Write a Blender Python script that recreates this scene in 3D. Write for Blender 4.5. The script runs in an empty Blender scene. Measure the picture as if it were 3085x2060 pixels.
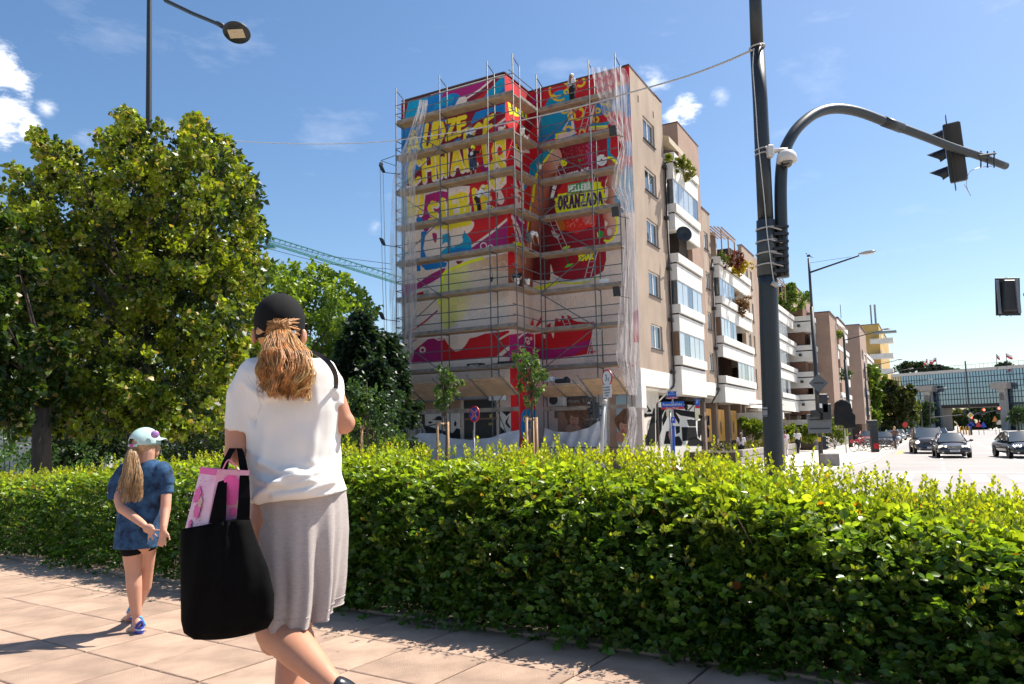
import bpy,bmesh,math,random
import numpy as np
from mathutils import Vector,Matrix
SC=bpy.context.scene
COL=SC.collection
RAD=math.radians
# ---------------- camera, sky, sun, exposure ----------------
F_PX,CY_PX,PITCH,ROLL,AZ,HC=2284.0,1056.0,0.10977,-0.01847,0.506,1.18
cp_,sp_=math.cos(PITCH),math.sin(PITCH)
cr_,sr_=math.cos(ROLL),math.sin(ROLL)
CF=Vector((0,cp_,sp_))
_X=Vector((1,0,0));_U=Vector((0,-sp_,cp_))
CR=cr_*_X+sr_*_U
CU=-sr_*_X+cr_*_U
CC=Vector((0,0,HC))
cam=bpy.data.cameras.new('camera');camo=bpy.data.objects.new('camera',cam);COL.objects.link(camo)
m=Matrix((CR,CU,-CF)).transposed().to_4x4();m.translation=CC
camo.matrix_world=m
cam.sensor_width=36;cam.lens=36*F_PX/3085;cam.shift_y=(CY_PX-1030)/3085
cam.clip_start=.05;cam.clip_end=6000
cam.dof.use_dof= False
SC.camera=camo
SUN_EL,SUN_AZ=57.0,62.0
sdir=Vector((math.sin(RAD(SUN_AZ))*math.cos(RAD(SUN_EL)),math.cos(RAD(SUN_AZ))*math.cos(RAD(SUN_EL)),math.sin(RAD(SUN_EL))))
sun=bpy.data.lights.new('sun','SUN');suno=bpy.data.objects.new('sun',sun);COL.objects.link(suno)
sun.energy=5.0;sun.angle=RAD(.53);sun.color=(1,.935,.83)
suno.rotation_euler=sdir.to_track_quat('Z','Y').to_euler()
SC.view_settings.view_transform='Standard';SC.view_settings.look='None'
SC.view_settings.exposure=.88;SC.view_settings.gamma=1;SC.view_settings.use_curve_mapping= False
SC.render.engine='CYCLES'
SC.cycles.max_bounces=7;SC.cycles.diffuse_bounces=3;SC.cycles.transparent_max_bounces=12
SC.cycles.use_denoising= True;SC.cycles.sample_clamp_indirect=6
wd=bpy.data.worlds.new('World');SC.world=wd;wd.use_nodes= True
def build_world():
    nt=wd.node_tree;N=nt.nodes;L=nt.links
    for n in list(N):N.remove(n)
    out=N.new('ShaderNodeOutputWorld');bg=N.new('ShaderNodeBackground')
    sky=N.new('ShaderNodeTexSky');sky.sky_type='NISHITA';sky.sun_disc= False
    sky.sun_elevation=RAD(SUN_EL);sky.sun_rotation=RAD(SUN_AZ)
    sky.air_density=1.0;sky.dust_density=.9;sky.ozone_density=1.1
    bg.inputs['Strength'].default_value=.09
    tc=N.new('ShaderNodeTexCoord')
    def nz(scale,det,rough,zs=2.2,off=0):
        mp=N.new('ShaderNodeMapping');mp.inputs['Scale'].default_value=(1,1,zs);mp.inputs['Location'].default_value=(off,off,0)
        L.new(tc.outputs['Generated'],mp.inputs[0])
        n=N.new('ShaderNodeTexNoise');n.inputs['Scale'].default_value=scale;n.inputs['Detail'].default_value=det
        n.inputs['Roughness'].default_value=rough;L.new(mp.outputs[0],n.inputs['Vector']);return n.outputs['Fac']
    def mth(op,a,b=None,clamp=False):
        n=N.new('ShaderNodeMath');n.operation=op;n.use_clamp=clamp
        for i,v in enumerate((a,b)):
            if v is None:continue
            if isinstance(v,(int,float)):n.inputs[i].default_value=v
            else:L.new(v,n.inputs[i])
        return n.outputs[0]
    fine=nz(30,10,.66);wisp=nz(7,6,.62,3.0,3.7)
    edge=mth('MULTIPLY',mth('SUBTRACT',fine,.5),1.0)
    total= None
    for(px,py,rad,gain)in CLOUDS:
        d=pdir(px,py).normalized()
        dp=N.new('ShaderNodeVectorMath');dp.operation='DISTANCE'
        nrm=N.new('ShaderNodeVectorMath');nrm.operation='NORMALIZE';L.new(tc.outputs['Generated'],nrm.inputs[0])
        L.new(nrm.outputs[0],dp.inputs[0]);dp.inputs[1].default_value=d
        a=mth('SUBTRACT',1.0,mth('DIVIDE',dp.outputs['Value'],rad))
        a=mth('MULTIPLY',mth('ADD',a,mth('MULTIPLY',edge,2.6)),gain*.62,True);a=mth('MULTIPLY',mth('MULTIPLY',a,a),mth('SUBTRACT',3.0,mth('MULTIPLY',a,2.0)))
        total=a if total is None else mth('MAXIMUM',total,a)
    w=mth('MULTIPLY',mth('SUBTRACT',wisp,.57,True),.55,True)
    total=mth('MAXIMUM',total,w,True)
    mix=N.new('ShaderNodeMix');mix.data_type='RGBA'
    L.new(total,mix.inputs['Factor']);
    hs=N.new('ShaderNodeHueSaturation');hs.inputs['Saturation'].default_value=1.2;hs.inputs['Value'].default_value=1.0
    L.new(sky.outputs[0],hs.inputs['Color'])
    L.new(hs.outputs[0],mix.inputs['A']);mix.inputs['B'].default_value=(10.5,10.3,10.5,1)
    L.new(mix.outputs['Result'],bg.inputs['Color']);L.new(bg.outputs[0],out.inputs[0])
# ---------------- projection helpers (place things where the photograph shows them) ----------------
def pdir(px,py):return CF+CR*((px-1542.5)/F_PX)-CU*((py-CY_PX)/F_PX)
def dep(px,py,Y):d=pdir(px,py);return CC+d*(Y/d.y)
def pln(px,py,P,n):d=pdir(px,py);return CC+d*((P-CC).dot(n)/d.dot(n))
def gz(px,py,z):d=pdir(px,py);return CC+d*((z-HC)/d.z)
CLOUDS=[(-5,200,.030,1.8),(50,235,.020,1.6),(30,335,.022,1.6),(0,365,.028,1.7),(85,385,.019,1.4),(140,330,.012,.8),(265,435,.02,.45),(2065,330,.020,1.6),(2030,350,.014,1.4),(2175,288,.014,.6),(1970,240,.022,.8),(2490,200,.03,.25),(1130,685,.011,.5),(2010,395,.015,1.0),(740,800,.06,.3)]
build_world()
ES=Vector((math.sin(AZ),math.cos(AZ),0));EN=Vector((math.cos(AZ),-math.sin(AZ),0));EZ=Vector((0,0,1))
P0=dep(1895,193,37);P0g=Vector((P0.x,P0.y,0))
ZG=-.63
def SM(s,m,z):return P0g+ES*s+EN*m+EZ*z
MST=Matrix((ES,EN*-1,EZ)).transposed().to_4x4()
MST.translation=P0g
# ---------------- materials ----------------
MATS={}
def mat(name,col,rough=.6,metal=0,spec=.5,noise=0,nscale=8,bump=0,bscale=60,trans=0,emit=None,coat=0,col2=None,alpha=1,emit_s=1,detail=5,obj=True,rnd=0,stretch=None):
    if name in MATS:return MATS[name]
    M=bpy.data.materials.new(name);MATS[name]=M;M.use_nodes= True
    nt=M.node_tree;N=nt.nodes;L=nt.links;b=N['Principled BSDF']
    b.inputs['Base Color'].default_value=(*col,1);b.inputs['Roughness'].default_value=rough
    b.inputs['Metallic'].default_value=metal;b.inputs['Specular IOR Level'].default_value=spec
    if coat:b.inputs['Coat Weight'].default_value=coat;b.inputs['Coat Roughness'].default_value=.04
    if alpha<1:b.inputs['Alpha'].default_value=alpha
    if emit:b.inputs['Emission Color'].default_value=(*emit,1);b.inputs['Emission Strength'].default_value=emit_s
    tc=N.new('ShaderNodeTexCoord');vec=tc.outputs['Object']
    if stretch:
        mp=N.new('ShaderNodeMapping');mp.inputs['Scale'].default_value=stretch;L.new(vec,mp.inputs[0]);vec=mp.outputs[0]
    src= None
    if noise:
        n=N.new('ShaderNodeTexNoise');n.inputs['Scale'].default_value=nscale;n.inputs['Detail'].default_value=detail;n.inputs['Roughness'].default_value=.62
        L.new(vec,n.inputs['Vector'])
        cr=N.new('ShaderNodeValToRGB');L.new(n.outputs['Fac'],cr.inputs[0])
        c2=col2 or tuple(c*(1-noise)for c in col);c1=col if col2 else tuple(min(1,c*(1+noise))for c in col)
        cr.color_ramp.elements[0].position=.32;cr.color_ramp.elements[1].position=.68
        cr.color_ramp.elements[0].color=(*c2,1);cr.color_ramp.elements[1].color=(*c1,1)
        src=cr.outputs[0];L.new(src,b.inputs['Base Color'])
    if rnd:
        oi=N.new('ShaderNodeObjectInfo');mr=N.new('ShaderNodeMapRange');mr.inputs['To Min'].default_value=1-rnd;mr.inputs['To Max'].default_value=1+rnd
        L.new(oi.outputs['Random'],mr.inputs[0]);hs=N.new('ShaderNodeHueSaturation');L.new(mr.outputs[0],hs.inputs['Value'])
        if src:L.new(src,hs.inputs['Color'])
        else:hs.inputs['Color'].default_value=(*col,1)
        L.new(hs.outputs[0],b.inputs['Base Color'])
    if bump:
        n2=N.new('ShaderNodeTexNoise');n2.inputs['Scale'].default_value=bscale;n2.inputs['Detail'].default_value=4;L.new(vec,n2.inputs['Vector'])
        bp=N.new('ShaderNodeBump');bp.inputs['Strength'].default_value=bump;bp.inputs['Distance'].default_value=.02
        L.new(n2.outputs['Fac'],bp.inputs['Height']);L.new(bp.outputs[0],b.inputs['Normal'])
    if trans:
        tr=N.new('ShaderNodeBsdfTranslucent');mx=N.new('ShaderNodeMixShader');mx.inputs[0].default_value=trans
        tr.inputs['Color'].default_value=(*col,1)
        if src:L.new(src,tr.inputs['Color'])
        L.new(b.outputs[0],mx.inputs[1]);L.new(tr.outputs[0],mx.inputs[2]);L.new(mx.outputs[0],N['Material Output'].inputs[0])
    return M
def leafmat(name,rough=.42,trans=.45,tgain=(1.5,1.35,.6)):
    """leaf colour from the mesh attribute 'lc' (the leaf's own colour), with light passing through"""
    if name in MATS:return MATS[name]
    M=bpy.data.materials.new(name);MATS[name]=M;M.use_nodes= True
    nt=M.node_tree;N=nt.nodes;L=nt.links;b=N['Principled BSDF']
    at=N.new('ShaderNodeAttribute');at.attribute_name='lc'
    L.new(at.outputs['Color'],b.inputs['Base Color']);b.inputs['Roughness'].default_value=rough;b.inputs['Specular IOR Level'].default_value=.38
    tr=N.new('ShaderNodeBsdfTranslucent');mx=N.new('ShaderNodeMixShader');mx.inputs[0].default_value=trans
    ml=N.new('ShaderNodeMix');ml.data_type='RGBA';ml.blend_type='MULTIPLY';ml.inputs['Factor'].default_value=1
    ml.inputs['B'].default_value=(*tgain,1);L.new(at.outputs['Color'],ml.inputs['A']);L.new(ml.outputs['Result'],tr.inputs['Color'])
    L.new(b.outputs[0],mx.inputs[1]);L.new(tr.outputs[0],mx.inputs[2]);L.new(mx.outputs[0],N['Material Output'].inputs[0])
    return M
def glassmat(name,col=(.02,.03,.035),rough=.03,spec=.9):
    return mat(name,col,rough=rough,spec=spec,coat=.4)
# ---------------- mesh helpers ----------------
class MB:
    """collects shapes into one mesh"""
    def __init__(s):s.v=[];s.f=[]
    def add(s,v,f):
        o=len(s.v);s.v+=[tuple(p)for p in v];s.f+=[tuple(i+o for i in q)for q in f];return s
    def box(s,c,size,R=None,ax=None):
        """centre, size; ax = three axis vectors"""
        hx,hy,hz=[q/2 for q in size];c=Vector(c)
        A=ax or(Vector((1,0,0)),Vector((0,1,0)),Vector((0,0,1)))
        if R is not None:A=[R@a for a in A]
        P=[c+A[0]*(x*hx)+A[1]*(y*hy)+A[2]*(z*hz)for x,y,z in((-1,-1,-1),(1,-1,-1),(1,1,-1),(-1,1,-1),(-1,-1,1),(1,-1,1),(1,1,1),(-1,1,1))]
        return s.add(P,[(0,3,2,1),(4,5,6,7),(0,1,5,4),(1,2,6,5),(2,3,7,6),(3,0,4,7)])
    def bb(s,a,b):
        return s.box([(a[i]+b[i])/2 for i in range(3)],[abs(b[i]-a[i])for i in range(3)])
    def tube(s,pts,r,n=8,cap=True):
        pts=[Vector(p)for p in pts];k=len(pts)
        rs=r if isinstance(r,(list,tuple))else[r]*k
        up= None;V=[];Fc=[]
        for i,p in enumerate(pts):
            t=(pts[min(i+1,k-1)]-pts[max(i-1,0)])
            if t.length<1e-9:t=Vector((0,0,1))
            t.normalize()
            if up is None:
                up=Vector((0,0,1))if abs(t.z)<.9 else Vector((1,0,0))
            a=t.cross(up)
            if a.length<1e-6:a=t.cross(Vector((0,1,0)))
            a.normalize();b=a.cross(t).normalized();up=b
            for j in range(n):
                an=2*math.pi*j/n;V.append(p+a*(math.cos(an)*rs[i])+b*(math.sin(an)*rs[i]))
        for i in range(k-1):
            for j in range(n):
                j2=(j+1)%n;Fc.append((i*n+j,i*n+j2,(i+1)*n+j2,(i+1)*n+j))
        if cap:Fc.append(tuple(range(n))[::-1]);Fc.append(tuple((k-1)*n+j for j in range(n)))
        return s.add(V,Fc)
    def lathe(s,prof,c=(0,0,0),n=16,axis=None,cap=True):
        """prof = [(r,z)]; axis vector optional"""
        c=Vector(c);ax=Vector(axis).normalized()if axis is not None else Vector((0,0,1))
        q=ax.to_track_quat('Z','Y');V=[];Fc=[]
        for(r,z)in prof:
            for j in range(n):
                a=2*math.pi*j/n;V.append(c+q@Vector((r*math.cos(a),r*math.sin(a),z)))
        for i in range(len(prof)-1):
            for j in range(n):
                j2=(j+1)%n;Fc.append((i*n+j,i*n+j2,(i+1)*n+j2,(i+1)*n+j))
        if cap:Fc.append(tuple(range(n))[::-1]);Fc.append(tuple((len(prof)-1)*n+j for j in range(n)))
        return s.add(V,Fc)
    def poly(s,pts,th=None,nrm=None):
        """flat polygon, or a prism of thickness th along nrm"""
        pts=[Vector(p)for p in pts];n=len(pts)
        if not th:return s.add(pts,[tuple(range(n))])
        d=Vector(nrm).normalized()*th;V=pts+[p+d for p in pts]
        return s.add(V,[tuple(range(n))[::-1],tuple(range(n,2*n))]+[(i,(i+1)%n,n+(i+1)%n,n+i)for i in range(n)])
    def loft(s,rings,cap=True,closed=True):
        n=len(rings[0]);V=[p for r in rings for p in r];Fc=[]
        for i in range(len(rings)-1):
            for j in range(n if closed else n-1):
                j2=(j+1)%n;Fc.append((i*n+j,i*n+j2,(i+1)*n+j2,(i+1)*n+j))
        if cap:Fc.append(tuple(range(n))[::-1]);Fc.append(tuple((len(rings)-1)*n+j for j in range(n)))
        return s.add(V,Fc)
    def sph(s,c,r,n=12,m=8,sc=(1,1,1),R=None):
        V=[];Fc=[];c=Vector(c)
        for i in range(m+1):
            th=math.pi*i/m
            for j in range(n):
                a=2*math.pi*j/n;p=Vector((math.sin(th)*math.cos(a)*sc[0],math.sin(th)*math.sin(a)*sc[1],math.cos(th)*sc[2]))*r
                if R is not None:p=R@p
                V.append(c+p)
        for i in range(m):
            for j in range(n):
                j2=(j+1)%n;Fc.append((i*n+j,(i+1)*n+j,(i+1)*n+j2,i*n+j2))
        return s.add(V,Fc)
    def build(s,name,material,parent=None,smooth=False,bevel=0,seg=1,loc=None,fix=False):
        me=bpy.data.meshes.new(name)
        V=s.v
        if loc is not None:
            V=[(p[0]-loc[0],p[1]-loc[1],p[2]-loc[2])for p in V]
        me.from_pydata([tuple(p)for p in V],[],s.f);me.update()
        if fix or bevel:
            bm=bmesh.new();bm.from_mesh(me);bmesh.ops.remove_doubles(bm,verts=bm.verts,dist=1e-5);bmesh.ops.recalc_face_normals(bm,faces=bm.faces)
            if bevel:
                es=[e for e in bm.edges if len(e.link_faces)==2 and e.calc_face_angle(0)>.5]
                bmesh.ops.bevel(bm,geom=es,offset=bevel,segments=seg,affect='EDGES',clamp_overlap=True)
            bm.to_mesh(me);bm.free()
        if material:
            for mm in(material if isinstance(material,(list,tuple))else[material]):me.materials.append(mm)
        if smooth:me.shade_smooth()
        o=bpy.data.objects.new(name,me);COL.objects.link(o)
        if loc is not None:o.location=loc
        if parent is not None:attach(o,parent)
        return o
ROOTS={}
def attach(o,parent):
    """parent keeping world placement (parents carry no rotation unless in ROOTS)"""
    o.parent=parent
    M=ROOTS.get(parent.name)
    if M is None:
        M=Matrix.Translation(parent.location)if parent.parent is None else Matrix.Translation(parent_world(parent))
    o.matrix_parent_inverse=M.inverted()
def parent_world(p):
    return p.get('_w',None)and Vector(p['_w'])or Vector(p.location)
def tag(o,label=None,cat=None,group=None,kind=None):
    if label:o['label']=label
    if cat:o['category']=cat
    if group:o['group']=group
    if kind:o['kind']=kind
    return o
def thing(name,label,cat,loc=(0,0,0),group=None,kind=None):
    o=bpy.data.objects.new(name,None);COL.objects.link(o);o.location=loc;o.empty_display_size=.1
    return tag(o,label,cat,group,kind)
def obj_from(me,name,parent=None,loc=(0,0,0),rot=None,scale=None):
    o=bpy.data.objects.new(name,me);COL.objects.link(o);o.location=loc
    if rot is not None:o.rotation_euler=rot
    if scale is not None:o.scale=scale
    if parent is not None:attach(o,parent)
    return o
def copy_tree(src,loc=None,rotz=None,label=None,group=None):
    """copy of a thing with its parts and sub-parts (local-space parts)"""
    def rec(o,par):
        c=o.copy();COL.objects.link(c)
        if par is not None:c.parent=par;c.matrix_parent_inverse=o.matrix_parent_inverse.copy()
        for ch in list(o.children):rec(ch,c)
        return c
    r=rec(src,None)
    if loc is not None:r.location=loc
    if rotz is not None:r.rotation_euler=(0,0,rotz)
    if label:r['label']=label
    if group:r['group']=group
    return r
def np_mesh(name,V,Fq,material,parent=None,attr=None,smooth=False):
    """V (n,3), Fq (m,k) arrays; attr (m,3) colour per face -> corner colour 'lc'"""
    me=bpy.data.meshes.new(name);n=len(V);m_,k=Fq.shape
    me.vertices.add(n);me.vertices.foreach_set('co',np.ascontiguousarray(V,np.float32).ravel())
    me.loops.add(m_*k);me.loops.foreach_set('vertex_index',np.ascontiguousarray(Fq,np.int32).ravel())
    me.polygons.add(m_);me.polygons.foreach_set('loop_start',np.arange(0,m_*k,k,dtype=np.int32));me.polygons.foreach_set('loop_total',np.full(m_,k,np.int32))
    if attr is not None:
        a=me.attributes.new('lc','FLOAT_COLOR','FACE');c=np.ones((m_,4),np.float32);c[:,:3]=attr;a.data.foreach_set('color',c.ravel())
    me.update(calc_edges=True)
    if smooth:me.shade_smooth()
    me.materials.append(material)
    o=bpy.data.objects.new(name,me);COL.objects.link(o)
    if parent is not None:attach(o,parent)
    return o
def text_mesh(name,txt,size,material,origin,xdir,ydir,parent=None,th=.002,align='CENTER',space=1.0,sx=1.0):
    """lettering standing on a surface: origin = centre, xdir reading direction, ydir up"""
    cu=bpy.data.curves.new(name,'FONT');cu.body=txt;cu.size=size;cu.align_x=align;cu.align_y='CENTER';cu.extrude=th;cu.space_character=space;cu.resolution_u=3
    o=bpy.data.objects.new(name,cu);COL.objects.link(o)
    dg=bpy.context.evaluated_depsgraph_get();me=bpy.data.meshes.new_from_object(o.evaluated_get(dg));bpy.data.objects.remove(o);bpy.data.curves.remove(cu)
    x=Vector(xdir).normalized();y=Vector(ydir).normalized();z=x.cross(y)
    M=Matrix((x*sx,y,z)).transposed().to_4x4();M.translation=Vector(origin);me.transform(M)
    me.materials.clear();me.materials.append(material)
    o=bpy.data.objects.new(name,me);COL.objects.link(o)
    if parent is not None:attach(o,parent)
    return o
def remesh(mb,voxel,material,name,parent=None,smooth=2,disp=None,tint=None):
    """fuse overlapping shapes into one continuous skin"""
    me=bpy.data.meshes.new(name);me.from_pydata([tuple(p)for p in mb.v],[],mb.f);me.update()
    o=bpy.data.objects.new(name,me);COL.objects.link(o)
    r=o.modifiers.new('r','REMESH');r.mode='VOXEL';r.voxel_size=voxel;r.use_smooth_shade= True
    if smooth:
        s=o.modifiers.new('s','SMOOTH');s.factor=.5;s.iterations=smooth*3
    dg=bpy.context.evaluated_depsgraph_get();m2=bpy.data.meshes.new_from_object(o.evaluated_get(dg))
    bpy.data.objects.remove(o);bpy.data.meshes.remove(me)
    if disp is not None:
        n=len(m2.vertices);co=np.empty(n*3,np.float32);m2.vertices.foreach_get('co',co);co=co.reshape(-1,3)
        no=np.empty(n*3,np.float32);m2.vertices.foreach_get('normal',no);no=no.reshape(-1,3)
        co=disp(co,no);m2.vertices.foreach_set('co',co.astype(np.float32).ravel());m2.update()
    m2.materials.clear();m2.materials.append(material);m2.shade_smooth();m2.name=name
    o=bpy.data.objects.new(name,m2);COL.objects.link(o)
    if parent is not None:attach(o,parent)
    return o
def cap_limb(mb,pts,rs,n=12):
    """rounded tapered limb through joints"""
    pts=[Vector(p)for p in pts]
    P=[];R=[]
    for i in range(len(pts)-1):
        for t in(0,.33,.66):
            P.append(pts[i].lerp(pts[i+1],t));R.append(rs[i]*(1-t)+rs[i+1]*t)
    P.append(pts[-1]);R.append(rs[-1])
    d0=(P[0]-P[1]).normalized();d1=(P[-1]-P[-2]).normalized()
    P=[P[0]+d0*R[0]*.8,P[0]+d0*R[0]*.5]+P+[P[-1]+d1*R[-1]*.5,P[-1]+d1*R[-1]*.8]
    R=[R[0]*.5,R[0]*.85]+R+[R[-1]*.85,R[-1]*.5]
    mb.tube(P,R,n)
    return mb
def bez(pts,n=12):
    """smooth curve through points (Catmull-Rom)"""
    pts=[Vector(p)for p in pts];out=[]
    q=[pts[0]*2-pts[1]]+pts+[pts[-1]*2-pts[-2]]
    for i in range(1,len(q)-2):
        for k in range(n):
            t=k/n;a,b,c,d=q[i-1],q[i],q[i+1],q[i+2]
            out.append(.5*((2*b)+(c-a)*t+(2*a-5*b+4*c-d)*t*t+(3*b-a-3*c+d)*t**3))
    out.append(pts[-1]);return out
rng=np.random.default_rng(7);random.seed(7)
# ---------------- ground, pavement, road ----------------
HU=Vector((.839,-.544,0));HN=Vector((.544,.839,0));HO=Vector((1.37,3.68,0))
def HP(u,n,z):return HO+HU*u+HN*n+EZ*z
M_PAVE=mat('street_paving',(.52,.475,.42),.8,noise=.12,nscale=.6,bump=.12,bscale=30)
M_ROAD=mat('asphalt',(.30,.28,.268),.75,noise=.12,nscale=.25,bump=.25,bscale=180)
M_SLAB=mat('paving_slab',(.475,.330,.245),.78,spec=.3,noise=.27,nscale=2.6,bump=.7,bscale=240,rnd=.12,detail=9)
M_JOINT=mat('joint_sand',(.075,.06,.045),.95,noise=.3,nscale=30)
M_SOIL=mat('soil',(.06,.045,.033),.95,noise=.35,nscale=12,bump=.8,bscale=40)
M_LINE=mat('road_paint',(.72,.71,.68),.6,noise=.1,nscale=4)
M_CONC=mat('concrete',(.42,.40,.37),.8,noise=.15,nscale=3,bump=.2)
M_GRASS=mat('grass_ground',(.06,.10,.025),.9,noise=.4,nscale=3)
def sheet(name,pts,z,m,kind='structure'):
    o=MB().poly([Vector((p[0],p[1],z))for p in pts]).build(name,m)
    tag(o,kind=kind);return o
sheet('ground',[(-2500,-60),(2500,-60),(2500,3500),(-2500,3500)],ZG-.012,M_PAVE)
def SP(s,m_):p=SM(s,m_,0);return(p.x,p.y)
sheet('road',[SP(-23,-90),SP(-8.5,-90),SP(-8.5,-2),SP(-7.5,5.5),SP(-4,8.5),SP(10,9.4),SP(230,9.4),SP(255,60),SP(255,90),SP(150,60),SP(60,34),SP(0,34),SP(-8,60),SP(-26,60)],ZG,M_ROAD)
sheet('lawn',[SP(-8,-90),SP(-8,-18),SP(30,-18),SP(60,-90)],ZG+.004,M_GRASS)
mk=MB()
def line(a,b,w):
    a=Vector(a);b=Vector(b);d=(b-a).normalized();n=Vector((-d.y,d.x,0))*(w/2)
    mk.poly([a-n,a+n,b+n,b-n][::-1])
for k in range(9):line(SM(-6.3,10.2+k*1.15,ZG+.008),SM(-2.5,10.2+k*1.15,ZG+.008),.5)
line(SM(-.8,9.9,ZG+.008),SM(-.8,20.5,ZG+.008),.4)
for k in range(18):line(SM(1+k*6,12.6,ZG+.008),SM(3.5+k*6,12.6,ZG+.008),.14)
line(SM(3,16,ZG+.008),SM(80,16,ZG+.008),.15)
line(SM(3,20.6,ZG+.008),SM(60,21.6,ZG+.008),.2);line(SM(3,20.9,ZG+.008),SM(60,22.0,ZG+.008),.12)
for k in range(10):line(SM(-8.5+k*.1,2-k*3.2,ZG+.008),SM(-8.5+k*.1,.4-k*3.2,ZG+.008),.3)
tag(mk.build('road_markings',M_LINE),kind='structure')
yl=MB();yl.poly([SM(22,9.9,ZG+.009),SM(22,10.25,ZG+.009),SM(31,10.25,ZG+.009),SM(31,9.9,ZG+.009)][::-1])
tag(yl.build('bike_lane_line',mat('yellow_paint',(.75,.55,.12),.6)),kind='structure')
kb=MB();kpts=[SM(-7.2,-30,0),SM(-7.2,-2,0),SM(-6.6,5.2,0),SM(-3.6,8.1,0),SM(10,9.1,0),SM(230,9.1,0)]
for a,b in zip(kpts,kpts[1:]):
    d=(b-a);L_=d.length;d.normalize();n=Vector((-d.y,d.x,0));c=(a+b)/2+EZ*(ZG+.02)
    kb.box(c,(L_,.16,.06),ax=(d,n,EZ))
tag(kb.build('street_kerb',M_CONC),kind='structure')
# ---- the near pavement: bed + individual slabs ----
bed=MB();bed.box(HP(-4,-4.9,-.34),(30,10.2,.6),ax=(HU,HN,EZ))
pv=bed.build('sidewalk',M_JOINT);tag(pv,kind='structure')
sl=MB()
a,b,h=.2535,.2435,.02
sl.v=[(-a,-b,-.04),(a,-b,-.04),(a,b,-.04),(-a,b,-.04),(-a+.0,-b+.0,h-.004),(a,-b,h-.004),(a,b,h-.004),(-a,b,h-.004),(-a+.005,-b+.005,h),(a-.005,-b+.005,h),(a-.005,b-.005,h),(-a+.005,b-.005,h)]
sl.f=[(0,1,5,4),(1,2,6,5),(2,3,7,6),(3,0,4,7),(4,5,9,8),(5,6,10,9),(6,7,11,10),(7,4,8,11),(8,9,10,11)]
slab0=sl.build('paving_slab',M_SLAB);slabme=slab0.data;bpy.data.objects.remove(slab0)
hrot=math.atan2(HU.y,HU.x)
cells=[]
for j in range(0,9):
    for i in range(-26,10):
        u=-.76-.52*i;
        n=.06-.25-.496*j
        p=HP(u,n,0)
        if p.y<.3:continue
        v=p-CC;w=v.dot(CF)
        if w<.6:continue
        x=1542+F_PX*v.dot(CR)/w;y=CY_PX-F_PX*v.dot(CU)/w
        vis=-330<x<3400 and y<2400 and y>1400
        if vis:cells.append((v.length,u,n))
cells.sort()
for d,u,n in cells[:300]:
    j=HP(u,n,-.02+random.uniform(-.0015,.0015)+.0)
    o=obj_from(slabme,'paving_slab',pv,loc=j,rot=(random.uniform(-.003,.003),random.uniform(-.003,.003),hrot+random.choice((0,math.pi))))
far=MB()
done={(round(u,2),round(n,2))for _,u,n in cells[:300]}
for j in range(0,18):
    for i in range(-30,16):
        u=-.76-.52*i;n=.06-.25-.496*j
        if(round(u,2),round(n,2))in done:continue
        far.box(HP(u,n,-.02),(.51,.49,.04),ax=(HU,HN,EZ))
o=far.build('paving_field',M_SLAB,pv);tag(o,kind='stuff')
ks=MB().box((0,0,0),(.992,.10,.16));k0=ks.build('kerb_stone',mat('kerb_stone',(.40,.29,.22),.8,noise=.2,nscale=5,bump=.4,bscale=150,rnd=.07),bevel=.006)
kme=k0.data;bpy.data.objects.remove(k0)
for i in range(-12,16):
    obj_from(kme,'kerb_stone',pv,loc=HP(-.15-i*1.0,.125,-.068),rot=(0,0,hrot))
so=MB();so.box(HP(-4,1.45,-.36),(30,2.54,.6),ax=(HU,HN,EZ))
so.poly([HP(-19,2.72,-.06),HP(11,2.72,-.06),HP(11,4.6,ZG-.01),HP(-19,4.6,ZG-.01)])
tag(so.build('hedge_bed',M_SOIL),kind='structure')
gum=MB()
for k in range(16):c_=HP(random.uniform(-6,0),random.uniform(-2.2,-.3),.0012);r_=random.uniform(.01,.028);gum.poly([c_+Vector((math.cos(a)*r_*random.uniform(.8,1.2),math.sin(a)*r_*.7,0))for a in np.linspace(0,6.28,9)[:-1]])
o=gum.build('pavement_stains',mat('gum_stain',(.20,.13,.10),.8));tag(o,kind='stuff')
lit=[]
for k in range(70):
    u=random.uniform(-7,1.0);n=random.uniform(-1.9,-.02);p=HP(u,n,.0015);r=random.uniform(.004,.012)
    a=random.uniform(0,6.28);lit.append([p+Vector((math.cos(a+q)*r,math.sin(a+q)*r*.6,.002*(q>2)))for q in(0,1.6,3.1,4.7)])
lm=MB()
for q in lit:lm.poly(q)
o=lm.build('pavement_litter',mat('dry_leaf',(.32,.24,.12),.8));tag(o,kind='stuff')
gr=MB()
for k in range(60):
    i=random.choice([0,1,2,3,4]);u=random.choice([-.5-.52*q for q in range(12)])+random.uniform(-.01,.01);n=random.uniform(-.5,.05)if random.random()<.7 else -.44
    if n==-.44:u=random.uniform(-6,0)
    p=HP(u,n,0)
    for q in range(4):
        a=random.uniform(0,6.28);l=random.uniform(.01,.03);d=Vector((math.cos(a),math.sin(a),0))
        gr.poly([p-d.cross(EZ)*.0015,p+d.cross(EZ)*.0015,p+d*l*.6+EZ*l])
tag(gr.build('joint_weeds',mat('weed',(.12,.2,.03),.6,trans=.3)),kind='stuff')
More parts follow.
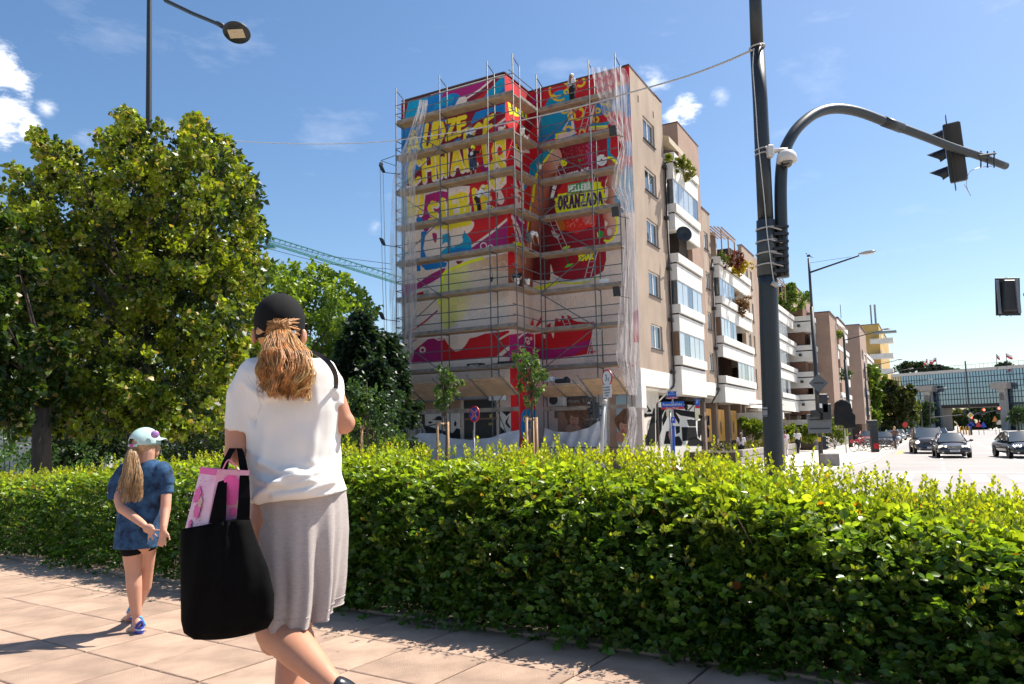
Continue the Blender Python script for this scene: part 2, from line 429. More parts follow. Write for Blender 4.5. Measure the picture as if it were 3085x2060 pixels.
# ---------------- leaves ----------------
def leaf_shape(kind):
    """unit leaf along +y, folded on the midrib; returns verts, quads"""
    if kind=='oval':
        V=[(0,0,0),(.27,.22,.06),(.34,.5,.09),(.17,.82,.05),(0,1,-.05),(-.17,.82,.05),(-.34,.5,.09),(-.27,.22,.06),(0,.5,-.01)]
        Fq=[(0,1,2,8),(8,2,3,4),(8,4,5,6),(0,8,6,7)]
    elif kind=='heart':
        V=[(0,0,0),(.36,-.06,.05),(.52,.3,.1),(.3,.72,.04),(0,1,-.08),(-.3,.72,.04),(-.52,.3,.1),(-.36,-.06,.05),(0,.4,0)]
        Fq=[(0,1,2,8),(8,2,3,4),(8,4,5,6),(0,8,6,7)]
    else:
        V=[(0,0,0),(.3,.35,.06),(0,1,-.02),(-.3,.35,.06)]
        Fq=[(0,1,2,3)]
    return np.array(V,float),np.array(Fq)
def scatter_leaves(P,D,size,cols,shape,droop=0,spin=None,rg=None):
    """P (n,3) roots, D (n,3) growth directions, returns V, F, face colours"""
    rg=rg or rng
    lv,lf=leaf_shape(shape);n=len(P)
    D=D/np.linalg.norm(D,axis=1,keepdims=True)
    r=rg.normal(size=(n,3));Xv=np.cross(D,r);Xv/=np.linalg.norm(Xv,axis=1,keepdims=True)+1e-9
    Z=np.cross(Xv,D)
    fl=np.where(Z[:,2]<0,-1,1)[:,None];Z=Z*fl;Xv=Xv*fl
    V=P[:,None,:]+size[:,None,None]*(lv[None,:,0,None]*Xv[:,None]+lv[None,:,1,None]*D[:,None]+lv[None,:,2,None]*Z[:,None])
    k=len(lv);Fc=lf[None]+(np.arange(n)*k)[:,None,None]
    return V.reshape(-1,3),Fc.reshape(-1,4),np.repeat(cols,len(lf),axis=0)
M_LEAF=leafmat('hedge_leaf',.33,.46,(1.6,1.5,.42));M_TWIG=mat('twig',(.10,.07,.045),.85)
# ---------------- the hedge ----------------
def hedge_top(u):
    return np.interp(u,[-12,-9,-6.5,-5,-3.2,-1.6,-.8,0,.6,.95,1.25],[.70,.74,.92,1.0,1.01,.96,.90,.81,.73,.66,.45])
hedge=thing('hedge','long clipped green hedge with yellow-green new shoots beside the paved footpath','hedge',HP(-4,1.1,0))
def hedge_layer(n,where):
    u=rng.uniform(-12,1.25,n)if where=='back' else np.where(rng.random(n)<.45,rng.uniform(-4.5,1.25,n),rng.uniform(-12,1.25,n));
    t=hedge_top(u);d=2.0
    wob=.06*np.sin(u*3.1)+.05*np.sin(u*7.3+1)+.03*np.sin(u*17)
    if where=='front':
        z=t*rng.uniform(.02,1,n)**.9;nn=.14+wob+.05*np.sin(z*9+u*5)+np.abs(rng.normal(0,.07,n))+.24*(z/t)**1.6+.16*np.clip((z/t-.8)/.2,0,1)**2
        nn+=.10*np.clip(.25-z,0,.25)/.25
        D=np.stack([rng.normal(0,.6,n),-.8+rng.normal(0,.4,n),rng.normal(.25,.5,n)],1)
    elif where=='top':
        nn=rng.uniform(.42,d+.1,n);z=t-.03-.10*np.clip((.75-nn)/.33,0,1)**1.5+.05*np.sin(u*4+nn*3)+.03*np.sin(u*11+nn*7)-np.abs(rng.normal(0,.06,n))
        z-=.2*np.clip((nn-d+.25)/.3,0,1)**2
        D=np.stack([rng.normal(0,.6,n),rng.normal(-.1,.6,n),rng.normal(.9,.4,n)],1)
    elif where=='back':
        z=t*rng.uniform(.05,1,n);nn=d+.08+wob-np.abs(rng.normal(0,.08,n));D=np.stack([rng.normal(0,.6,n),.8+rng.normal(0,.4,n),rng.normal(.2,.5,n)],1)
    elif where=='end':
        u=1.27-np.abs(rng.normal(0,.07,n));z=rng.uniform(.03,.72,n);nn=rng.uniform(.15,d,n);u=u-.4*np.clip(z-.3,0,1)**1.5
        D=np.stack([.8+rng.normal(0,.4,n),rng.normal(-.2,.5,n),rng.normal(.2,.5,n)],1)
    else:
        z=t*rng.uniform(.03,.92,n);nn=np.where(rng.random(n)<.6,rng.uniform(.22,.6,n),rng.uniform(.3,d-.1,n))+.2*(z/t)**1.6;D=rng.normal(size=(n,3))
    return u,nn,z,D,t
def H2W(u,n,z):return np.array(HO)[None]+u[:,None]*np.array(HU)+n[:,None]*np.array(HN)+z[:,None]*np.array([0,0,1.])
def DW(D):return D[:,:1]*np.array(HU)+D[:,1:2]*np.array(HN)+D[:,2:]*np.array([0,0,1.])
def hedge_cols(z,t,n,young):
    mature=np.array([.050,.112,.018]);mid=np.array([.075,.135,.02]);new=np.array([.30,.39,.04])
    h=np.clip(1-(t-z)/.45,0,1)**1.5;y=np.clip(h*1.05+rng.normal(0,.17,n)+young,0,1)[:,None]  # new growth towards the top, its colour zone widened to brighten the sunlit band
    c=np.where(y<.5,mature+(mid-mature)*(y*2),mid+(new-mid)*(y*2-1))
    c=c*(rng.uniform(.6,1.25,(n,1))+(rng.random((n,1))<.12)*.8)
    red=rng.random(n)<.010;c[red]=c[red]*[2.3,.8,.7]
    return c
Vs,Fs,Cs=[],[],[];off=0
NEAR=[]
for where,n in(('front',52000),('top',42000),('back',6000),('end',5500),('in',30000)):
    u,nn,z,D,t=hedge_layer(n,where)
    nn=nn-.10;P=H2W(u,nn,z)
    if where=='front':
        g=np.sin(u*2.3+1.3)*np.sin(z*7+u*1.7)+.5*np.sin(u*9+z*13)
        keep=rng.random(n)>np.clip(g-.25,0,1)*.6
        keep&=rng.random(n)<np.clip(1.15-.05*np.abs(u-1),.5,1)
        u,nn,z,D,t,P=u[keep],nn[keep],z[keep],D[keep],t[keep],P[keep];n=len(u)
    sz=rng.uniform(.026,.050,n)*(.85 if where=='top' else 1.4 if where=='in' else 1.16);big=u>-1.2;sz=np.where(big,sz*1.12,sz)
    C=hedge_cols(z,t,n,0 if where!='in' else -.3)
    if where=='front':
        idx=np.argsort(np.linalg.norm(P-np.array(CC),axis=1))
        sel=[i for i in idx if u[i]<1.2][:2600:9][:280]
        m_=np.zeros(n,bool);m_[sel]= True
        NEAR=[(P[i],D[i],sz[i]*1.25,C[i])for i in sel]
        P,D,sz,C,n=P[~m_],D[~m_],sz[~m_],C[~m_],int((~m_).sum())
    brn=rng.random(n)<.004;C[brn]=np.array([.16,.07,.03]);V,Fc,cc=scatter_leaves(P,DW(D),sz*rng.uniform(.7,1.25,n),C,'oval')
    Vs.append(V);Fs.append(Fc+off);Cs.append(cc);off+=len(V)
fp,fd,fs,fc=[],[],[],[];tw=MB()
for k in range(2300):
    u=random.uniform(-10,1.25)if k%2 else random.uniform(-3.5,1.25);t=float(hedge_top(u));z=t*random.uniform(.02,.95);b=HP(u,random.uniform(-.02,.12)+.24*(z/t)**1.6,z);d=(-HN*random.uniform(.5,1)+EZ*random.gauss(.15,.5)+HU*random.gauss(0,.55)).normalized();L_=random.uniform(.07,.17);tip=b+d*L_-EZ*.02;tone=random.uniform(.6,1.5);yg=min(1,max(0,(z/t-.55)*1.8+random.gauss(0,.25)))
    tw.tube([b,tip],[.0015,.0007],3,cap=False);n_=random.randint(5,9)
    for q in range(n_):
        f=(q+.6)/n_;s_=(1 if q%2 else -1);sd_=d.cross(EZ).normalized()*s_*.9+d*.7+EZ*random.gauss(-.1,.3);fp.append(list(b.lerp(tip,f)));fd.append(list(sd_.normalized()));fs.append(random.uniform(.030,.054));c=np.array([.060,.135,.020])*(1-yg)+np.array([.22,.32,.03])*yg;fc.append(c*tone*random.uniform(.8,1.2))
V,Fc,cc=scatter_leaves(np.array(fp),np.array(fd),np.array(fs),np.array(fc),'oval')
Vs.append(V);Fs.append(Fc+off);Cs.append(cc);off+=len(V)
sp,sd,ss,scn=[],[],[],[]
for k in range(1300):
    u=random.uniform(-11,1.15)if k%3 else random.uniform(-2.5,1.15);n=random.uniform(.5,2.1);t=float(hedge_top(u));front=random.random()<.16
    h=random.uniform(.05,.12)*(1.8 if random.random()<.10 else 1)
    b=HP(u,n,t-.05);d=Vector((random.gauss(0,.22),random.gauss(0,.22),1)).normalized()
    if front:
        b=HP(u,.06,t*random.uniform(.2,.9));d=(-HN*.8+EZ*random.uniform(.0,1.1)+HU*random.gauss(0,.4)).normalized();h*=.8
    tip=b+d*(h+.05);tw.tube([b,b.lerp(tip,.5),tip],[.0016,.0013,.0006],3,cap=False)
    nl=int(4+h*55)
    for q in range(nl):
        f=(q+.5)/nl;p=b.lerp(tip,.25+.75*f);a=q*2.4+random.random();s=Vector((math.cos(a),math.sin(a),.75+f)).normalized()
        sp.append(p);sd.append(s);ss.append(random.uniform(.022,.036)*(1.1-.35*f))
        y=min(1,max(0,.55+f*.5+random.gauss(0,.15)-(.6 if front else 0)));c0=np.array([.09,.15,.02]);c1=np.array([.42,.46,.03]);c=c0+(c1-c0)*y
        if random.random()<.02:c=np.array([.34,.2,.03])
        scn.append(c*random.uniform(.8,1.25))
V,Fc,cc=scatter_leaves(np.array([list(p)for p in sp]),np.array([list(p)for p in sd]),np.array(ss),np.array(scn),'oval')
Vs.append(V);Fs.append(Fc+off);Cs.append(cc);off+=len(V)
o=np_mesh('foliage',np.concatenate(Vs),np.concatenate(Fs),M_LEAF,hedge,np.concatenate(Cs));tag(o,kind='stuff')
for k in range(900):
    u=random.uniform(-11.5,1.15);n=random.uniform(.25,1.9);t=float(hedge_top(u));b=HP(u,n,-.05)
    p1=HP(u+random.gauss(0,.08),n+random.gauss(0,.08),t*.4);p2=HP(u+random.gauss(0,.16),n+random.gauss(0,.16),t*.93)
    tw.tube([b,p1,p2],[.006,.004,.002],4,cap=False)
tag(tw.build('twigs',M_TWIG,hedge),kind='stuff')
protos=[]
for k in range(6):
    lv,lf=leaf_shape('oval');me=bpy.data.meshes.new('leaf');lv2=lv.copy();lv2[:,2]*=(.6+.25*k);me.from_pydata([tuple(v)for v in lv2],[],[tuple(int(i)for i in f)for f in lf]);me.update()
    a=me.attributes.new('lc','FLOAT_COLOR','FACE');c=np.ones((len(lf),4),np.float32)
    c[:,:3]=[(.03,.075,.018),(.022,.055,.016),(.045,.10,.02),(.035,.08,.03),(.075,.15,.02),(.028,.065,.022)][k]
    a.data.foreach_set('color',c.ravel());me.materials.append(M_LEAF);protos.append(me)
for P_,D_,s_,C_ in NEAR:
    d=Vector(DW(np.array([D_]))[0]).normalized();q=d.to_track_quat('Y','Z').to_euler();q.rotate_axis('Y',random.uniform(-.8,.8))
    o=obj_from(random.choice(protos),'leaf',hedge,loc=Vector(P_),rot=q,scale=(s_,)*3)
# ---------------- apartment blocks along the street ----------------
M_TAN=mat('tan_render',(.345,.262,.20),.9,noise=.2,nscale=.8,bump=.35,bscale=60,detail=10,stretch=(1,1,.35))
M_TAN2=mat('brown_render',(.33,.22,.165),.9,noise=.12,nscale=.8,bump=.3,bscale=60,detail=9)
M_PINK=mat('pink_render',(.36,.25,.19),.9,noise=.1,nscale=.5)
M_YEL=mat('ochre_render',(.52,.34,.11),.9,noise=.1,nscale=.4)
M_WHT=mat('white_panel',(.72,.685,.63),.75,noise=.10,nscale=1.3,detail=9)
M_PVC=mat('white_pvc',(.78,.78,.76),.4)
M_DARK=mat('dark_recess',(.045,.035,.03),.9)
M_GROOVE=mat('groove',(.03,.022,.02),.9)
M_GLASS=glassmat('window_glass',(.05,.065,.075))
M_GLASSB=mat('balcony_glass',(.40,.44,.46),rough=.12,spec=.8,coat=.3)
M_CURT=mat('curtain',(.6,.57,.52),.9,noise=.15,nscale=6,stretch=(8,8,.4))
M_BLK=mat('black_metal',(.018,.018,.02),.45)
M_PIPE=mat('drain_pipe',(.05,.035,.03),.5)
M_COP=mat('roof_edge',(.10,.05,.045),.5)
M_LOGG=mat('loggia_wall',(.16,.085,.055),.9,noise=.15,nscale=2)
def sb(mb,s0,s1,m0,m1,z0,z1):
    return mb.box(SM((s0+s1)/2,(m0+m1)/2,(z0+z1)/2),(abs(s1-s0),abs(m1-m0),abs(z1-z0)),ax=(ES,EN,EZ))
def wall_holes(mb,s0,s1,z0,z1,m,th,holes,along='s'):
    """wall slab (outer face at m, thickness th going inward) with rectangular holes [(s0,s1,z0,z1)]"""
    xs=sorted({s0,s1,*[h[0]for h in holes],*[h[1]for h in holes]});zs=sorted({z0,z1,*[h[2]for h in holes],*[h[3]for h in holes]})
    for i in range(len(zs)-1):
        run= None
        for j in range(len(xs)-1):
            cx,cz=(xs[j]+xs[j+1])/2,(zs[i]+zs[i+1])/2
            hole=any(h[0]<cx<h[1]and h[2]<cz<h[3]for h in holes)
            if not hole:run=(run[0],xs[j+1])if run else(xs[j],xs[j+1])
            if(hole or j==len(xs)-2)and run:
                if along=='s':sb(mb,run[0],run[1],m-th,m,zs[i],zs[i+1])
                else:sb(mb,m,m+th,run[0],run[1],zs[i],zs[i+1])
                run= None
def window(parent,s0,s1,z0,z1,m,sash=2,curtain=0,open_=False,fr=.07):
    """white casement set 0.14 m into the wall"""
    f=MB();mi=m-.16
    sb(f,s0,s1,mi,mi+.06,z0,z0+fr);sb(f,s0,s1,mi,mi+.06,z1-fr,z1)
    w=(s1-s0)/sash
    for k in range(sash+1):
        x=s0+k*w;a,b=(x,x+fr)if k==0 else((x-fr,x)if k==sash else(x-fr*.7,x+fr*.7))
        sb(f,a,b,mi,mi+.06,z0+fr,z1-fr)
    wo=f.build('window',M_PVC,parent)
    p=MB()
    for k in range(sash):
        a=s0+k*w+fr;b=s0+(k+1)*w-fr;p=MB();sb(p,a,b,mi+.02,mi+.03,z0+fr,z1-fr);p.build('pane',M_GLASS,wo)
        if curtain and(curtain>>k)&1:
            pass
    si=MB();sb(si,s0-.05,s1+.05,m-.15,m+.07,z0-.045,z0-.002);si.build('sill',M_BLK,wo)
    return wo
def balcony_stack(par,s0,s1,off,tops,cap,band,opn,div=None,glazed=(),last=1.8,back=-1.2,panes=5,spouts=True,end_dark=True,brown=M_LOGG):
    """tops: cap-top heights; cap, band, opening heights; div: s where the column splits; glazed: {(level, side)}"""
    segs=[(s0,s1)]if div is None else[(s0,div),(div,s1)]
    for li,zt in enumerate(tops):
        for si,(a,b)in enumerate(segs):
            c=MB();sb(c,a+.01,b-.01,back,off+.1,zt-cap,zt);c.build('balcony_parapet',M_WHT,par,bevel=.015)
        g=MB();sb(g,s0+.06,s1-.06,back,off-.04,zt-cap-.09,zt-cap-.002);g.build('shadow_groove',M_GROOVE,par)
        bd=band if zt!=tops[-1]else last
        for si,(a,b)in enumerate(segs):
            c=MB();sb(c,a,b,off-.12,off,zt-cap-.09-bd,zt-cap-.09)
            if si==0:sb(c,a,a+.12,back,off-.12,zt-cap-.09-bd,zt-cap-.09)
            if si==len(segs)-1:sb(c,b-.12,b,back,off-.12,zt-cap-.09-bd,zt-cap-.09)
            if zt==tops[-1]and div is not None and si==0:sb(c,b-.12,b,back,off-.12,zt-cap-.09-bd,zt-cap-.09)
            c.build('balcony_front',M_WHT,par,bevel=.01)
        fl=MB();zf=zt-cap-.09-(.25 if zt!=tops[-1]else .3);sb(fl,s0+.12,s1-.12,back,off-.12,zf,zf+.15);fl.build('balcony_floor',M_WHT,par)
        if spouts:
            sp=MB();z_=zt-cap-.45;sp.tube([SM(s0+.02,off-.35,z_),SM(s0-.35,off-.35,z_+.03)],.045,6);sb(sp,s0-.5,s0-.28,off-.47,off-.25,z_-.06,z_+.12)
            sp.build('rain_spout',M_BLK,par)
    for li in range(len(tops)):
        if li==0:z1= None
        zc=tops[li]
        top=(tops[li-1]-cap-.09-band)if li>0 else None
        if top is None:continue
        for si,(a,b)in enumerate(segs):
            if(li,si)in glazed:
                n=panes;w=(b-a-.1)/n
                for k in range(n):
                    p=MB();sb(p,a+.05+k*w+.02,a+.05+(k+1)*w-.02,off-.06,off-.045,zc,top);p.build('balcony_pane',M_GLASSB if(k+li)%5 else M_GLASS,par)
                f=MB()
                for k in range(n+1):sb(f,a+.05+k*w-.018,a+.05+k*w+.018,off-.075,off-.03,zc,top)
                sb(f,a+.05,b-.05,off-.08,off-.025,top-.05,top)
                f.build('glazing_frame',mat('alu',(.45,.46,.47),.4,metal=.6),par)
                if si==0:e=MB();sb(e,a+.03,a+.045,.02,off-.09,zc,top);e.build('balcony_pane',M_GLASS if li%2 else mat('brown_panel',(.2,.11,.06),.5),par)
            else:
                p=MB();sb(p,a+.25,a+.85,back+.02,back+.06,zc-.3,top-.1);sb(p,a+1.6,a+2.9,back+.02,back+.06,zc+.0,top-.1);p.build('balcony_window',M_GLASS,par)
                f=MB()
                for x in(a+.2,a+.87,a+1.55,a+2.25,a+2.9):sb(f,x,x+.06,back+.02,back+.09,zc-.3,top-.05)
                f.build('window_frame',M_PVC,par)
    w=MB();sb(w,s0+.0,s1,back-.1,back,tops[-1]-cap-.4,tops[0]+1.2);w.build('loggia_wall',brown,par)
# ---- block 1: the tall corner building with the painted gable ----
ZT=19.82
B1=thing('apartment_building','tall tan corner apartment block with a painted mural on its end walls','apartment building',SM(6,-5,ZG))
wl=MB()
wins=[(1.82,3.72,5.47+2.79*k,5.47+2.79*k+1.27)for k in range(5)]
wall_holes(wl,.004,5.25,4.3,ZT,0,.3,wins)
for k in range(5):sb(wl,1.5,4.1,-.9,-.85,5.2+2.79*k,7.0+2.79*k)
wl.build('wall',M_TAN,B1)
for i,w in enumerate(wins):window(B1,*w,0)
w2=MB();wall_holes(w2,8.3,12.95,15.2,ZT,0,.3,[]);sb(w2,5.25,8.3,-5.0,-4.7,15.2,ZT-.6)
sb(w2,8.3,8.6,-4.7,-.3,15.2,ZT);wall_holes(w2,10.4,12.95,4.3,15.2,0,.3,[])
w2.build('wall',M_TAN2,B1)
ins=MB();sb(ins,.31,12.9,-12.4,-5.1,-.6,ZT-.3);sb(ins,.31,5.2,-5.1,-1.0,2.6,ZT-.3);sb(ins,-2.3,.31,-12.2,-6.1,3.6,ZT-.3);sb(ins,8.61,12.9,-5.1,-.31,3,ZT-.3)
ins.build('core',M_DARK,B1)
def coping(a,b,z=ZT,st=True):
    a_,b_=SM(*a,z),SM(*b,z);d=(b_-a_);L_=d.length;d.normalize();n=Vector((-d.y,d.x,0));MB().box((a_+b_)/2+EZ*.03,(L_+.1,.36,.06),ax=(d,n,EZ)).build('roof_edge',M_COP,B1)
coping((-.05,-.15),(2.0,-.15));coping((2.0,-.15),(4.0,-.15),ZT+.001);coping((3.9,-.15),(5.2,-.15),ZT+.062);coping((0.15,-.2),(.15,-5.9));coping((.0,-5.97),(-2.6,-5.97));coping((-2.52,-5.9),(-2.52,-12.4));coping((8.3,-.15),(12.9,-.15));coping((8.45,-.3),(8.45,-4.8))
rf=MB();sb(rf,.3,5.2,-12.2,-.31,ZT-.3,ZT-.1);sb(rf,5.2,12.9,-12.2,-4.7,ZT-.3,ZT-.1);sb(rf,-2.4,.3,-12.3,-6.1,ZT-.3,ZT-.1);sb(rf,8.6,12.9,-4.7,-.31,ZT-.3,ZT-.1)
rf.build('roof',M_DARK,B1)
vt=MB()
for s_,z_ in((1.15,18.35),(3.6,18.4)):sb(vt,s_,s_+.12,-.02,.012,z_,z_+.35)
vt.build('vent_slot',M_GROOVE,B1)
ch=MB();sb(ch,-.9,.1,-7.6,-6.8,ZT,ZT+.35);sb(ch,-1.1,.3,-7.7,-6.7,ZT+.35,ZT+.42);sb(ch,-.2,.4,-6.8,-6.3,ZT,ZT+.5);ch.build('chimney',M_CONC,B1)
tops1=[16.86,13.91,11.05,8.18,5.31]
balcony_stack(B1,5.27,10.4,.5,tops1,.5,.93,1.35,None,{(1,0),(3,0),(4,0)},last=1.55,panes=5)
aw=MB()
for k in range(3):
    s0,s1=5.5+.9*k,6.3+.9*k
    z=18.75-.02*k
aw.poly([SM(5.35,-2.2,19.1),SM(8.2,-2.2,19.1),SM(8.2,-.9,18.65),SM(5.35,-.9,18.65)],.03,EZ)
aw.poly([SM(5.35,-.9,18.25),SM(8.2,-.9,18.25),SM(8.2,.3,17.85),SM(5.35,.3,17.85)],.03,EZ)
aw.poly([SM(5.35,-.9,18.65),SM(5.35,-.9,18.25),SM(8.2,-.9,18.25),SM(8.2,-.9,18.65)],.02,EN)
aw.poly([SM(5.35,.3,17.85),SM(5.35,.32,17.5),SM(8.2,.32,17.5),SM(8.2,.3,17.85)],.02,EN)
aw.build('awning',mat('cream_canvas',(.62,.53,.40),.85,noise=.06,nscale=3,trans=.25),B1)
bm_=MB();sb(bm_,-.04,5.25,-.28,.03,3.45,4.295);sb(bm_,-.05,.62,-.3,.04,2.35,3.45);sb(bm_,5.27,10.4,-1.2,-.3,3.2,3.5);sb(bm_,.0,12.9,-3.0,-.3,3.28,3.44)
sb(bm_,10.42,14.9,-.28,.03,3.4,4.25);bm_.build('base_beam',M_WHT,B1,bevel=.01)
pp=MB();pp.tube([SM(5.1,.12,16.2),SM(5.1,.12,3.9),SM(5.0,.1,3.6),SM(3.0,-.1,2.75),SM(2.75,-.12,2.6),SM(2.75,-.12,ZG)],.055,8);pp.tube([SM(14.75,.12,12.6),SM(14.75,.12,3.7),SM(13.3,.0,2.9)],.055,8)
pp.build('drain_pipe',M_PIPE,B1,smooth=True)
dm=MB();dc=SM(5.2,.95,12.0);ax=(EN*.6-ES*.8+EZ*.15).normalized()
dm.lathe([(0.01,.0),(.2,.02),(.36,.07),(.45,.12),(.44,.13),(.2,.035),(.01,.015)],dc,20,ax,cap=False);dm.tube([dc,SM(5.5,.6,11.3)],.03,6);dm.tube([dc,dc+ax*.5],.012,5)
dish=dm.build('satellite_dish',M_BLK,None,smooth=True);tag(dish,'black satellite dish fixed on the open balcony of the corner block','satellite dish')
gw=MB();sb(gw,1.0,4.2,-.75,-.5,ZG,3.3);gw.build('ground_floor_wall',mat('tile_wall',(.58,.52,.44),.7,noise=.08,nscale=2),B1)
M_GBLK=mat('graffiti_black',(.005,.005,.006),.85,spec=.15);M_GWHT=mat('graffiti_white',(.72,.68,.60),.7,noise=.05)
gb=MB();sb(gb,4.25,12.3,-.75,-.5,ZG,2.75);gb.build('painted_wall',M_GWHT,B1)
def gpoly(pts,m_,par,name='paint_patch',mtl=None,P=None,n=None):
    P=P or SM(0,m_,0);n=n or EN
    mb=MB();mb.poly([pln(1700+x/3.733,1080+y/3.733,P,n)for x,y in pts],.004,n);return mb.build(name,mtl or M_GBLK,par)
GM=-.492
for pts in([(1035,540),(1140,560),(1100,640),(1095,800),(1040,960),(1035,960)],[(1180,560),(1480,600),(1490,670),(1310,640)],[(1320,770),(1480,770),(1500,900),(1330,930)],
            [(1380,690),(1420,680),(1480,690),(1480,760),(1400,760)],[(1500,700),(1540,690),(1545,830),(1520,900),(1500,860)],[(1560,690),(1600,680),(1605,770),(1580,800),(1560,830)],[(1610,640),(1632,640),(1636,750),(1615,750)],
            [(1145,820),(1200,810),(1230,960),(1120,960)],[(1250,760),(1300,760),(1300,830),(1260,850)],[(1350,560),(1345,530),(1365,500),(1390,530),(1385,580),(1370,585)],[(1390,580),(1470,500),(1474,508),(1400,590)],[(1100,690),(1130,600),(1165,590),(1150,680),(1110,760)],
            [(1225,560),(1300,690),(1290,740),(1230,640)]):
    gpoly(pts,GM,B1)
for pts in([(1030,700),(1060,640),(1085,760),(1070,860),(1035,900)],[(1400,900),(1480,880),(1560,940),(1560,980),(1380,980)],[(1240,880),(1290,870),(1330,940),(1320,980),(1230,980)],[(1480,600),(1530,640),(1560,650),(1540,680),(1490,660)],[(1590,820),(1615,770),(1632,800),(1630,880),(1600,900)],[(1040,560),(1060,545),(1090,620),(1075,680),(1055,620)]):
    gpoly(pts,GM,B1)
gpoly([(1185,770),(1200,745),(1215,770),(1222,850),(1215,930),(1190,925),(1172,860)],GM+.004,B1,mtl=mat('graffiti_orange',(.6,.22,.13),.7,noise=.3,nscale=4,col2=(.45,.12,.1)))
for pts in([(880,640),(920,610),(925,625),(985,620),(985,650),(925,655),(920,665)],[(930,600),(945,570),(960,565),(980,585),(975,600)],[(870,448),(880,445),(960,570),(950,575)],[(930,860),(1005,560),(1020,560),(1025,980),(840,980),(850,900)],[(845,820),(900,790),(905,830),(870,850)]):
    gpoly(pts,-.492,B1)
wn=MB();sb(wn,5.3,6.1,-.48,-.46,2.0,2.6);sb(wn,11.0,11.8,-.48,-.46,1.9,2.7);wn.build('window',M_GLASS,B1)
# ---- block 2 ----
Z2=15.72
B2=thing('apartment_building','tan apartment block with two-bay white balconies behind the big signal pole','apartment building',SM(21,-5,ZG),group=None)
w=MB();wn2=[(13.3,14.35,5.05+2.68*k,6.2+2.68*k)for k in range(4)]
wall_holes(w,12.97,15.0,4.25,Z2,0,.3,wn2);wn3=[(25.6,26.7,4.6+2.68*k,6.1+2.68*k)for k in range(4)]+[(27.6,28.2,4.6+2.68*k,6.1+2.68*k)for k in range(4)]
wall_holes(w,24.8,29.4,3.6,Z2,0,.3,wn3);sb(w,15.0,24.8,-5,-4.7,12,Z2);sb(w,18.5,18.8,-4.7,-.5,12,Z2-.3)
w.build('wall',M_TAN,B2)
i2=MB();sb(i2,12.97,29.3,-12,-5.05,ZG,Z2-.05);sb(i2,13.2,15.0,-5,-.9,3.4,Z2-.1);sb(i2,24.9,29.3,-5,-.9,3.4,Z2-.1);i2.build('core',M_DARK,B2)
for a,b in((12.97,15.0),(24.8,29.4)):c2=MB();sb(c2,a,b,-.35,.05,Z2,Z2+.06);c2.build('roof_edge',M_COP,B2)
for w_ in wn2:window(B2,*w_,0,sash=2)
for w_ in wn3:window(B2,*w_,0,sash=1 if w_[1]-w_[0]<1 else 2)
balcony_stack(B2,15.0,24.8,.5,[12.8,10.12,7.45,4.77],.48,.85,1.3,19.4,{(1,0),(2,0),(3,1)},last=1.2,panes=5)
def pergola(par,s0,s1,z,m0=-1.5,m1=.7,n=10,mtl=None):
    mtl=mtl or mat('pergola_wood',(.36,.24,.17),.8)
    b=MB();sb(b,s0,s1,m1-.1,m1,z-.1,z);sb(b,s0,s1,m0,m0+.1,z+.5,z+.6)
    for x in(s0,(s0+s1)/2,s1-.08):sb(b,x,x+.08,m1-.1,m1-.02,z-1.6,z-.1)
    b.build('pergola_frame',mtl,par)
    for k in range(n):
        t=k/(n-1);mm=m0+(m1-m0)*t;zz=z+.62-.5*t;q=MB();sb(q,s0-.1,s1+.1,mm-.05,mm+.05,zz,zz+.03);q.build('pergola_slat',mtl,par)
pergola(B2,15.4,19.4,14.7)
for(a,b)in((15.2,18.3),(18.7,21.7),(22.1,25.0)):
    pass
gl=MB();sb(gl,12.6,29.4,-1.25,-1.0,ZG,3.4);gl.build('ground_floor_wall',mat('dark_brown_wall',(.13,.085,.06),.8,noise=.1),B2)
bb2=MB();sb(bb2,12.97,29.4,-3,-.3,3.25,3.4);sb(bb2,24.82,29.4,-.28,.03,2.9,3.58);bb2.build('base_beam',M_WHT,B2)
M_OR=mat('orange_poster',(.80,.38,.05),.55,noise=.06,nscale=1.5);M_PILL=mat('pillar_brown',(.26,.19,.15),.8,noise=.1)
def orange_bay(par,s0,s1,z0=.45,z1=2.62,m_=-.6,face=True,n=3):
    f=MB();sb(f,s0,s1,m_-.06,m_-.03,z0,z1);f.build('panel_backing',M_DARK,par)
    w=(s1-s0)/n
    for k in range(n):p=MB();sb(p,s0+k*w+.02,s0+(k+1)*w-.02,m_-.028,m_,z0,z1);p.build('orange_panel',M_OR,par)
    if face:
        c=SM(s0+w*1.6,m_+.003,z0+(z1-z0)*.42);p=MB();p.lathe([(.001,0),(.36,0),(.36,.004),(.001,.004)],(0,0,0),18,None);
        p.v=[tuple(c+ES*(v[0]*.55)+EZ*(v[1]*1.35)+EN*(v[2]*1))for v in p.v];p.build('dark_figure',mat('poster_dark',(.10,.045,.03),.6,noise=.5,nscale=9),par)
    lb=MB()
    for q in range(3):sb(lb,s0+.2,s0+.2+.5-.1*q,m_+.002,m_+.004,z1-.5-.09*q,z1-.46-.09*q)
    lb.build('poster_lines',mat('poster_red',(.5,.08,.02),.6),par)
for a in(12.95,16.55,20.3):orange_bay(B2,a,a+2.5)
for s in(12.75,15.75,19.4,23.1,24.6):pl_=MB();sb(pl_,s,s+.45,-1.0,-.35,ZG,3.25);pl_.build('pillar',M_PILL,B2)
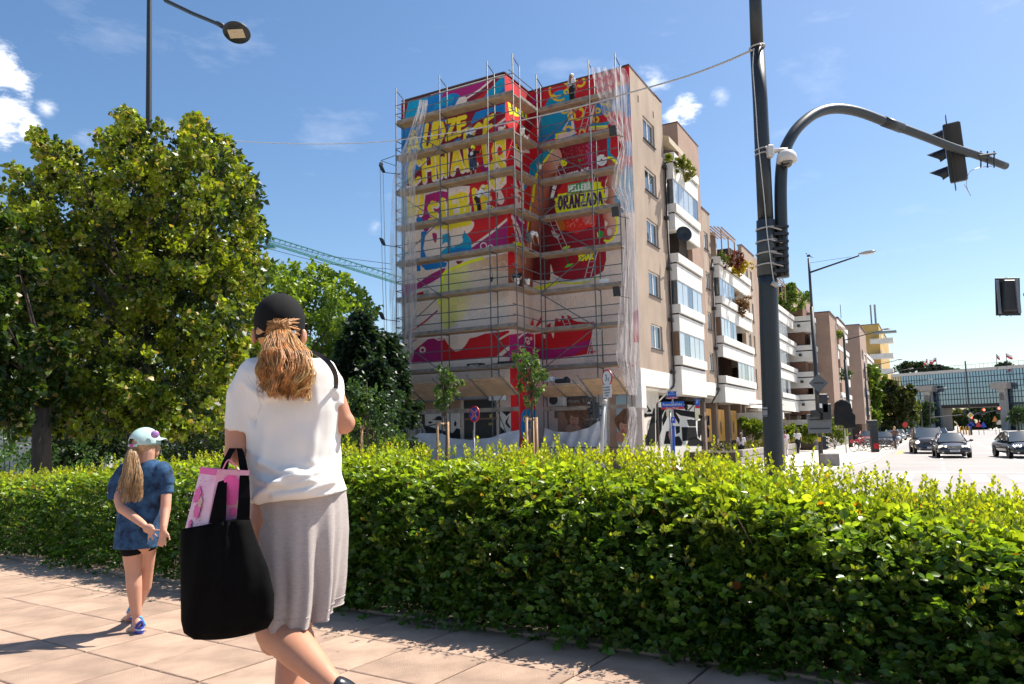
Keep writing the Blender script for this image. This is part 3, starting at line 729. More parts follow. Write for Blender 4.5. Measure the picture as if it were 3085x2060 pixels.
# ---- block 3 ----
Z3=16.75
B3=thing('apartment_building','tan apartment block with a leafy shrub growing on its top balcony','apartment building',SM(45,-5,ZG))
w=MB();wn3=[]
for k in range(5):wn3+=[(53.3,55.0,3.6+2.62*k,5.2+2.62*k),(57.2,58.9,3.6+2.62*k,5.2+2.62*k)]
wn3b=[(31.5,33,4.2+2.66*k,5.5+2.66*k)for k in range(4)]
wall_holes(w,29.42,36.2,3.3,Z2+.02,0,.3,wn3b);wall_holes(w,49.3,62.7,2.6,Z3,0,.3,wn3);sb(w,36.2,49.3,-5,-4.7,12,15.2);sb(w,40.9,41.2,-4.7,-.4,12,15.0)
w.build('wall',M_TAN2,B3)
i3=MB();sb(i3,29.42,62.5,-12,-5.05,ZG,15.4);sb(i3,29.5,36.2,-5,-.9,3,15.4);sb(i3,49.4,62.4,-5,-.9,3,Z3-.1);i3.build('core',M_DARK,B3)
c3=MB();sb(c3,49.3,62.7,-.35,.05,Z3,Z3+.06);c3.build('roof_edge',M_COP,B3)
for w_ in wn3:window(B3,*w_,0)
for w_ in wn3b:window(B3,*w_,0)
balcony_stack(B3,36.2,49.3,.5,[12.6,9.89,7.2,4.5],.45,.85,1.3,41.5,{(1,0),(2,0),(3,0)},last=1.1,panes=4)
pergola(B3,36.6,40.5,14.9,n=9)
bb3=MB();sb(bb3,29.42,62.7,-3,-.3,2.75,2.9);sb(bb3,49.32,62.7,-.28,.03,1.9,2.62);bb3.build('base_beam',M_WHT,B3)
gl=MB();sb(gl,29.42,62.7,-1.25,-1.0,ZG,2.9);gl.build('ground_floor_wall',MATS['dark_brown_wall'],B3)
for a in(36.5,41.0):orange_bay(B3,a,a+3.4,.2,2.4,-.6,face=False)
for s in(35.6,40.2,44.9,49,54,59):pl_=MB();sb(pl_,s,s+.5,-1.0,-.35,ZG,2.75);pl_.build('pillar',M_PILL,B3)
# ---- farther blocks: corner column, shaded end wall, lit street wall ----
def far_block(label,Kpx,Kpy,D,pxl,pxr,m_wall,base_z,wins=(),group=None,base_m=None,winpx=None):
    K=dep(Kpx,Kpy,D);Kg=Vector((K.x,K.y,0));zt=K.z
    def W(a,b,z):return Kg+ES*a-EN*b+EZ*z
    pe=pln(pxr,Kpy,Kg,EN);ls=(pe-Kg).dot(ES);pl=pln(pxl,Kpy,Kg,ES);lm=-(pl-Kg).dot(EN)
    t=thing('apartment_building',label,'apartment building',W(1,1,ZG),group)
    w=MB()
    def bx(mb,a0,a1,b0,b1,z0,z1):return mb.box(W((a0+a1)/2,(b0+b1)/2,(z0+z1)/2),(abs(a1-a0),abs(b1-b0),abs(z1-z0)),ax=(ES,-EN,EZ))
    bx(w,0,.35,0,lm,base_z,zt)
    holes=[]
    for(f0,f1)in wins:
        k=0
        while base_z+1.2+2.75*k+1.4<zt-.8:
            holes.append((ls*f0,ls*f1,base_z+1.0+2.75*k,base_z+2.4+2.75*k));k+=1
    xs=sorted({.35,ls,*[h[0]for h in holes],*[h[1]for h in holes]});zs=sorted({base_z,zt,*[h[2]for h in holes],*[h[3]for h in holes]})
    for i in range(len(zs)-1):
        for j in range(len(xs)-1):
            cx,cz=(xs[j]+xs[j+1])/2,(zs[i]+zs[i+1])/2
            if not any(h[0]<cx<h[1]and h[2]<cz<h[3]for h in holes):bx(w,xs[j],xs[j+1],0,.3,zs[i],zs[i+1])
    w.build('wall',m_wall,t)
    c=MB();bx(c,.4,ls,.9,lm,ZG,zt-.1);c.build('core',M_DARK,t)
    r=MB();bx(r,-.1,ls+.1,-.1,.3,zt,zt+.12);r.build('roof_edge',M_COP,t);r=MB();bx(r,-.1,.3,.301,lm,zt,zt+.12);r.build('roof_edge',M_COP,t)
    for h in holes:
        p=MB();bx(p,h[0],h[1],.18,.2,h[2],h[3]);wo=p.build('window',M_GLASS,t)
        f=MB();bx(f,h[0],h[1],.12,.17,h[2],h[2]+.09);bx(f,h[0],h[1],.12,.17,h[3]-.09,h[3]);bx(f,h[0],h[0]+.09,.12,.17,h[2]+.09,h[3]-.09);bx(f,h[1]-.09,h[1],.12,.17,h[2]+.09,h[3]-.09);f.build('frame',M_PVC,wo)
    bs=MB();bx(bs,.6,ls,.5,lm,ZG,base_z);bs.build('ground_floor_wall',MATS['dark_brown_wall'],t)
    for k in range(4):pb=MB();bx(pb,ls*(.02+.3*k),ls*(.02+.3*k)+.5,.0,.5,ZG,base_z);pb.build('pillar',M_PILL,t)
    return t,W,bx,ls,lm,zt
def far_balconies(t,Kpx,Kpy,D,pxr,tops,m_off,cap=.5,band=1.0,mtl=None,dark=True):
    K=dep(Kpx,Kpy,D);Kg=Vector((K.x,K.y,0));pe=pln(pxr,Kpy,Kg,EN);ls=(pe-Kg).dot(ES)
    def bx(mb,a0,a1,b0,b1,z0,z1):return mb.box(Kg+ES*((a0+a1)/2)-EN*((b0+b1)/2)+EZ*((z0+z1)/2),(abs(a1-a0),abs(b1-b0),abs(z1-z0)),ax=(ES,-EN,EZ))
    for zt in tops:
        b=MB();bx(b,-.05,ls,-.1,m_off,zt-cap,zt);bx(b,0,ls,0,m_off,zt-cap-.12-band,zt-cap-.12);b.build('balcony_front',mtl or M_WHT,t)
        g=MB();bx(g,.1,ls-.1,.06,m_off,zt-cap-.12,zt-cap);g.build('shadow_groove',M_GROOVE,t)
        s_=MB();s_.box(Kg-ES*.3-EN*(m_off*.4)+EZ*(zt-cap-.5),(.5,.25,.25),ax=(ES,-EN,EZ));s_.build('rain_spout',M_BLK,t)
    if dark:
        d=MB();bx(d,.2,ls,.8,m_off,tops[-1]-2,tops[0]+1.0);d.build('loggia_wall',M_LOGG,t)
        q=MB();n=len(tops)
        for i,zt in enumerate(tops[1:]):
            if i%2==0:bx(q,.3,ls*.9,.2,.25,zt,zt+1.1)
        q.build('balcony_pane',M_GLASSB,t)
Bk4a=far_block('brown apartment block whose balconies flank the tall lamp post',2497,940,78,2430,2515,M_TAN2,2.4)[0]
far_balconies(Bk4a,2447,1010,76,2474,[12.6,9.6,6.9,4.6],3)
b4,W4,bx4,ls4,lm4,zt4=far_block('brown apartment block with a wood-slat pergola over its top terrace',2523,957,86,2497,2542,M_TAN2,2.6)
far_balconies(b4,2522,1020,85,2553,[13.5,10.6,7.9,5.2],3)
pg=MB()
for k in range(7):
    a=dep(2483+8*k,978+2.6*k,83);pg.box(a,(1.9,.12,.05),ax=(EN,ES,EZ))
pg.build('pergola_slat',MATS['pergola_wood'],b4)
b5,W5,bx5,ls5,lm5,zt5=far_block('pinkish apartment block with a wide plain end wall, nearest the street trees',2587,978,106,2540,2605,M_PINK,1.7,wins=[(.12,.38),(.55,.85)])
far_balconies(b5,2600,1045,112,2628,[12.6,10.0,6.6,3.6],3)
b6,W6,bx6,ls6,lm6,zt6=far_block('ochre tower block with antennas standing at the end of the row',2646,976,150,2570,2672,M_YEL,3,wins=[])
for k,zz in enumerate([17.8,14.6,11.3,8.0,4.8]):
    q=MB();p=dep(2657,1028+46*k,150);q.box(p,(4.2,2.6,1.0),ax=(EN,ES,EZ));q.box(p+EZ*.9,(.15,2.4,.8),ax=(EN,ES,EZ));q.build('balcony_front',M_WHT,b6)
q=MB();q.box(dep(2665,1001,148),(4.2,2,.35),ax=(EN,ES,EZ));q.build('awning',mat('grey_canvas',(.2,.24,.24),.8),b6)
an=MB();K=dep(2626,975,158)
an.tube([K,K+EZ*4.0],.16,6);an.build('antenna',mat('grey_metal',(.3,.31,.32),.5,metal=.3),b6);an=MB();an.tube([K+EN*.8,K+EN*.8+EZ*4.0],.2,6)
an.build('antenna',mat('grey_metal',(.3,.31,.32),.5,metal=.3),b6)
an=MB();K2=dep(2534,958,88);an.tube([K2,K2+EZ*1.6],.035,4);an.build('antenna',M_BLK,b4)
for o in(B1,B2,B3,Bk4a,b4,b5,b6):pass
# ---------------- the painted mural (flat paint on three wall faces) ----------------
PXM=56.0
CROP={'a':(1200,240,4.9),'b':(1200,540,4.9),'c':(1600,200,4.6125),'d':(1600,500,4.356),'e':(1180,820,4.6122),'f':(1560,820,4.6125),'p':(0,0,1),'g':(1150,1180,3.9133),'h':(1120,700,2.24)}
class Canvas:
    def __init__(s,P,n,xdir,x0,x1,z0,z1,base):
        s.P,s.n,s.xd,s.x0,s.x1,s.z0,s.z1=P,n,xdir,x0,x1,z0,z1
        s.W=int((x1-x0)*PXM);s.H=int((z1-z0)*PXM);s.im=np.ones((s.H,s.W,3),np.float32)*np.array(base,np.float32)
    def uv(s,pts,crop):
        ox,oy,sc=CROP[crop];out=[]
        for x,y in pts:
            p=pln(ox+x/sc,oy+y/sc,s.P,s.n);out.append((((p-P0g).dot(s.xd)-s.x0)*PXM,(p.z-s.z0)*PXM))
        return np.array(out)
    def _mask(s,q):
        a=max(0,int(q[:,0].min())-1);b=min(s.W,int(q[:,0].max())+2);c=max(0,int(q[:,1].min())-1);d=min(s.H,int(q[:,1].max())+2)
        if a>=b or c>=d:return None
        yy,xx=np.mgrid[c:d,a:b];yy=yy+.5;xx=xx+.5;m=np.zeros(xx.shape,bool);n=len(q)
        for i in range(n):
            x1,y1=q[i];x2,y2=q[(i+1)%n]
            if y1==y2:continue
            c_=((y1>yy)!=(y2>yy))&(xx<(x2-x1)*(yy-y1)/(y2-y1)+x1);m^=c_
        return a,b,c,d,m,xx,yy
    def smooth(s,q,n=5):
        k=len(q);out=[]
        for i in range(k):
            p0,p1,p2,p3=q[i-1],q[i],q[(i+1)%k],q[(i+2)%k]
            for j in range(n):
                t=j/n;out.append(.5*(2*p1+(p2-p0)*t+(2*p0-5*p1+4*p2-p3)*t*t+(3*p1-p0-3*p2+p3)*t**3))
        return np.array(out)
    def poly(s,crop,pts,col,col2=None,cdir=None,sm=False,a=1.0):
        q=s.uv(pts,crop)
        if sm:q=s.smooth(q)
        r=s._mask(q)
        if r is None:return
        x0,x1,y0,y1,m,xx,yy=r;c=np.array(col,np.float32)
        if col2 is not None:
            g=s.uv(cdir,crop);v=g[1]-g[0];t=np.clip(((xx-g[0][0])*v[0]+(yy-g[0][1])*v[1])/(v@v),0,1)[...,None]
            t=t*t*(3-2*t);C=c*(1-t)+np.array(col2,np.float32)*t;sub=s.im[y0:y1,x0:x1];sub[m]=sub[m]*(1-a)+C[m]*a
        else:sub=s.im[y0:y1,x0:x1];sub[m]=sub[m]*(1-a)+c*a
    def stroke(s,crop,pts,w,col,jit=0,a=1):
        q=s.uv(pts,crop);w=w*PXM/2
        x0=max(0,int(q[:,0].min()-w-2));x1=min(s.W,int(q[:,0].max()+w+2));y0=max(0,int(q[:,1].min()-w-2));y1=min(s.H,int(q[:,1].max()+w+2))
        if x0>=x1 or y0>=y1:return
        yy,xx=np.mgrid[y0:y1,x0:x1];d=np.full(xx.shape,1e9)
        for i in range(len(q)-1):
            A,B=q[i],q[i+1];v=B-A;L2=max(v@v,1e-6);t=np.clip(((xx-A[0])*v[0]+(yy-A[1])*v[1])/L2,0,1)
            d=np.minimum(d,np.hypot(xx-A[0]-t*v[0],yy-A[1]-t*v[1]))
        k=np.clip(w-d+.5,0,1)[...,None]*a;s.im[y0:y1,x0:x1]=s.im[y0:y1,x0:x1]*(1-k)+np.array(col,np.float32)*k
    def ring(s,crop,c,r,w,col,a0=0,a1=360):
        ox,oy,sc=CROP[crop]
        pts=[(c[0]+math.cos(RAD(t))*r*.93,c[1]+math.sin(RAD(t))*r)for t in np.linspace(a0,a1,25)];s.stroke(crop,pts,w,col)
    def build(s,name,par,th,extra_m0,extra_m1,along,pos):
        n_=rng.normal(0,1,(s.H//3+1,s.W//3+1));big=np.kron(n_,np.ones((3,3)))[:s.H,:s.W]
        n2=np.kron(rng.normal(0,1,(s.H//60+2,s.W//40+2)),np.ones((60,40)))[:s.H,:s.W]
        s.im*=(1+.045*big+.03*n2)[...,None];s.im=np.clip(s.im*1.2,0,.9)
        im=bpy.data.images.new(name+'_paint',s.W,s.H,float_buffer=True);im.colorspace_settings.name='Non-Color'
        px=np.ones((s.H,s.W,4),np.float32);px[...,:3]=s.im;im.pixels.foreach_set(px.ravel());im.update()
        im.pack()if False else None
        M=bpy.data.materials.new(name+'_paint');M.use_nodes= True;N=M.node_tree.nodes;L=M.node_tree.links;b=N['Principled BSDF'];b.inputs['Roughness'].default_value=.62;b.inputs['Specular IOR Level'].default_value=.3
        t=N.new('ShaderNodeTexImage');t.image=im;uvn=N.new('ShaderNodeUVMap');uvn.uv_map='UVMap';L.new(uvn.outputs[0],t.inputs[0]);L.new(t.outputs[0],b.inputs['Base Color'])
        nz=N.new('ShaderNodeTexNoise');nz.inputs['Scale'].default_value=18;bp=N.new('ShaderNodeBump');bp.inputs['Strength'].default_value=.25;bp.inputs['Distance'].default_value=.02;tc=N.new('ShaderNodeTexCoord');L.new(tc.outputs['Object'],nz.inputs['Vector']);L.new(nz.outputs[0],bp.inputs['Height']);L.new(bp.outputs[0],b.inputs['Normal'])
        mb=MB()
        if along=='m':
            mb.box(SM(pos+th/2,(s.x0+s.x1)/2,(s.z0+s.z1)/2),(th,s.x1-s.x0,s.z1-s.z0),ax=(ES,EN,EZ))
        else:
            mb.box(SM((s.x0+s.x1)/2,pos-th/2,(s.z0+s.z1)/2),(s.x1-s.x0,th,s.z1-s.z0),ax=(ES,EN,EZ))
        o=mb.build(name,M,par);me=o.data;uv=me.uv_layers.new(name='UVMap')
        for lp in me.loops:
            v=me.vertices[lp.vertex_index].co;x=(Vector(v)-P0g).dot(s.xd);uv.data[lp.index].uv=((x-s.x0)/(s.x1-s.x0),(v.z-s.z0)/(s.z1-s.z0))
        return o
RED=(.50,.010,.016);MAR=(.19,.006,.018);MAG=(.33,.010,.12);BLU=(.004,.16,.42);TEA=(.0,.26,.42);YLW=(.74,.54,.015);CRM=(.72,.56,.47);BYE=(.80,.82,.01);SKN=(.55,.25,.14);DBR=(.22,.035,.02);PUR=(.07,.01,.07);GRN=(.01,.30,.05);WHT=(.8,.76,.72);DRE=(.26,.006,.012)
CA=Canvas(SM(-2.67,0,0),ES,EN,-12.49,-5.82,ZG,19.75,CRM)
A=CA.poly
A('a',[(0,340),(1640,-60),(1760,1568),(0,1568)],MAR)
A('b',[(1060,-20),(1760,-20),(1760,560),(1660,560),(1090,980),(960,780),(880,560),(1050,200)],RED)
A('a',[(1180,860),(1640,480),(1760,1568),(1180,1568),(1100,1200)],RED)
A('a',[(150,320),(700,170),(620,600),(80,640)],BLU);A('a',[(150,320),(440,250),(380,560),(90,620)],TEA)
A('a',[(640,300),(1380,-20),(1440,-20),(980,300),(900,360)],MAG);A('a',[(660,190),(1370,-5),(1330,20),(900,330),(640,280)],MAG)
A('a',[(1010,370),(1440,-20),(1640,-40),(1230,310)],MAR);A('a',[(1000,390),(1480,20),(1250,300)],RED)
CA.stroke('a',[(1390,-10),(1200,150),(990,290)],.11,CRM)
A('a',[(1500,-20),(1640,-50),(1640,240),(1230,310),(1330,160)],TEA);A('a',[(1590,60),(1640,50),(1640,240),(1440,260)],BLU)
A('a',[(500,470),(620,330),(720,230),(840,200),(910,250),(850,340),(830,460),(700,500)],BLU,sm=True);A('a',[(490,470),(630,290),(760,220),(820,260),(780,350),(560,420)],TEA,sm=True)
A('a',[(840,400),(870,310),(930,250),(1000,260),(1000,350),(930,400)],CRM,sm=True);A('a',[(660,460),(720,410),(800,385),(830,430),(760,520),(680,520)],CRM,sm=True)
A('a',[(1140,480),(1640,330),(1650,520),(1520,480),(1390,470),(1250,560),(1080,660),(960,830),(870,920),(820,930),(840,850),(950,760),(1070,630)],BLU)
A('a',[(40,740),(330,660),(600,600),(760,580),(830,640),(760,790),(640,880),(420,1010),(280,1080),(210,1200),(40,1320)],BLU)
A('a',[(20,1200),(130,1180),(260,1200),(330,1290),(230,1420),(100,1568),(20,1568)],BLU);A('b',[(30,-20),(120,-20),(120,250),(140,560),(100,900),(60,1420),(30,1420)],TEA)
A('b',[(380,240),(620,170),(740,190),(700,420),(600,640),(480,780),(380,760),(280,560),(290,480)],MAG);A('b',[(260,560),(320,550),(390,640),(400,720),(280,720)],BLU)
A('a',[(1220,1200),(1500,1190),(1560,1060),(1700,1000),(1700,1090),(1560,1240),(1400,1330),(1260,1400),(1220,1330)],MAG);A('a',[(1440,680),(1600,560),(1620,620),(1500,770),(1400,820)],MAG)
for l in([(1430,690),(1600,560)],[(1500,770),(1630,620)],[(1590,1000),(1700,970)],[(1500,1210),(1700,1095)]):CA.stroke('a',l,.12,CRM)
A('b',[(620,1140),(640,820),(800,780),(980,780),(1060,870),(1090,970),(1095,1075),(700,1140)],TEA);A('b',[(660,1140),(760,1050),(900,1010),(1090,1020),(1095,1075),(700,1140)],BLU)
A('b',[(390,740),(480,740),(470,900),(420,1010),(390,990)],MAG)
A('b',[(310,780),(420,760),(390,940),(440,1160),(720,1230),(700,1290),(560,1320),(410,1345),(340,1280),(320,1000)],BLU);A('b',[(270,1120),(310,1120),(330,1350),(270,1360)],BLU)
A('b',[(1090,990),(1660,545),(1760,620),(1760,930),(1640,950),(1500,1005),(1090,1075)],MAG);CA.stroke('b',[(1090,985),(1370,790),(1660,545)],.13,CRM)
A('b',[(1560,990),(1640,930),(1740,910),(1760,930),(1760,1000),(1500,1010)],BLU);CA.stroke('b',[(1580,1000),(1680,960),(1760,950)],.16,BYE)
A('b',[(1180,1180),(1740,1060),(1760,1568),(640,1568),(720,1380),(900,1290)],(.52,.22,.13),(.60,.44,.30),[(1740,1080),(1100,1500)])
A('e',[(700,-20),(1760,-20),(1760,260),(1500,380),(1280,480),(1000,650),(780,780),(690,760),(640,400)],(.62,.45,.33),(.66,.52,.44),[(1300,0),(1100,560)])
A('b',[(690,1400),(900,1310),(1040,1260),(960,1568),(640,1568)],(.66,.58,.22));A('e',[(720,-10),(1000,-20),(1110,30),(1130,300),(1060,520),(980,640),(860,740),(720,800),(640,420)],(.66,.60,.16),(.63,.50,.30),[(760,300),(1130,320)])
A('b',[(840,1210),(960,1200),(950,1230),(880,1255)],MAR);A('b',[(960,1200),(1140,1170),(1080,1200),(900,1260)],CRM)
CA.stroke('b',[(1240,1165),(1050,1220),(820,1310),(690,1370)],.16,BYE);CA.stroke('b',[(680,1380),(650,1470),(630,1568)],.13,BYE);CA.stroke('e',[(720,-10),(700,60),(680,200),(662,310),(655,430)],.15,BYE)
A('b',[(260,1568),(420,1440),(560,1360),(690,1310),(660,1380),(560,1460),(400,1568)],MAG,sm=True)
A('e',[(-20,180),(150,170),(350,150),(560,60),(710,-20),(690,60),(560,140),(350,240),(250,300),(150,345),(-20,400)],MAG);A('e',[(-20,340),(140,340),(350,290),(510,245),(500,290),(420,340),(280,380),(140,470),(-20,500)],RED)
CA.stroke('e',[(630,540),(480,670)],.1,MAG);CA.stroke('e',[(470,680),(330,780)],.1,RED);CA.stroke('e',[(320,790),(190,850)],.1,RED);CA.stroke('e',[(330,940),(240,1000)],.1,MAG)
A('e',[(170,1260),(310,1090),(500,930),(610,915),(710,920),(700,1235),(240,1255)],MAG)
A('e',[(690,1235),(690,920),(730,920),(800,1030),(880,1100),(950,1090),(1020,1020),(1080,920),(1170,900),(1290,855),(1600,815),(1760,790),(1760,1568),(1690,1500),(1700,1180),(1480,1170)],RED)
A('e',[(1690,1185),(1490,1172),(1500,1150),(1700,1060)],RED);CA.stroke('e',[(1500,930),(1600,870),(1720,815)],.1,CRM)
CA.stroke('e',[(1490,1165),(1590,1080),(1760,960)],.2,CRM);A('e',[(1560,1158),(1670,1060),(1760,1010),(1760,1190)],MAG);A('e',[(1690,960),(1760,900),(1760,1400),(1680,1300)],MAG)
CA.stroke('e',[(600,920),(650,945),(710,935)],.07,CRM);CA.ring('e',(427,1083),36,.1,CRM);CA.ring('e',(1730,900),55,.08,CRM)
for c_,r_ in(((1255,990),48),((1355,1010),38)):CA.ring('b',c_,r_,.06,CRM)
CA.ring('b',(1670,905),18,.05,CRM);CA.ring('b',(1300,1350),55,.05,(.66,.50,.42));CA.ring('b',(1540,1280),60,.05,(.64,.45,.36));CA.ring('b',(1270,1430),60,.04,(.66,.50,.42));CA.ring('b',(1060,1380),40,.04,(.66,.50,.40))
SK=(.44,.38,.34)
for pts in([(1640,300),(1400,480),(1100,640),(860,760)],[(1660,330),(1430,520),(1120,680)],[(1660,690),(1500,740),(1300,800)]):CA.stroke('e',pts,.018,SK)
for c_,r_ in(((1270,600),45),((1270,600),25),((620,760),50),((620,760),25),((420,820),50),((500,530),40),((1120,560),60)):CA.ring('e',c_,r_,.015,SK)
GL={'A':[[(0,1),(.45,0),(.55,0),(1,1)],[(.2,.65),(.8,.65)]],'C':[[(1,.2),(.7,0),(.3,.05),(0,.4),(.05,.8),(.4,1),(.9,.85)]],'H':[[(0,0),(.05,1)],[(.95,0),(1,1)],[(0,.5),(1,.5)]],'W':[[(0,0),(.22,1),(.5,.25),(.78,1),(1,0)]],
      'L':[[(0,0),(.05,1),(.9,.9)]],'I':[[(.5,0),(.5,1)]],'E':[[(1,.05),(.1,.05),(.05,1),(1,.95)],[(.1,.5),(.8,.48)]],'U':[[(0,0),(.05,.75),(.35,1),(.75,.95),(1,.7),(1,0)]],'D':[[(0,0),(.05,1),(.6,.9),(1,.5),(.6,.08),(0,0)]],'Z':[[(0,.05),(1,.05),(.05,.95),(1,.95)]],
      'S':[[(1,.12),(.5,0),(.1,.2),(.35,.5),(.85,.65),(.75,.95),(.1,.92)]],'B':[[(0,0),(.05,1),(.7,.9),(.85,.65),(.1,.5),(.7,.35),(.7,.1),(0,0)]],'O':[[(.5,0),(.1,.25),(.05,.7),(.45,1),(.9,.75),(.95,.3),(.5,0)]],'N':[[(0,1),(.05,0),(.9,1),(1,0)]],
      'R':[[(0,1),(.05,0),(.8,.1),(.8,.45),(.1,.52),(1,1)]],'P':[[(0,1),(.05,0),(.8,.1),(.85,.45),(.1,.55)]],'Y':[[(0,0),(.5,.5),(1,0)],[(.5,.5),(.45,1)]],'T':[[(0,0),(1,0)],[(.5,0),(.5,1)]],'!':[[(.5,0),(.5,.62)],[(.5,.95),(.5,1)]],'M':[[(0,1),(.1,0),(.5,.6),(.9,0),(1,1)]],'K':[[(0,0),(0,1)],[(1,0),(.05,.5),(1,1)]],'G':[[(1,.2),(.6,0),(.1,.3),(.1,.8),(.6,1),(1,.8),(1,.55),(.6,.55)]],'X':[[(0,0),(1,1)],[(1,0),(0,1)]]}
def word(cv,crop,w,tl,tr,bl,br,sw,col,shadow=None,gap=.28,sh=(18,30),shw=1.7):
    n=len(w);tl,tr,bl,br=map(np.array,(tl,tr,bl,br))
    for pas in(0,1):
        if pas==0 and shadow is None:continue
        for i,ch in enumerate(w):
            if ch not in GL:continue
            for st in GL[ch]:
                q=[]
                for(x,y)in st:
                    u=(i+gap/2+x*(1-gap))/n;t=tl+(tr-tl)*u;b=bl+(br-bl)*u;p=t+(b-t)*y;q.append(tuple(p+(np.array(sh)if pas==0 else 0)))
                cv.stroke(crop,q,sw*(shw if pas==0 else 1),shadow if pas==0 else col)
word(CA,'a','UDZE',(400,680),(1000,540),(330,1080),(1040,740),.26,YLW,MAR,.28,(26,10),1.3)
word(CA,'a','ICE',(900,860),(1420,500),(890,1010),(1400,830),.24,YLW,MAR,.3,(-22,10),1.4)
word(CA,'a','A',(150,800),(290,760),(120,1130),(330,1090),.22,YLW,BLU,.1)
word(CA,'a','CHWALIC',(130,1190),(1560,900),(130,1560),(1600,1140),.25,YLW,CRM,.30,(12,20),1.3)
word(CA,'a','O',(1330,1170),(1560,1150),(1330,1568),(1560,1568),.28,YLW,CRM,.1)
word(CA,'b','NI',(130,290),(420,220),(140,560),(380,480),.25,YLW,CRM,.3,(12,18),1.3)
word(CA,'b','SIEBIE',(420,380),(1340,90),(430,640),(1400,450),.27,YLW,CRM,.28,(13,20),1.28)
word(CA,'b','AOLE',(200,800),(960,640),(130,1230),(960,900),.30,CRM,None,.42)
A('b',[(450,800),(560,740),(640,800),(640,1060),(600,1150),(520,1150),(450,950)],CRM,sm=True);A('b',[(760,700),(960,680),(960,800),(900,900),(830,910),(770,860)],CRM,sm=True);A('b',[(500,800),(560,800),(570,860),(550,940),(520,900)],MAG,sm=True)
A('b',[(970,660),(1100,620),(1110,700),(1050,780),(990,790)],CRM,sm=True);CA.stroke('b',[(560,700),(700,690),(760,720)],.3,YLW);CA.stroke('b',[(780,690),(940,660),(1040,640)],.32,YLW)
A('b',[(1410,20),(1530,-20),(1490,100),(1560,280),(1540,360),(1490,370),(1460,330),(1470,200)],CRM,sm=True);CA.stroke('a',[(1560,900),(1570,1090)],.22,CRM);CA.stroke('a',[(1545,900),(1550,1040)],.2,YLW)
A('g',[(-60,-20),(1640,-60),(1640,800),(-60,800)],(.50,.40,.34))
A('g',[(340,80),(930,60),(940,420),(340,420)],(.30,.19,.13));A('g',[(505,250),(925,240),(925,500),(505,500)],(.55,.50,.46));A('g',[(1385,240),(1540,230),(1550,560),(1385,560)],(.58,.53,.48));A('g',[(505,210),(920,200),(920,235),(505,245)],(.45,.32,.24))
for pts in([(590,330),(630,315),(650,290),(690,285),(715,320),(700,340),(640,335)],[(545,360),(570,345),(600,362),(570,378)],[(510,395),(700,450),(800,480),(930,500),(930,620),(510,560)],[(840,480),(880,430),(925,440),(925,560),(840,560)],[(850,370),(868,335),(882,370),(878,405),(855,405)],[(1400,225),(1540,220),(1470,290),(1455,270)],[(1455,350),(1500,280),(1480,360),(1520,420),(1500,430),(1460,385)],[(1385,400),(1440,450),(1500,560),(1385,560)]):
    A('g',pts,(.012,.013,.016))
CA.stroke('g',[(545,480),(545,405),(720,365)],.05,(.03,.03,.035));A('g',[(730,400),(760,385),(800,400),(800,440),(760,450)],(.35,.16,.08),sm=True)
A('h',[(950,930),(1010,925),(1015,1560),(955,1560)],RED)
for(c_,r_)in(((982,1000),12),((985,1080),12),((975,1150),10)):CA.ring('h',c_,r_,.06,(.6,.42,.02))
A('h',[(975,1230),(1010,1190),(1012,1380),(985,1330)],BLU)
oA=CA.build('painted_wall',B1,.32,0,0,'m',-2.67)
CB=Canvas(SM(0,-5.82,0),EN,ES,-2.668,-.002,ZG,19.74,RED);Bp=CB.poly
Bp('a',[(1610,-60),(1960,60),(1960,200),(1900,400),(1610,190)],(.60,.015,.02),(.36,.008,.016),[(1640,0),(1900,100)])
Bp('a',[(1615,330),(1720,400),(1900,500),(1900,590),(1860,560),(1760,540),(1720,560),(1690,510),(1640,520)],BYE)
for k in range(5):CB.stroke('a',[(1668+46*k,370+34*k),(1676+46*k,430+30*k)],.16,PUR)
Bp('a',[(1615,530),(1700,530),(1850,580),(1900,620),(1860,740),(1740,700),(1700,640),(1620,680)],(.62,.02,.02));Bp('a',[(1900,560),(1960,570),(1960,860),(1880,850),(1800,780)],DRE);Bp('a',[(1880,840),(1960,780),(1960,930),(1930,940)],CRM)
Bp('a',[(1700,880),(1960,1080),(1960,1568),(1700,1568)],RED);Bp('a',[(1720,930),(1830,1010),(1830,1330),(1730,1260)],CRM);Bp('a',[(1725,940),(1800,1000),(1830,1020),(1830,1090),(1760,1050),(1735,1000)],YLW,sm=True);Bp('a',[(1750,960),(1790,1000),(1790,1050),(1760,1020)],MAR)
for l in([(1830,1060),(1930,1070)],[(1840,1000),(1920,1060)]):CB.stroke('a',l,.13,CRM)
Bp('b',[(1700,-40),(1860,0),(1850,430),(1720,420)],CRM)
for pts in([(1740,0),(1770,10),(1810,110),(1790,160),(1750,80)],[(1760,200),(1800,180),(1840,240),(1810,260)],[(1770,260),(1790,260),(1790,350),(1765,330)],[(1700,540),(1770,540),(1800,620),(1820,690),(1770,660),(1730,600)],[(1750,720),(1800,700),(1840,800),(1830,900),(1780,830)]):Bp('b',pts,RED if pts[0][1]<300 else MAG)
Bp('b',[(1860,60),(1960,100),(1940,420),(1890,560),(1860,500)],RED);Bp('b',[(1700,520),(1860,590),(1860,900),(1820,1000),(1720,940)],MAG);CB.stroke('b',[(1680,560),(1760,700),(1840,960)],.26,CRM);CB.stroke('b',[(1700,640),(1730,780),(1790,980)],.2,CRM);CB.stroke('b',[(1780,580),(1850,640)],.16,CRM)
Bp('a',[(1930,1400),(1960,1180),(2000,1100),(2000,1568),(1930,1568)],TEA);Bp('b',[(1860,70),(1900,100),(1880,160),(1850,140)],TEA);CB.stroke('b',[(1965,330),(1930,560),(1900,790)],.14,BYE);CB.stroke('b',[(1950,330),(1915,560),(1885,790)],.07,BLU)
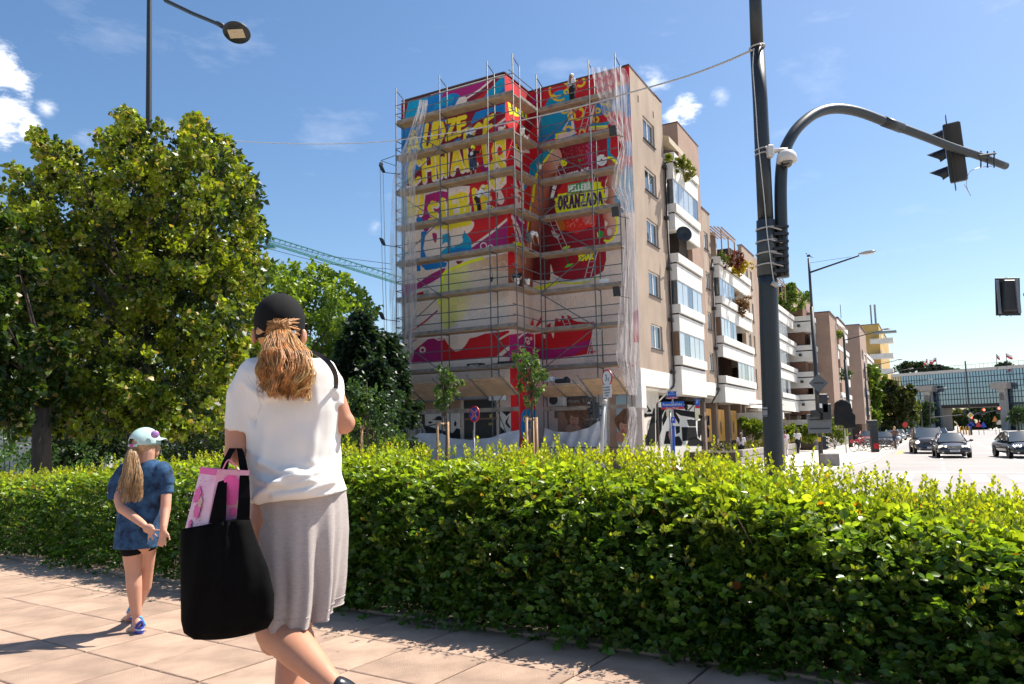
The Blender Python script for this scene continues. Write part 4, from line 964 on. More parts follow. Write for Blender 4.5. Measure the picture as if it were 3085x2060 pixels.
Bp('b',[(2000,200),(2060,200),(2060,1568),(1760,1568),(1850,1000),(1930,800)],(.42,.14,.07),(.16,.02,.015),[(1850,1100),(2040,1200)]);Bp('b',[(1720,920),(1830,960),(1880,1100),(1850,1568),(1720,1568)],(.50,.22,.13),(.30,.07,.04),[(1740,1300),(1900,1300)])
CB.stroke('b',[(1700,950),(1800,960),(1850,1000)],.18,BYE);CB.stroke('b',[(1870,1140),(1875,1240)],.1,(.6,.4,.33))
Bp('f',[(-140,250),(60,240),(250,240),(330,300),(345,900),(-140,900)],(.60,.46,.38));Bp('f',[(-140,-60),(340,-60),(340,270),(160,250),(-20,250),(-140,260)],(.34,.08,.04),(.16,.015,.015),[(0,100),(320,120)]);
Bp('f',[(160,750),(240,555),(300,580),(340,600),(340,760),(250,770)],RED);Bp('f',[(-140,870),(110,840),(260,870),(345,860),(345,1240),(-140,1240)],MAG);Bp('f',[(150,860),(345,880),(345,1060),(250,1000)],RED);CB.stroke('f',[(0,920),(60,870),(120,840)],.1,CRM)
for c_,r_ in(((128,940),28),((145,980),18),((182,925),14),((60,1060),36)):CB.ring('f',c_,r_,.08,CRM)
Bp('h',[(1005,900),(1110,900),(1110,1560),(1005,1560)],RED);Bp('h',[(1010,1230),(1050,1190),(1112,1210),(1112,1330),(1060,1400),(1012,1380)],BLU,sm=True);Bp('h',[(1050,1330),(1112,1300),(1112,1560),(1030,1560)],(.45,.35,.30))
for c_,r_ in(((1035,1060),14),((1060,1150),12),((1040,1260),20),((1080,1300),12),((1035,1380),16),((1055,1420),14)):CB.ring('h',c_,r_,.07,(.6,.42,.02))
CB.build('painted_wall',B1,.28,0,0,'s',-5.816)
CC_=Canvas(SM(0,0,0),ES,EN,-5.82,-.002,ZG,ZT-.02,CRM);Cp=CC_.poly
Cp('c',[(-80,340),(1400,-40),(1420,1568),(-80,1568)],RED);Cp('c',[(-80,560),(60,360),(180,260),(120,700),(0,880),(-80,900)],DRE);Cp('c',[(0,440),(120,340),(70,500),(-10,560)],MAG)
Cp('c',[(200,530),(260,430),(340,350),(430,325),(500,350),(560,470),(580,700),(620,930),(540,980),(340,1000),(120,1060),(95,950),(110,760)],BLU,TEA,[(420,1000),(300,700)],sm=True);Cp('c',[(100,700),(140,700),(130,900),(120,1040),(95,1000)],BLU)
CC_.stroke('c',[(125,700),(100,820),(98,1000)],.06,CRM)
Cp('c',[(540,600),(560,580),(610,920),(570,930)],CRM);CC_.stroke('c',[(440,880),(530,740)],.06,CRM);Cp('c',[(795,900),(830,660),(890,480),(915,480),(860,680),(830,870)],CRM)
Cp('c',[(915,480),(1010,440),(1160,400),(1360,350),(1360,660),(1170,610),(1060,660),(870,700)],BLU);Cp('c',[(1170,290),(1360,240),(1370,660),(1180,620)],BLU);Cp('c',[(1340,245),(1372,240),(1376,680),(1350,680)],BLU)
for c_,r_,w_,a0,a1 in(((385,335),140,.12,60,250),((420,330),110,.12,250,350),((490,355),32,.1,0,360),((680,215),62,.13,200,480),((640,650),88,.12,250,470),((560,690),50,.1,0,360),((460,590),62,.1,0,180),((1010,460),72,.1,-20,200),((920,620),34,.1,0,360),((1075,545),26,.09,0,360),((1050,660),30,.09,0,360),((900,740),34,.1,0,360),((515,890),52,.12,0,360),((705,915),36,.1,180,360),((1220,245),14,.07,0,360)):
    CC_.ring('c',c_,r_,w_,(.72,.48,.02),a0,a1)
CC_.stroke('c',[(300,400),(350,425),(400,410)],.12,(.72,.48,.02));CC_.stroke('c',[(600,600),(650,580),(690,610)],.1,(.72,.48,.02))
Cp('c',[(330,1000),(350,930),(600,900),(640,920),(560,960),(400,1010)],CRM);CC_.stroke('c',[(345,1000),(350,940),(460,910)],.12,BYE);Cp('c',[(810,830),(1060,800),(1070,850),(1000,870),(820,890)],(.66,.5,.2));CC_.stroke('c',[(815,815),(1060,795)],.16,TEA);CC_.stroke('c',[(820,845),(1040,830)],.07,BYE)
Cp('c',[(1090,950),(1360,800),(1400,1568),(1100,1568)],RED);Cp('c',[(1320,1000),(1400,960),(1400,1240),(1340,1200)],BLU)
Cp('p',[(1668,432),(1700,420),(1828,400),(1834,480),(1822,560),(1820,640),(1822,700),(1826,780),(1818,815),(1790,838),(1745,848),(1700,842),(1668,826),(1655,780),(1655,640),(1660,540)],(.20,.004,.012),(.32,.008,.02),[(1660,600),(1780,600)])
for k in range(240):
    x=1675+rng.random()*145;y=440+rng.random()*110;CC_.stroke('p',[(x,y),(x+.3,y+.3)],.02+.02*rng.random(),(.45,.16,.20))
for k in range(160):
    x=1776+rng.normal()*5;y=425+rng.random()*90;CC_.stroke('p',[(x,y),(x+.3,y+.3)],.04,(.42,.10,.30))
CC_.stroke('c',[(1072,940),(1075,1220)],.17,TEA);CC_.stroke('c',[(1075,1220),(1180,1320)],.17,TEA);CC_.stroke('c',[(1065,1270),(1120,1280),(1190,1350)],.14,BYE)
Cp('c',[(1060,1290),(1120,1300),(1190,1370),(1190,1568),(1050,1568)],(.58,.30,.20),(.34,.07,.05),[(1160,1500),(1060,1330)])
Cp('c',[(-80,1400),(20,1330),(160,1180),(330,1080),(330,1160),(180,1330),(110,1440),(80,1568),(-80,1568)],TEA);CC_.stroke('c',[(330,1130),(210,1290),(110,1430),(75,1568)],.17,BYE)
Cp('c',[(340,1130),(400,1170),(425,1240),(410,1310),(370,1420),(330,1568),(90,1568),(120,1440),(220,1300)],(.62,.32,.20),(.40,.12,.08),[(380,1300),(160,1500)],sm=True)
Cp('d',[(-20,120),(90,130),(330,90),(290,220),(250,420),(240,700),(260,1100),(250,1500),(-60,1500),(-60,120)],(.46,.16,.085),(.14,.012,.012),[(60,500),(270,540)]);CC_.stroke('d',[(75,100),(35,300),(20,460)],.15,BYE)
Cp('d',[(250,240),(310,200),(330,330),(300,480),(250,560),(235,420)],(.08,.02,.03))
Cp('d',[(345,365),(340,320),(390,280),(400,225),(470,200),(600,170),(780,145),(850,165),(820,220),(470,270),(470,350)],(.58,.015,.02))
Cp('d',[(350,370),(470,350),(520,365),(790,320),(790,220),(850,200),(915,212),(918,262),(962,300),(950,345),(985,405),(950,450),(960,505),(700,580),(330,615),(305,520),(325,470),(300,440),(340,405)],BYE)
Cp('d',[(470,262),(500,238),(760,200),(790,220),(785,315),(500,362),(475,350)],GRN,(.02,.42,.12),[(480,300),(780,260)])
word(CC_,'d','HELLENA',(486,266),(776,222),(488,342),(776,304),.07,WHT,None,.34)
word(CC_,'d','ORANZADA',(345,405),(935,345),(345,575),(940,490),.12,PUR,None,.34);CC_.stroke('d',[(640,350),(650,335)],.1,PUR)
word(CC_,'d','CHWALE NIE',(255,420),(290,250),(280,430),(330,260),.05,WHT,None,.3);word(CC_,'c','WSEGO NIE',(470,1500),(800,1400),(480,1560),(800,1450),.055,WHT,None,.35)
Cp('d',[(340,700),(480,680),(700,650),(880,610),(850,700),(840,780),(740,810),(660,850),(600,890),(540,870),(470,850),(390,830),(330,760)],(.55,.03,.01),(.66,.02,.02),[(380,760),(800,700)],sm=True);Cp('d',[(330,700),(420,720),(440,830),(360,840)],(.45,.12,.01),sm=True);Cp('d',[(690,640),(790,630),(800,740),(700,760)],(.50,.12,.10),sm=True)
for k in range(60):x=440+rng.random()*400;y=640+rng.random()*160;CC_.ring('d',(x,y),3+4*rng.random(),.02,(.8,.25,.2))
CC_.ring('c',(450,1340),36,.11,BYE,0,300);CC_.ring('c',(450,1335),14,.08,BYE,90,360);CC_.ring('c',(975,1305),62,.13,WHT,-30,290);CC_.ring('c',(975,1300),30,.11,WHT,60,400);Cp('c',[(650,1305),(670,1288),(690,1305),(670,1322)],GRN,sm=True)
Cp('d',[(870,870),(900,850),(940,865),(935,930),(890,945),(865,920)],GRN,sm=True);CC_.stroke('d',[(868,880),(875,930),(905,945)],.06,BYE)
Cp('d',[(405,1090),(430,1060),(500,1045),(505,1065),(450,1095)],(.45,.75,.02),sm=True);CC_.stroke('d',[(450,1190),(480,1260),(495,1285)],.08,(.02,.08,.02));Cp('d',[(440,1335),(480,1285),(555,1275),(530,1310)],(.10,.55,.05));Cp('d',[(260,840),(330,880),(380,900),(350,960),(290,920)],(.45,.42,.38));CC_.ring('d',(330,1290),38,.05,(.10,.01,.01))
CC_.stroke('d',[(620,1180),(640,1210),(620,1240)],.05,BYE);word(CC_,'d','SMAK',(615,1178),(820,1150),(620,1245),(820,1220),.085,BYE,None,.3)
Cp('d',[(1000,100),(1060,95),(1125,130),(1145,240),(1130,330),(1145,420),(1120,490),(1010,500),(965,470),(1000,420),(1010,300),(975,250),(1000,180)],(.60,.33,.22),(.36,.08,.05),[(1120,300),(980,330)],sm=True);CC_.stroke('d',[(1125,110),(1148,240),(1128,340),(1148,460)],.08,BYE)
Cp('d',[(940,620),(1000,600),(1090,640),(1120,720),(1110,860),(1060,950),(1000,985),(950,960),(940,880),(990,790),(1000,740),(950,700)],(.62,.34,.24),(.44,.05,.05),[(1090,760),(950,820)],sm=True);Cp('d',[(1000,830),(1040,820),(1060,870),(1040,920),(1000,900)],(.66,.48,.42),sm=True)
CC_.stroke('d',[(1095,650),(1128,720),(1118,860),(1070,955),(1010,990),(960,980)],.11,BYE)
CC_.stroke('f',[(340,215),(550,140)],.2,BYE);CC_.stroke('f',[(240,235),(340,215)],.22,BYE);CC_.stroke('f',[(560,140),(700,158),(900,150),(1060,90),(1130,60)],.11,(.66,.62,.05));Cp('f',[(480,60),(560,90),(760,105),(1000,80),(1130,20),(1130,60),(1000,110),(760,140),(560,125)],(.40,.40,.44),(.70,.66,.62),[(540,100),(1000,90)])
Cp('f',[(330,600),(345,690),(250,770),(250,740)],RED)
Cp('f',[(400,830),(400,740),(460,700),(450,800),(470,850),(500,850),(510,720),(520,640),(560,640),(560,680),(590,680),(610,600),(640,605),(650,660),(685,660),(685,592),(740,620),(770,665),(830,685),(960,697),(1060,690),(1030,830),(1020,960),(1045,1085),(1130,1090),(1040,1125),(800,1165),(430,1205),(240,1210),(240,860),(330,840)],RED)
Cp('f',[(240,1010),(330,1080),(430,1070),(720,1030),(1000,935),(1020,960),(1000,1010),(780,1155),(430,1205),(240,1210)],MAG);Cp('f',[(470,850),(500,850),(500,910),(485,915)],CRM);Cp('f',[(350,860),(390,860),(385,920),(360,915)],CRM)
for k in range(26):
    x=520+16*k+rng.normal()*6;CC_.stroke('f',[(x,340+rng.normal()*20),(x+20+rng.normal()*12,440),(x-12,540+rng.normal()*20)],.012,SK)
for k in range(14):
    CC_.stroke('f',[(1140,790+15*k),(1380,780+15*k)],.01,SK);CC_.stroke('f',[(1140+17*k,790),(1140+17*k,980)],.01,SK)
Cp('f',[(1590,560),(1660,500),(1672,975),(1605,975)],RED,MAG,[(1620,800),(1620,560)]);CC_.ring('f',(1590,1258),46,.1,(.50,.14,.12));CC_.stroke('f',[(1395,1215),(1440,1215)],.05,(.5,.14,.12));CC_.stroke('f',[(1395,1325),(1440,1325)],.05,(.5,.14,.12));CC_.stroke('f',[(1400,1215),(1400,1325)],.05,(.5,.14,.12))
Cp('p',[(1892,180),(1912,180),(1925,700),(1905,700)],RED)
for ya,yb,c_ in((255,347,BLU),(347,425,RED),(425,470,BLU),(470,500,RED),(500,640,BLU),(345,352,BLU)):Cp('p',[(1880,ya),(1925,ya),(1935,yb),(1885,yb)],c_)
Cp('p',[(1878,640),(1930,640),(1930,1090),(1878,1090)],CRM);Cp('p',[(1912,500),(1935,500),(1935,636),(1914,640)],BLU);Cp('p',[(1870,520),(1912,500),(1912,640),(1860,640),(1850,600)],(.16,.33,.46))
Cp('f',[(1590,560),(1690,490),(1700,975),(1605,975)],RED,MAG,[(1620,800),(1620,560)])
Cp('p',[(1580,1175),(1960,1175),(1960,1440),(1580,1440)],(.42,.36,.33));Cp('p',[(1670,1190),(1770,1190),(1770,1260),(1670,1260)],(.10,.095,.10));Cp('p',[(1680,1240),(1718,1240),(1718,1310),(1680,1310)],(.24,.15,.11));Cp('p',[(1835,1170),(1860,1170),(1862,1440),(1838,1440)],(.30,.2,.14))
CC_.build('painted_wall',B1,.3,0,0,'m',0)
SA=-2.67
def am(px,py,s):p=pln(px,py,SM(s,0,0),ES);v=p-P0g;return v.dot(EN),p.z
def panel(name,px0,py0,px1,py1,s,th,mtl,par=None,bev=0):
    m0,z1=am(px0,py0,s);m1,z0=am(px1,py1,s);mb=MB();sb(mb,s,s+th,m0,m1,z0,z1);return mb.build(name,mtl,par,bevel=bev)
M_SHUT=mat('dark_shutter',(.022,.020,.020),.6,noise=.2,nscale=4);M_BRN=mat('brown_laminate',(.16,.09,.06),.6)
d=panel('door',1397,1196,1496,1445,SA-.05,.05,M_SHUT,B1);
for k in range(4):panel('door_rail',1397,1200+60*k,1496,1203+60*k,SA-.07,.02,M_BRN,d)
panel('door',1246,1200,1279,1445,SA-.05,.05,M_SHUT,B1);panel('door',1222,1210,1246,1445,SA-.04,.04,mat('olive_panel',(.06,.06,.045),.7),B1)
for(x,y)in((1267,1260),(1479,1255)):
    w_=panel('warning_sign',x-4,y-7,x+4,y+7,SA-.06,.008,mat('yellow_sign',(.6,.42,.05),.5));tag(w_,'small yellow-white warning notice on the dark %s door'%('narrow' if x<1300 else 'wide'),'sign')
    t_=panel('notice_plate',x-7,y+18,x+7,y+25,SA-.06,.008,mat('ochre_sign',(.45,.27,.04),.5));tag(t_,'ochre number plate below the warning notice on the dark %s door'%('narrow' if x<1300 else 'wide'),'sign')
    text_mesh('number','797A',.14,M_BLK,SM(SA-.063,am(x,y+21,SA-.06)[0],am(x,y+21,SA-.06)[1]),EN,EZ,t_,sx=.8)
lb=panel('sign_box',1209,1166,1475,1200,SA-.55,.5,mat('grey_blue_metal',(.20,.22,.25),.6,noise=.15,nscale=2),None,.02);tag(lb,'long grey-blue sign box under the plank canopy above the dark doors','sign')
lb2=panel('light_box',1471,1160,1513,1205,SA-.6,.4,mat('white_box',(.55,.55,.55),.5),None,.02);tag(lb2,'small white square box sign above the right end of the dark wide door','sign')
pb=panel('shop_window',1708,1200,1800,1345,-.06,.05,mat('dark_poster',(.055,.035,.03),.35,noise=.4,nscale=3,col2=(.16,.09,.06)));tag(pb,'dark shop window poster with the portrait of a long-haired woman','poster')
pb2=panel('shop_window',1855,1192,1893,1340,-.06,.05,mat('blue_poster',(.28,.38,.42),.35));tag(pb2,'pale blue shop window poster with a reddish-haired woman behind the scaffold corner','poster')
def blob_on(px,py,rx,rz,s,mtl,par,name='portrait',n=20,wob=0):
    m_,z_=am(px,py,s);mb=MB();mb.poly([SM(s,m_+rx*math.cos(t)*(1+wob*math.sin(3*t)),z_+rz*math.sin(t)*(1+wob*math.cos(4*t)))for t in np.linspace(0,2*math.pi,n,endpoint=False)],.003,ES);return mb.build(name,mtl,par)
M_SKP=mat('poster_skin',(.42,.22,.15),.4,noise=.2,nscale=6);M_HRP=mat('poster_hair',(.14,.06,.03),.4,noise=.5,nscale=7)
for(px,py,k,par)in((1731,1262,1.0,pb),(1880,1283,.9,pb2)):
    blob_on(px+6,py-8,.62*k,.75*k,-.066,M_HRP,par,wob=.18);blob_on(px-1,py+3,.25*k,.36*k,-.070,M_SKP,par);blob_on(px-5,py+33,.42*k,.32*k,-.070,M_SKP,par)
    blob_on(px-2,py+13,.07,.03,-.075,mat('lips',(.45,.03,.03),.4),par);blob_on(px-6,py,.05,.02,-.075,M_BLK,par);blob_on(px+4,py,.05,.02,-.075,M_BLK,par);blob_on(px+3,py-18,.33*k,.2*k,-.078,M_HRP,par,wob=.1)
text_mesh('lettering','Perłowe  STUDIO',.28,mat('grey_letter',(.35,.32,.30),.5),SM(-.08,am(1752,1207,-.07)[0],am(1752,1207,-.07)[1]),EN,EZ,pb,sx=1)
text_mesh('lettering','STRZYŻENIE',.13,MATS['grey_letter'],SM(-.08,am(1781,1264,-.07)[0],am(1781,1264,-.07)[1]),EN,EZ,pb)
ac=MB();m_,z_=am(1677,1205,-.5);ac.box(SM(-.45,m_,z_),(.4,.9,.62),ax=(ES,EN,EZ));aco=ac.build('air_conditioner',mat('ac_white',(.45,.44,.42),.5),None,bevel=.02);tag(aco,'white air conditioner unit on the wall behind the scaffold','air conditioner')
f=MB();f.lathe([(.02,0),(.24,0),(.24,.02),(.02,.02)],SM(-.66,m_-.1,z_),18,-ES);f.build('fan_grille',M_BLK,aco)
# ---------------- scaffolding in front of the painted walls ----------------
M_STL=mat('galvanised_tube',(.11,.12,.13),.6,metal=.15,noise=.3,nscale=5,spec=.35)
M_DECK=mat('scaffold_plank',(.36,.25,.16),.85,noise=.22,nscale=2.2,stretch=(1,1,1),bump=.3,bscale=20)
M_TOE=mat('weathered_board',(.24,.20,.17),.85,noise=.35,nscale=3)
M_NET= None
def netmat():
    M=bpy.data.materials.new('debris_net');M.use_nodes= True;N=M.node_tree.nodes;L=M.node_tree.links;b=N['Principled BSDF'];b.inputs['Base Color'].default_value=(.72,.68,.68,1);b.inputs['Roughness'].default_value=.8
    tr=N.new('ShaderNodeBsdfTransparent');tl=N.new('ShaderNodeBsdfTranslucent');tl.inputs[0].default_value=(.7,.66,.66,1);m1=N.new('ShaderNodeMixShader');m1.inputs[0].default_value=.45;L.new(b.outputs[0],m1.inputs[1]);L.new(tl.outputs[0],m1.inputs[2])
    n=N.new('ShaderNodeTexNoise');n.inputs['Scale'].default_value=2.5;n.inputs['Detail'].default_value=6;tc=N.new('ShaderNodeTexCoord');mp=N.new('ShaderNodeMapping');mp.inputs['Scale'].default_value=(4,4,.35);L.new(tc.outputs['Object'],mp.inputs[0]);L.new(mp.outputs[0],n.inputs['Vector'])
    mr=N.new('ShaderNodeMapRange');mr.inputs['From Min'].default_value=.35;mr.inputs['From Max'].default_value=.7;mr.inputs['To Min'].default_value=.2;mr.inputs['To Max'].default_value=.66;L.new(n.outputs[0],mr.inputs[0])
    m2=N.new('ShaderNodeMixShader');L.new(mr.outputs[0],m2.inputs[0]);L.new(tr.outputs[0],m2.inputs[1]);L.new(m1.outputs[0],m2.inputs[2]);L.new(m2.outputs[0],N['Material Output'].inputs[0]);return M
M_NET=netmat()
SCF=thing('scaffolding','grey tube and plank scaffolding covering the painted end walls of the corner block','scaffolding',SM(-3.7,-8,ZG))
def part(name,m_,build,par=None,**k):
    mb=MB();build(mb);return mb.build(name,m_,SCF if par is None else par,**k)
tube= lambda a,b,r=.034,n=6:(lambda mb:mb.tube([a,b],max(r,.026),n))
LV=[18.05-1.95*k for k in range(8)]
colsA=[-12.06,-9.19,-6.26]
posts=[(-3.7,m)for m in colsA+[-4.78]]+[(-3.0,m)for m in colsA+[-4.78]]+[(-1.1,m)for m in(-4.78,-1.78,-.34)]+[(-.4,m)for m in(-4.9,-1.78,-.34)]
for i,(s,m_)in enumerate(posts):
    o=part('standard',M_STL,tube(SM(s,m_,ZG),SM(s,m_,20.1 if s in(-3.7,-1.1)else 19.75)),smooth=True)
for m_ in colsA+[-4.78]:
    f=MB();f.tube([SM(-3.7,m_,19.95),SM(-3.0,m_,19.7)],.02,5)
    for k in range(4):f.tube([SM(-3.65+.15*k,m_,19.93-.05*k),SM(-3.65+.15*k,m_,20.02-.05*k)],.012,4)
    f.build('head_frame',M_STL,SCF)
for m_ in(-4.78,-1.78,-.34):part('head_frame',M_STL,tube(SM(-1.1,m_,19.95),SM(-.4,m_,19.7),.02,5))
def deck_bay(a,b,wdir,w,z):
    """planks from a to b (points at deck's outer edge), wdir inward; one child per plank plus toe board"""
    d=(b-a);L_=d.length;d.normalize()
    for k in range(2):
        c=(a+b)/2+wdir*(w*(.25+.5*k))+EZ*(z-a.z)
        mb=MB().box(c,(L_-.03,w*.48,.05),ax=(d,wdir,EZ));mb.build('plank',M_DECK,SCF)
    mb=MB().box((a+b)/2+wdir*-.02+EZ*(z-a.z+.1),(L_-.06,.03,.16),ax=(d,wdir,EZ));mb.build('toe_board',M_TOE,SCF)
for z in LV:
    for a,b in zip(colsA+[-4.78],(colsA+[-4.78])[1:]):
        deck_bay(SM(-3.66,a,0),SM(-3.66,b,0),ES,.64,z)
    deck_bay(SM(-3.0,-4.8,0),SM(-1.12,-4.8,0),-EN,.62,z+.012)
    deck_bay(SM(-1.06,-4.78,0),SM(-1.06,-1.78,0),ES,.64,z+.02);deck_bay(SM(-1.06,-1.78,0),SM(-1.06,-.34,0),ES,.64,z)
    for s0,s1,ms in((-3.7,-3.0,colsA+[-4.78]),(-1.1,-.4,[-4.78,-1.78,-.34])):
        for m_ in ms:part('transom',M_STL,tube(SM(s0,m_,z-.06),SM(s1,m_,z-.06),.022,5))
for z in LV:
    for h in(.52,1.02):
        if z+h>19.9:continue
        for a,b in zip(colsA,(colsA+[-4.78])[1:]):
            e=b+(.0 if b!=-4.78 else 0);part('guard_rail',M_STL,tube(SM(-3.73,a,z+h),SM(-3.73,e,z+h),.02,5))
        part('guard_rail',M_STL,tube(SM(-4.15,-4.75,z+h),SM(-1.1,-4.75,z+h),.02,5))
        part('guard_rail',M_STL,tube(SM(-1.13,-4.78,z+h),SM(-1.13,-1.78,z+h),.02,5));part('guard_rail',M_STL,tube(SM(-1.13,-1.78,z+h),SM(-1.13,-.34,z+h),.02,5))
        part('guard_rail',M_STL,tube(SM(-3.7,-12.1,z+h),SM(-3.0,-12.1,z+h),.02,5))
for k in range(8):
    z0=LV[7-k]-0;z1=z0+1.95
    if z1>18.2:continue
    a,b=((-12.06,-9.19)if k%2==0 else(-9.19,-12.06));
    if k%2==0:a,b=-9.19,-12.06
    else:a,b=-12.06,-9.19
    part('brace',M_STL,tube(SM(-3.76,a,z0),SM(-3.76,b,z1),.024,5))
    a,b=((-4.78,-1.78)if k%2==0 else(-1.78,-4.78));part('brace',M_STL,tube(SM(-1.16,a,z0),SM(-1.16,b,z1),.024,5))
part('brace',M_STL,tube(SM(-3.76,-6.26,LV[6]),SM(-3.76,-4.78,LV[7]),.024,5))
for z in(2.35,):
    for a,b in zip(colsA,colsA[1:]+[-4.78]):part('ledger_board',M_TOE,lambda mb,a=a,b=b:sb(mb,-3.75,-3.7,a,b,z-.08,z+.12))
    part('ledger_board',M_TOE,lambda mb:sb(mb,-1.15,-1.1,-4.78,-.3,z-.05,z+.15))
for s,m_ in((-3.7,-12.06),(-3.7,-6.26)):part('brace',M_STL,tube(SM(s-.02,m_,3.1),SM(s-.02,m_+1.4,ZG+.3),.022,5))
part('brace',M_STL,tube(SM(-3.75,-12.0,2.3),SM(-3.75,-10.6,3.6),.022,5));part('brace',M_STL,tube(SM(-3.75,-6.26,2.3),SM(-3.75,-5.0,3.8),.022,5));part('brace',M_STL,tube(SM(-1.15,-3.2,-.2),SM(-1.15,-1.78,2.4),.022,5))
def canopy(m0,m1,si,so,zi,zo):
    n=5;d=(SM(so,0,zo)-SM(si,0,zi));L_=d.length;d.normalize();nn=d.cross(EN).normalized()
    for k in range(n):
        t=(k+.5)/n;c=SM(si+(so-si)*t,(m0+m1)/2,zi+(zo-zi)*t)
        q=[m0,(m0+m1)/2+random.uniform(-.4,.4),m1]
        for a,b in zip(q,q[1:]):
            c2=c+EN*((a+b)/2-(m0+m1)/2);MB().box(c2,(b-a-.02,L_/n-.012,.04),ax=(EN,d,nn)).build('canopy_plank',M_DECK,SCF)
    k=int((m1-m0)/2.2)+1
    for i in range(k+1):
        m_=m0+.1+(m1-m0-.2)*i/k;MB().tube([SM(si+.1,m_,zi-.1),SM(so-.35,m_-.05,zo+.15)],.03,6).build('canopy_tube',M_STL,SCF,smooth=True)
canopy(-12.3,-8.4,-3.7,-5.1,3.0,3.75);canopy(-8.38,-4.75,-3.7,-5.1,3.05,3.82);canopy(-4.7,-2.2,-1.2,-2.5,3.0,3.5);canopy(-2.15,-.15,-1.2,-2.5,3.0,3.72)
def ladder(par,a,b,w=.32):
    u=(b-a).normalized();sd=EN*(w/2);mb=MB()
    for s in(-1,1):mb.tube([a+sd*s,b+sd*s],.02,4)
    L_=(b-a).length
    for k in range(1,int(L_/.28)):p=a+u*(.28*k);mb.tube([p-sd,p+sd],.013,4)
    return mb.build('ladder',mat('alu_ladder',(.55,.56,.57),.4,metal=.5),par)
for k in range(7):
    z=LV[7-k];
    if k%2:ladder(SCF,SM(-.75,-4.2,z+1.9),SM(-.75,-3.4,z+.05))
    else:ladder(SCF,SM(-.75,-1.9,z+1.95),SM(-.75,-2.5,z+.05))
ladder(SCF,SM(-.75,-1.8,LV[7]+1.9),SM(-.75,-2.4,LV[7]))
part('pulley_bracket',M_STL,lambda mb:(mb.tube([SM(-3.7,-12.06,16.3),SM(-3.7,-13.1,16.2)],.02,5),mb.tube([SM(-3.7,-12.06,15.7),SM(-3.7,-13.1,16.2)],.018,5),mb.lathe([(.02,-.03),(.12,-.03),(.12,.03),(.02,.03)],SM(-3.7,-13.1,16.0),12,ES)))
part('rope',mat('rope',(.35,.33,.30),.9),lambda mb:(mb.tube([SM(-3.65,-13.2,16),SM(-3.65,-13.0,9),SM(-3.65,-12.75,4)],.014,4),mb.tube([SM(-3.65,-13.0,16),SM(-3.65,-12.8,9),SM(-3.65,-12.65,4)],.014,4)))
def net(name,rows,s,label,pleat=.07,n=44,seedk=0):
    rings=[]
    for(y,x0,x1)in rows:
        P=SM(s,0,0);a=pln(x0,y,P,ES);b=pln(x1,y,P,ES);rings.append((a,b))
    R2=[]
    for i in range(len(rings)-1):
        for t in(0,.34,.67):R2.append((rings[i][0].lerp(rings[i+1][0],t),rings[i][1].lerp(rings[i+1][1],t)))
    R2.append(rings[-1]);V=[]
    for i,(a,b)in enumerate(R2):
        w=(b-a).length
        for k in range(n+1):
            t=k/n;off=pleat*(math.sin(t*31+seedk+.15*math.sin(i*.7))+.5*math.sin(t*13+i*.35))*(1.3 if w<1.2 else .7)
            V.append(a.lerp(b,t)+ES*off+EN*(.02*math.sin(i*1.3+k)))
    F=[(i*(n+1)+k,i*(n+1)+k+1,(i+1)*(n+1)+k+1,(i+1)*(n+1)+k)for i in range(len(R2)-1)for k in range(n)]
    o=MB().add(V,F).build(name,M_NET,None,smooth=True);tag(o,label,'debris net','debris nets on the scaffolding');return o
net('debris_net',[(302,1262,1290),(345,1252,1283),(420,1225,1268),(480,1198,1258),(520,1188,1250),(600,1180,1255),(700,1176,1252),(840,1170,1255),(980,1176,1258),(1080,1184,1245),(1145,1188,1232)],-3.84,'grey see-through net hanging down the left end of the scaffolding',.08)
net('debris_net',[(203,1778,1880),(230,1785,1893),(290,1800,1896),(340,1815,1898),(400,1856,1900),(440,1872,1902),(500,1850,1904),(560,1838,1908),(610,1868,1908),(660,1888,1910),(760,1880,1918),(860,1870,1924),(980,1858,1930),(1080,1854,1926),(1150,1878,1922),(1190,1898,1920)],-1.25,'pinkish white net gathered down the right end of the scaffolding',.08,seedk=2)
net('debris_net',[(1145,1186,1215),(1200,1190,1235),(1260,1192,1262),(1300,1193,1285),(1345,1195,1262)],-3.84,'short net triangle tied at the lower left foot of the scaffolding',.03)
net('debris_net',[(1225,1893,1912),(1260,1893,1920),(1300,1890,1918),(1340,1872,1915),(1370,1868,1912)],-1.5,'bunched white net bottom hanging at the right foot of the scaffolding',.05,seedk=1)
M_TARP=mat('white_tarp',(.55,.56,.60),.45,noise=.12,nscale=2,bump=.9,bscale=5,trans=.12)
def tarp(rows_top,ybot,s,label,group):
    P=SM(s,0,0);n=60;xs=np.linspace(rows_top[0][0],rows_top[-1][0],n);ys=np.interp(xs,[r[0]for r in rows_top],[r[1]for r in rows_top]);V=[]
    for j in range(10):
        for i in range(n):
            t=j/9;y=ys[i]+(ybot-ys[i])*t;p=pln(xs[i],y,P,ES);V.append(p-ES*(.18*t+.05*math.sin(i*.55+j*.9)+.04*math.sin(i*.21-j*1.7)+.02*math.sin(i*1.3+j*2.1)))
    F=[(j*n+i,j*n+i+1,(j+1)*n+i+1,(j+1)*n+i)for j in range(9)for i in range(n-1)]
    o=MB().add(V,F).build('tarpaulin',M_TARP,None,smooth=True);tag(o,label,'tarpaulin',group)
tarp([(1190,1308),(1225,1326),(1265,1304),(1330,1306),(1360,1320),(1420,1325),(1480,1318),(1530,1300),(1566,1295)],1425,-3.85,'long sagging white tarpaulin tied along the scaffold foot under the dark doors','tarpaulins at the scaffold foot')
tarp([(1640,1287),(1670,1300),(1720,1302),(1770,1290),(1805,1268),(1830,1290)],1420,-1.3,'shorter white tarpaulin peaked in front of the shop window posters','tarpaulins at the scaffold foot')
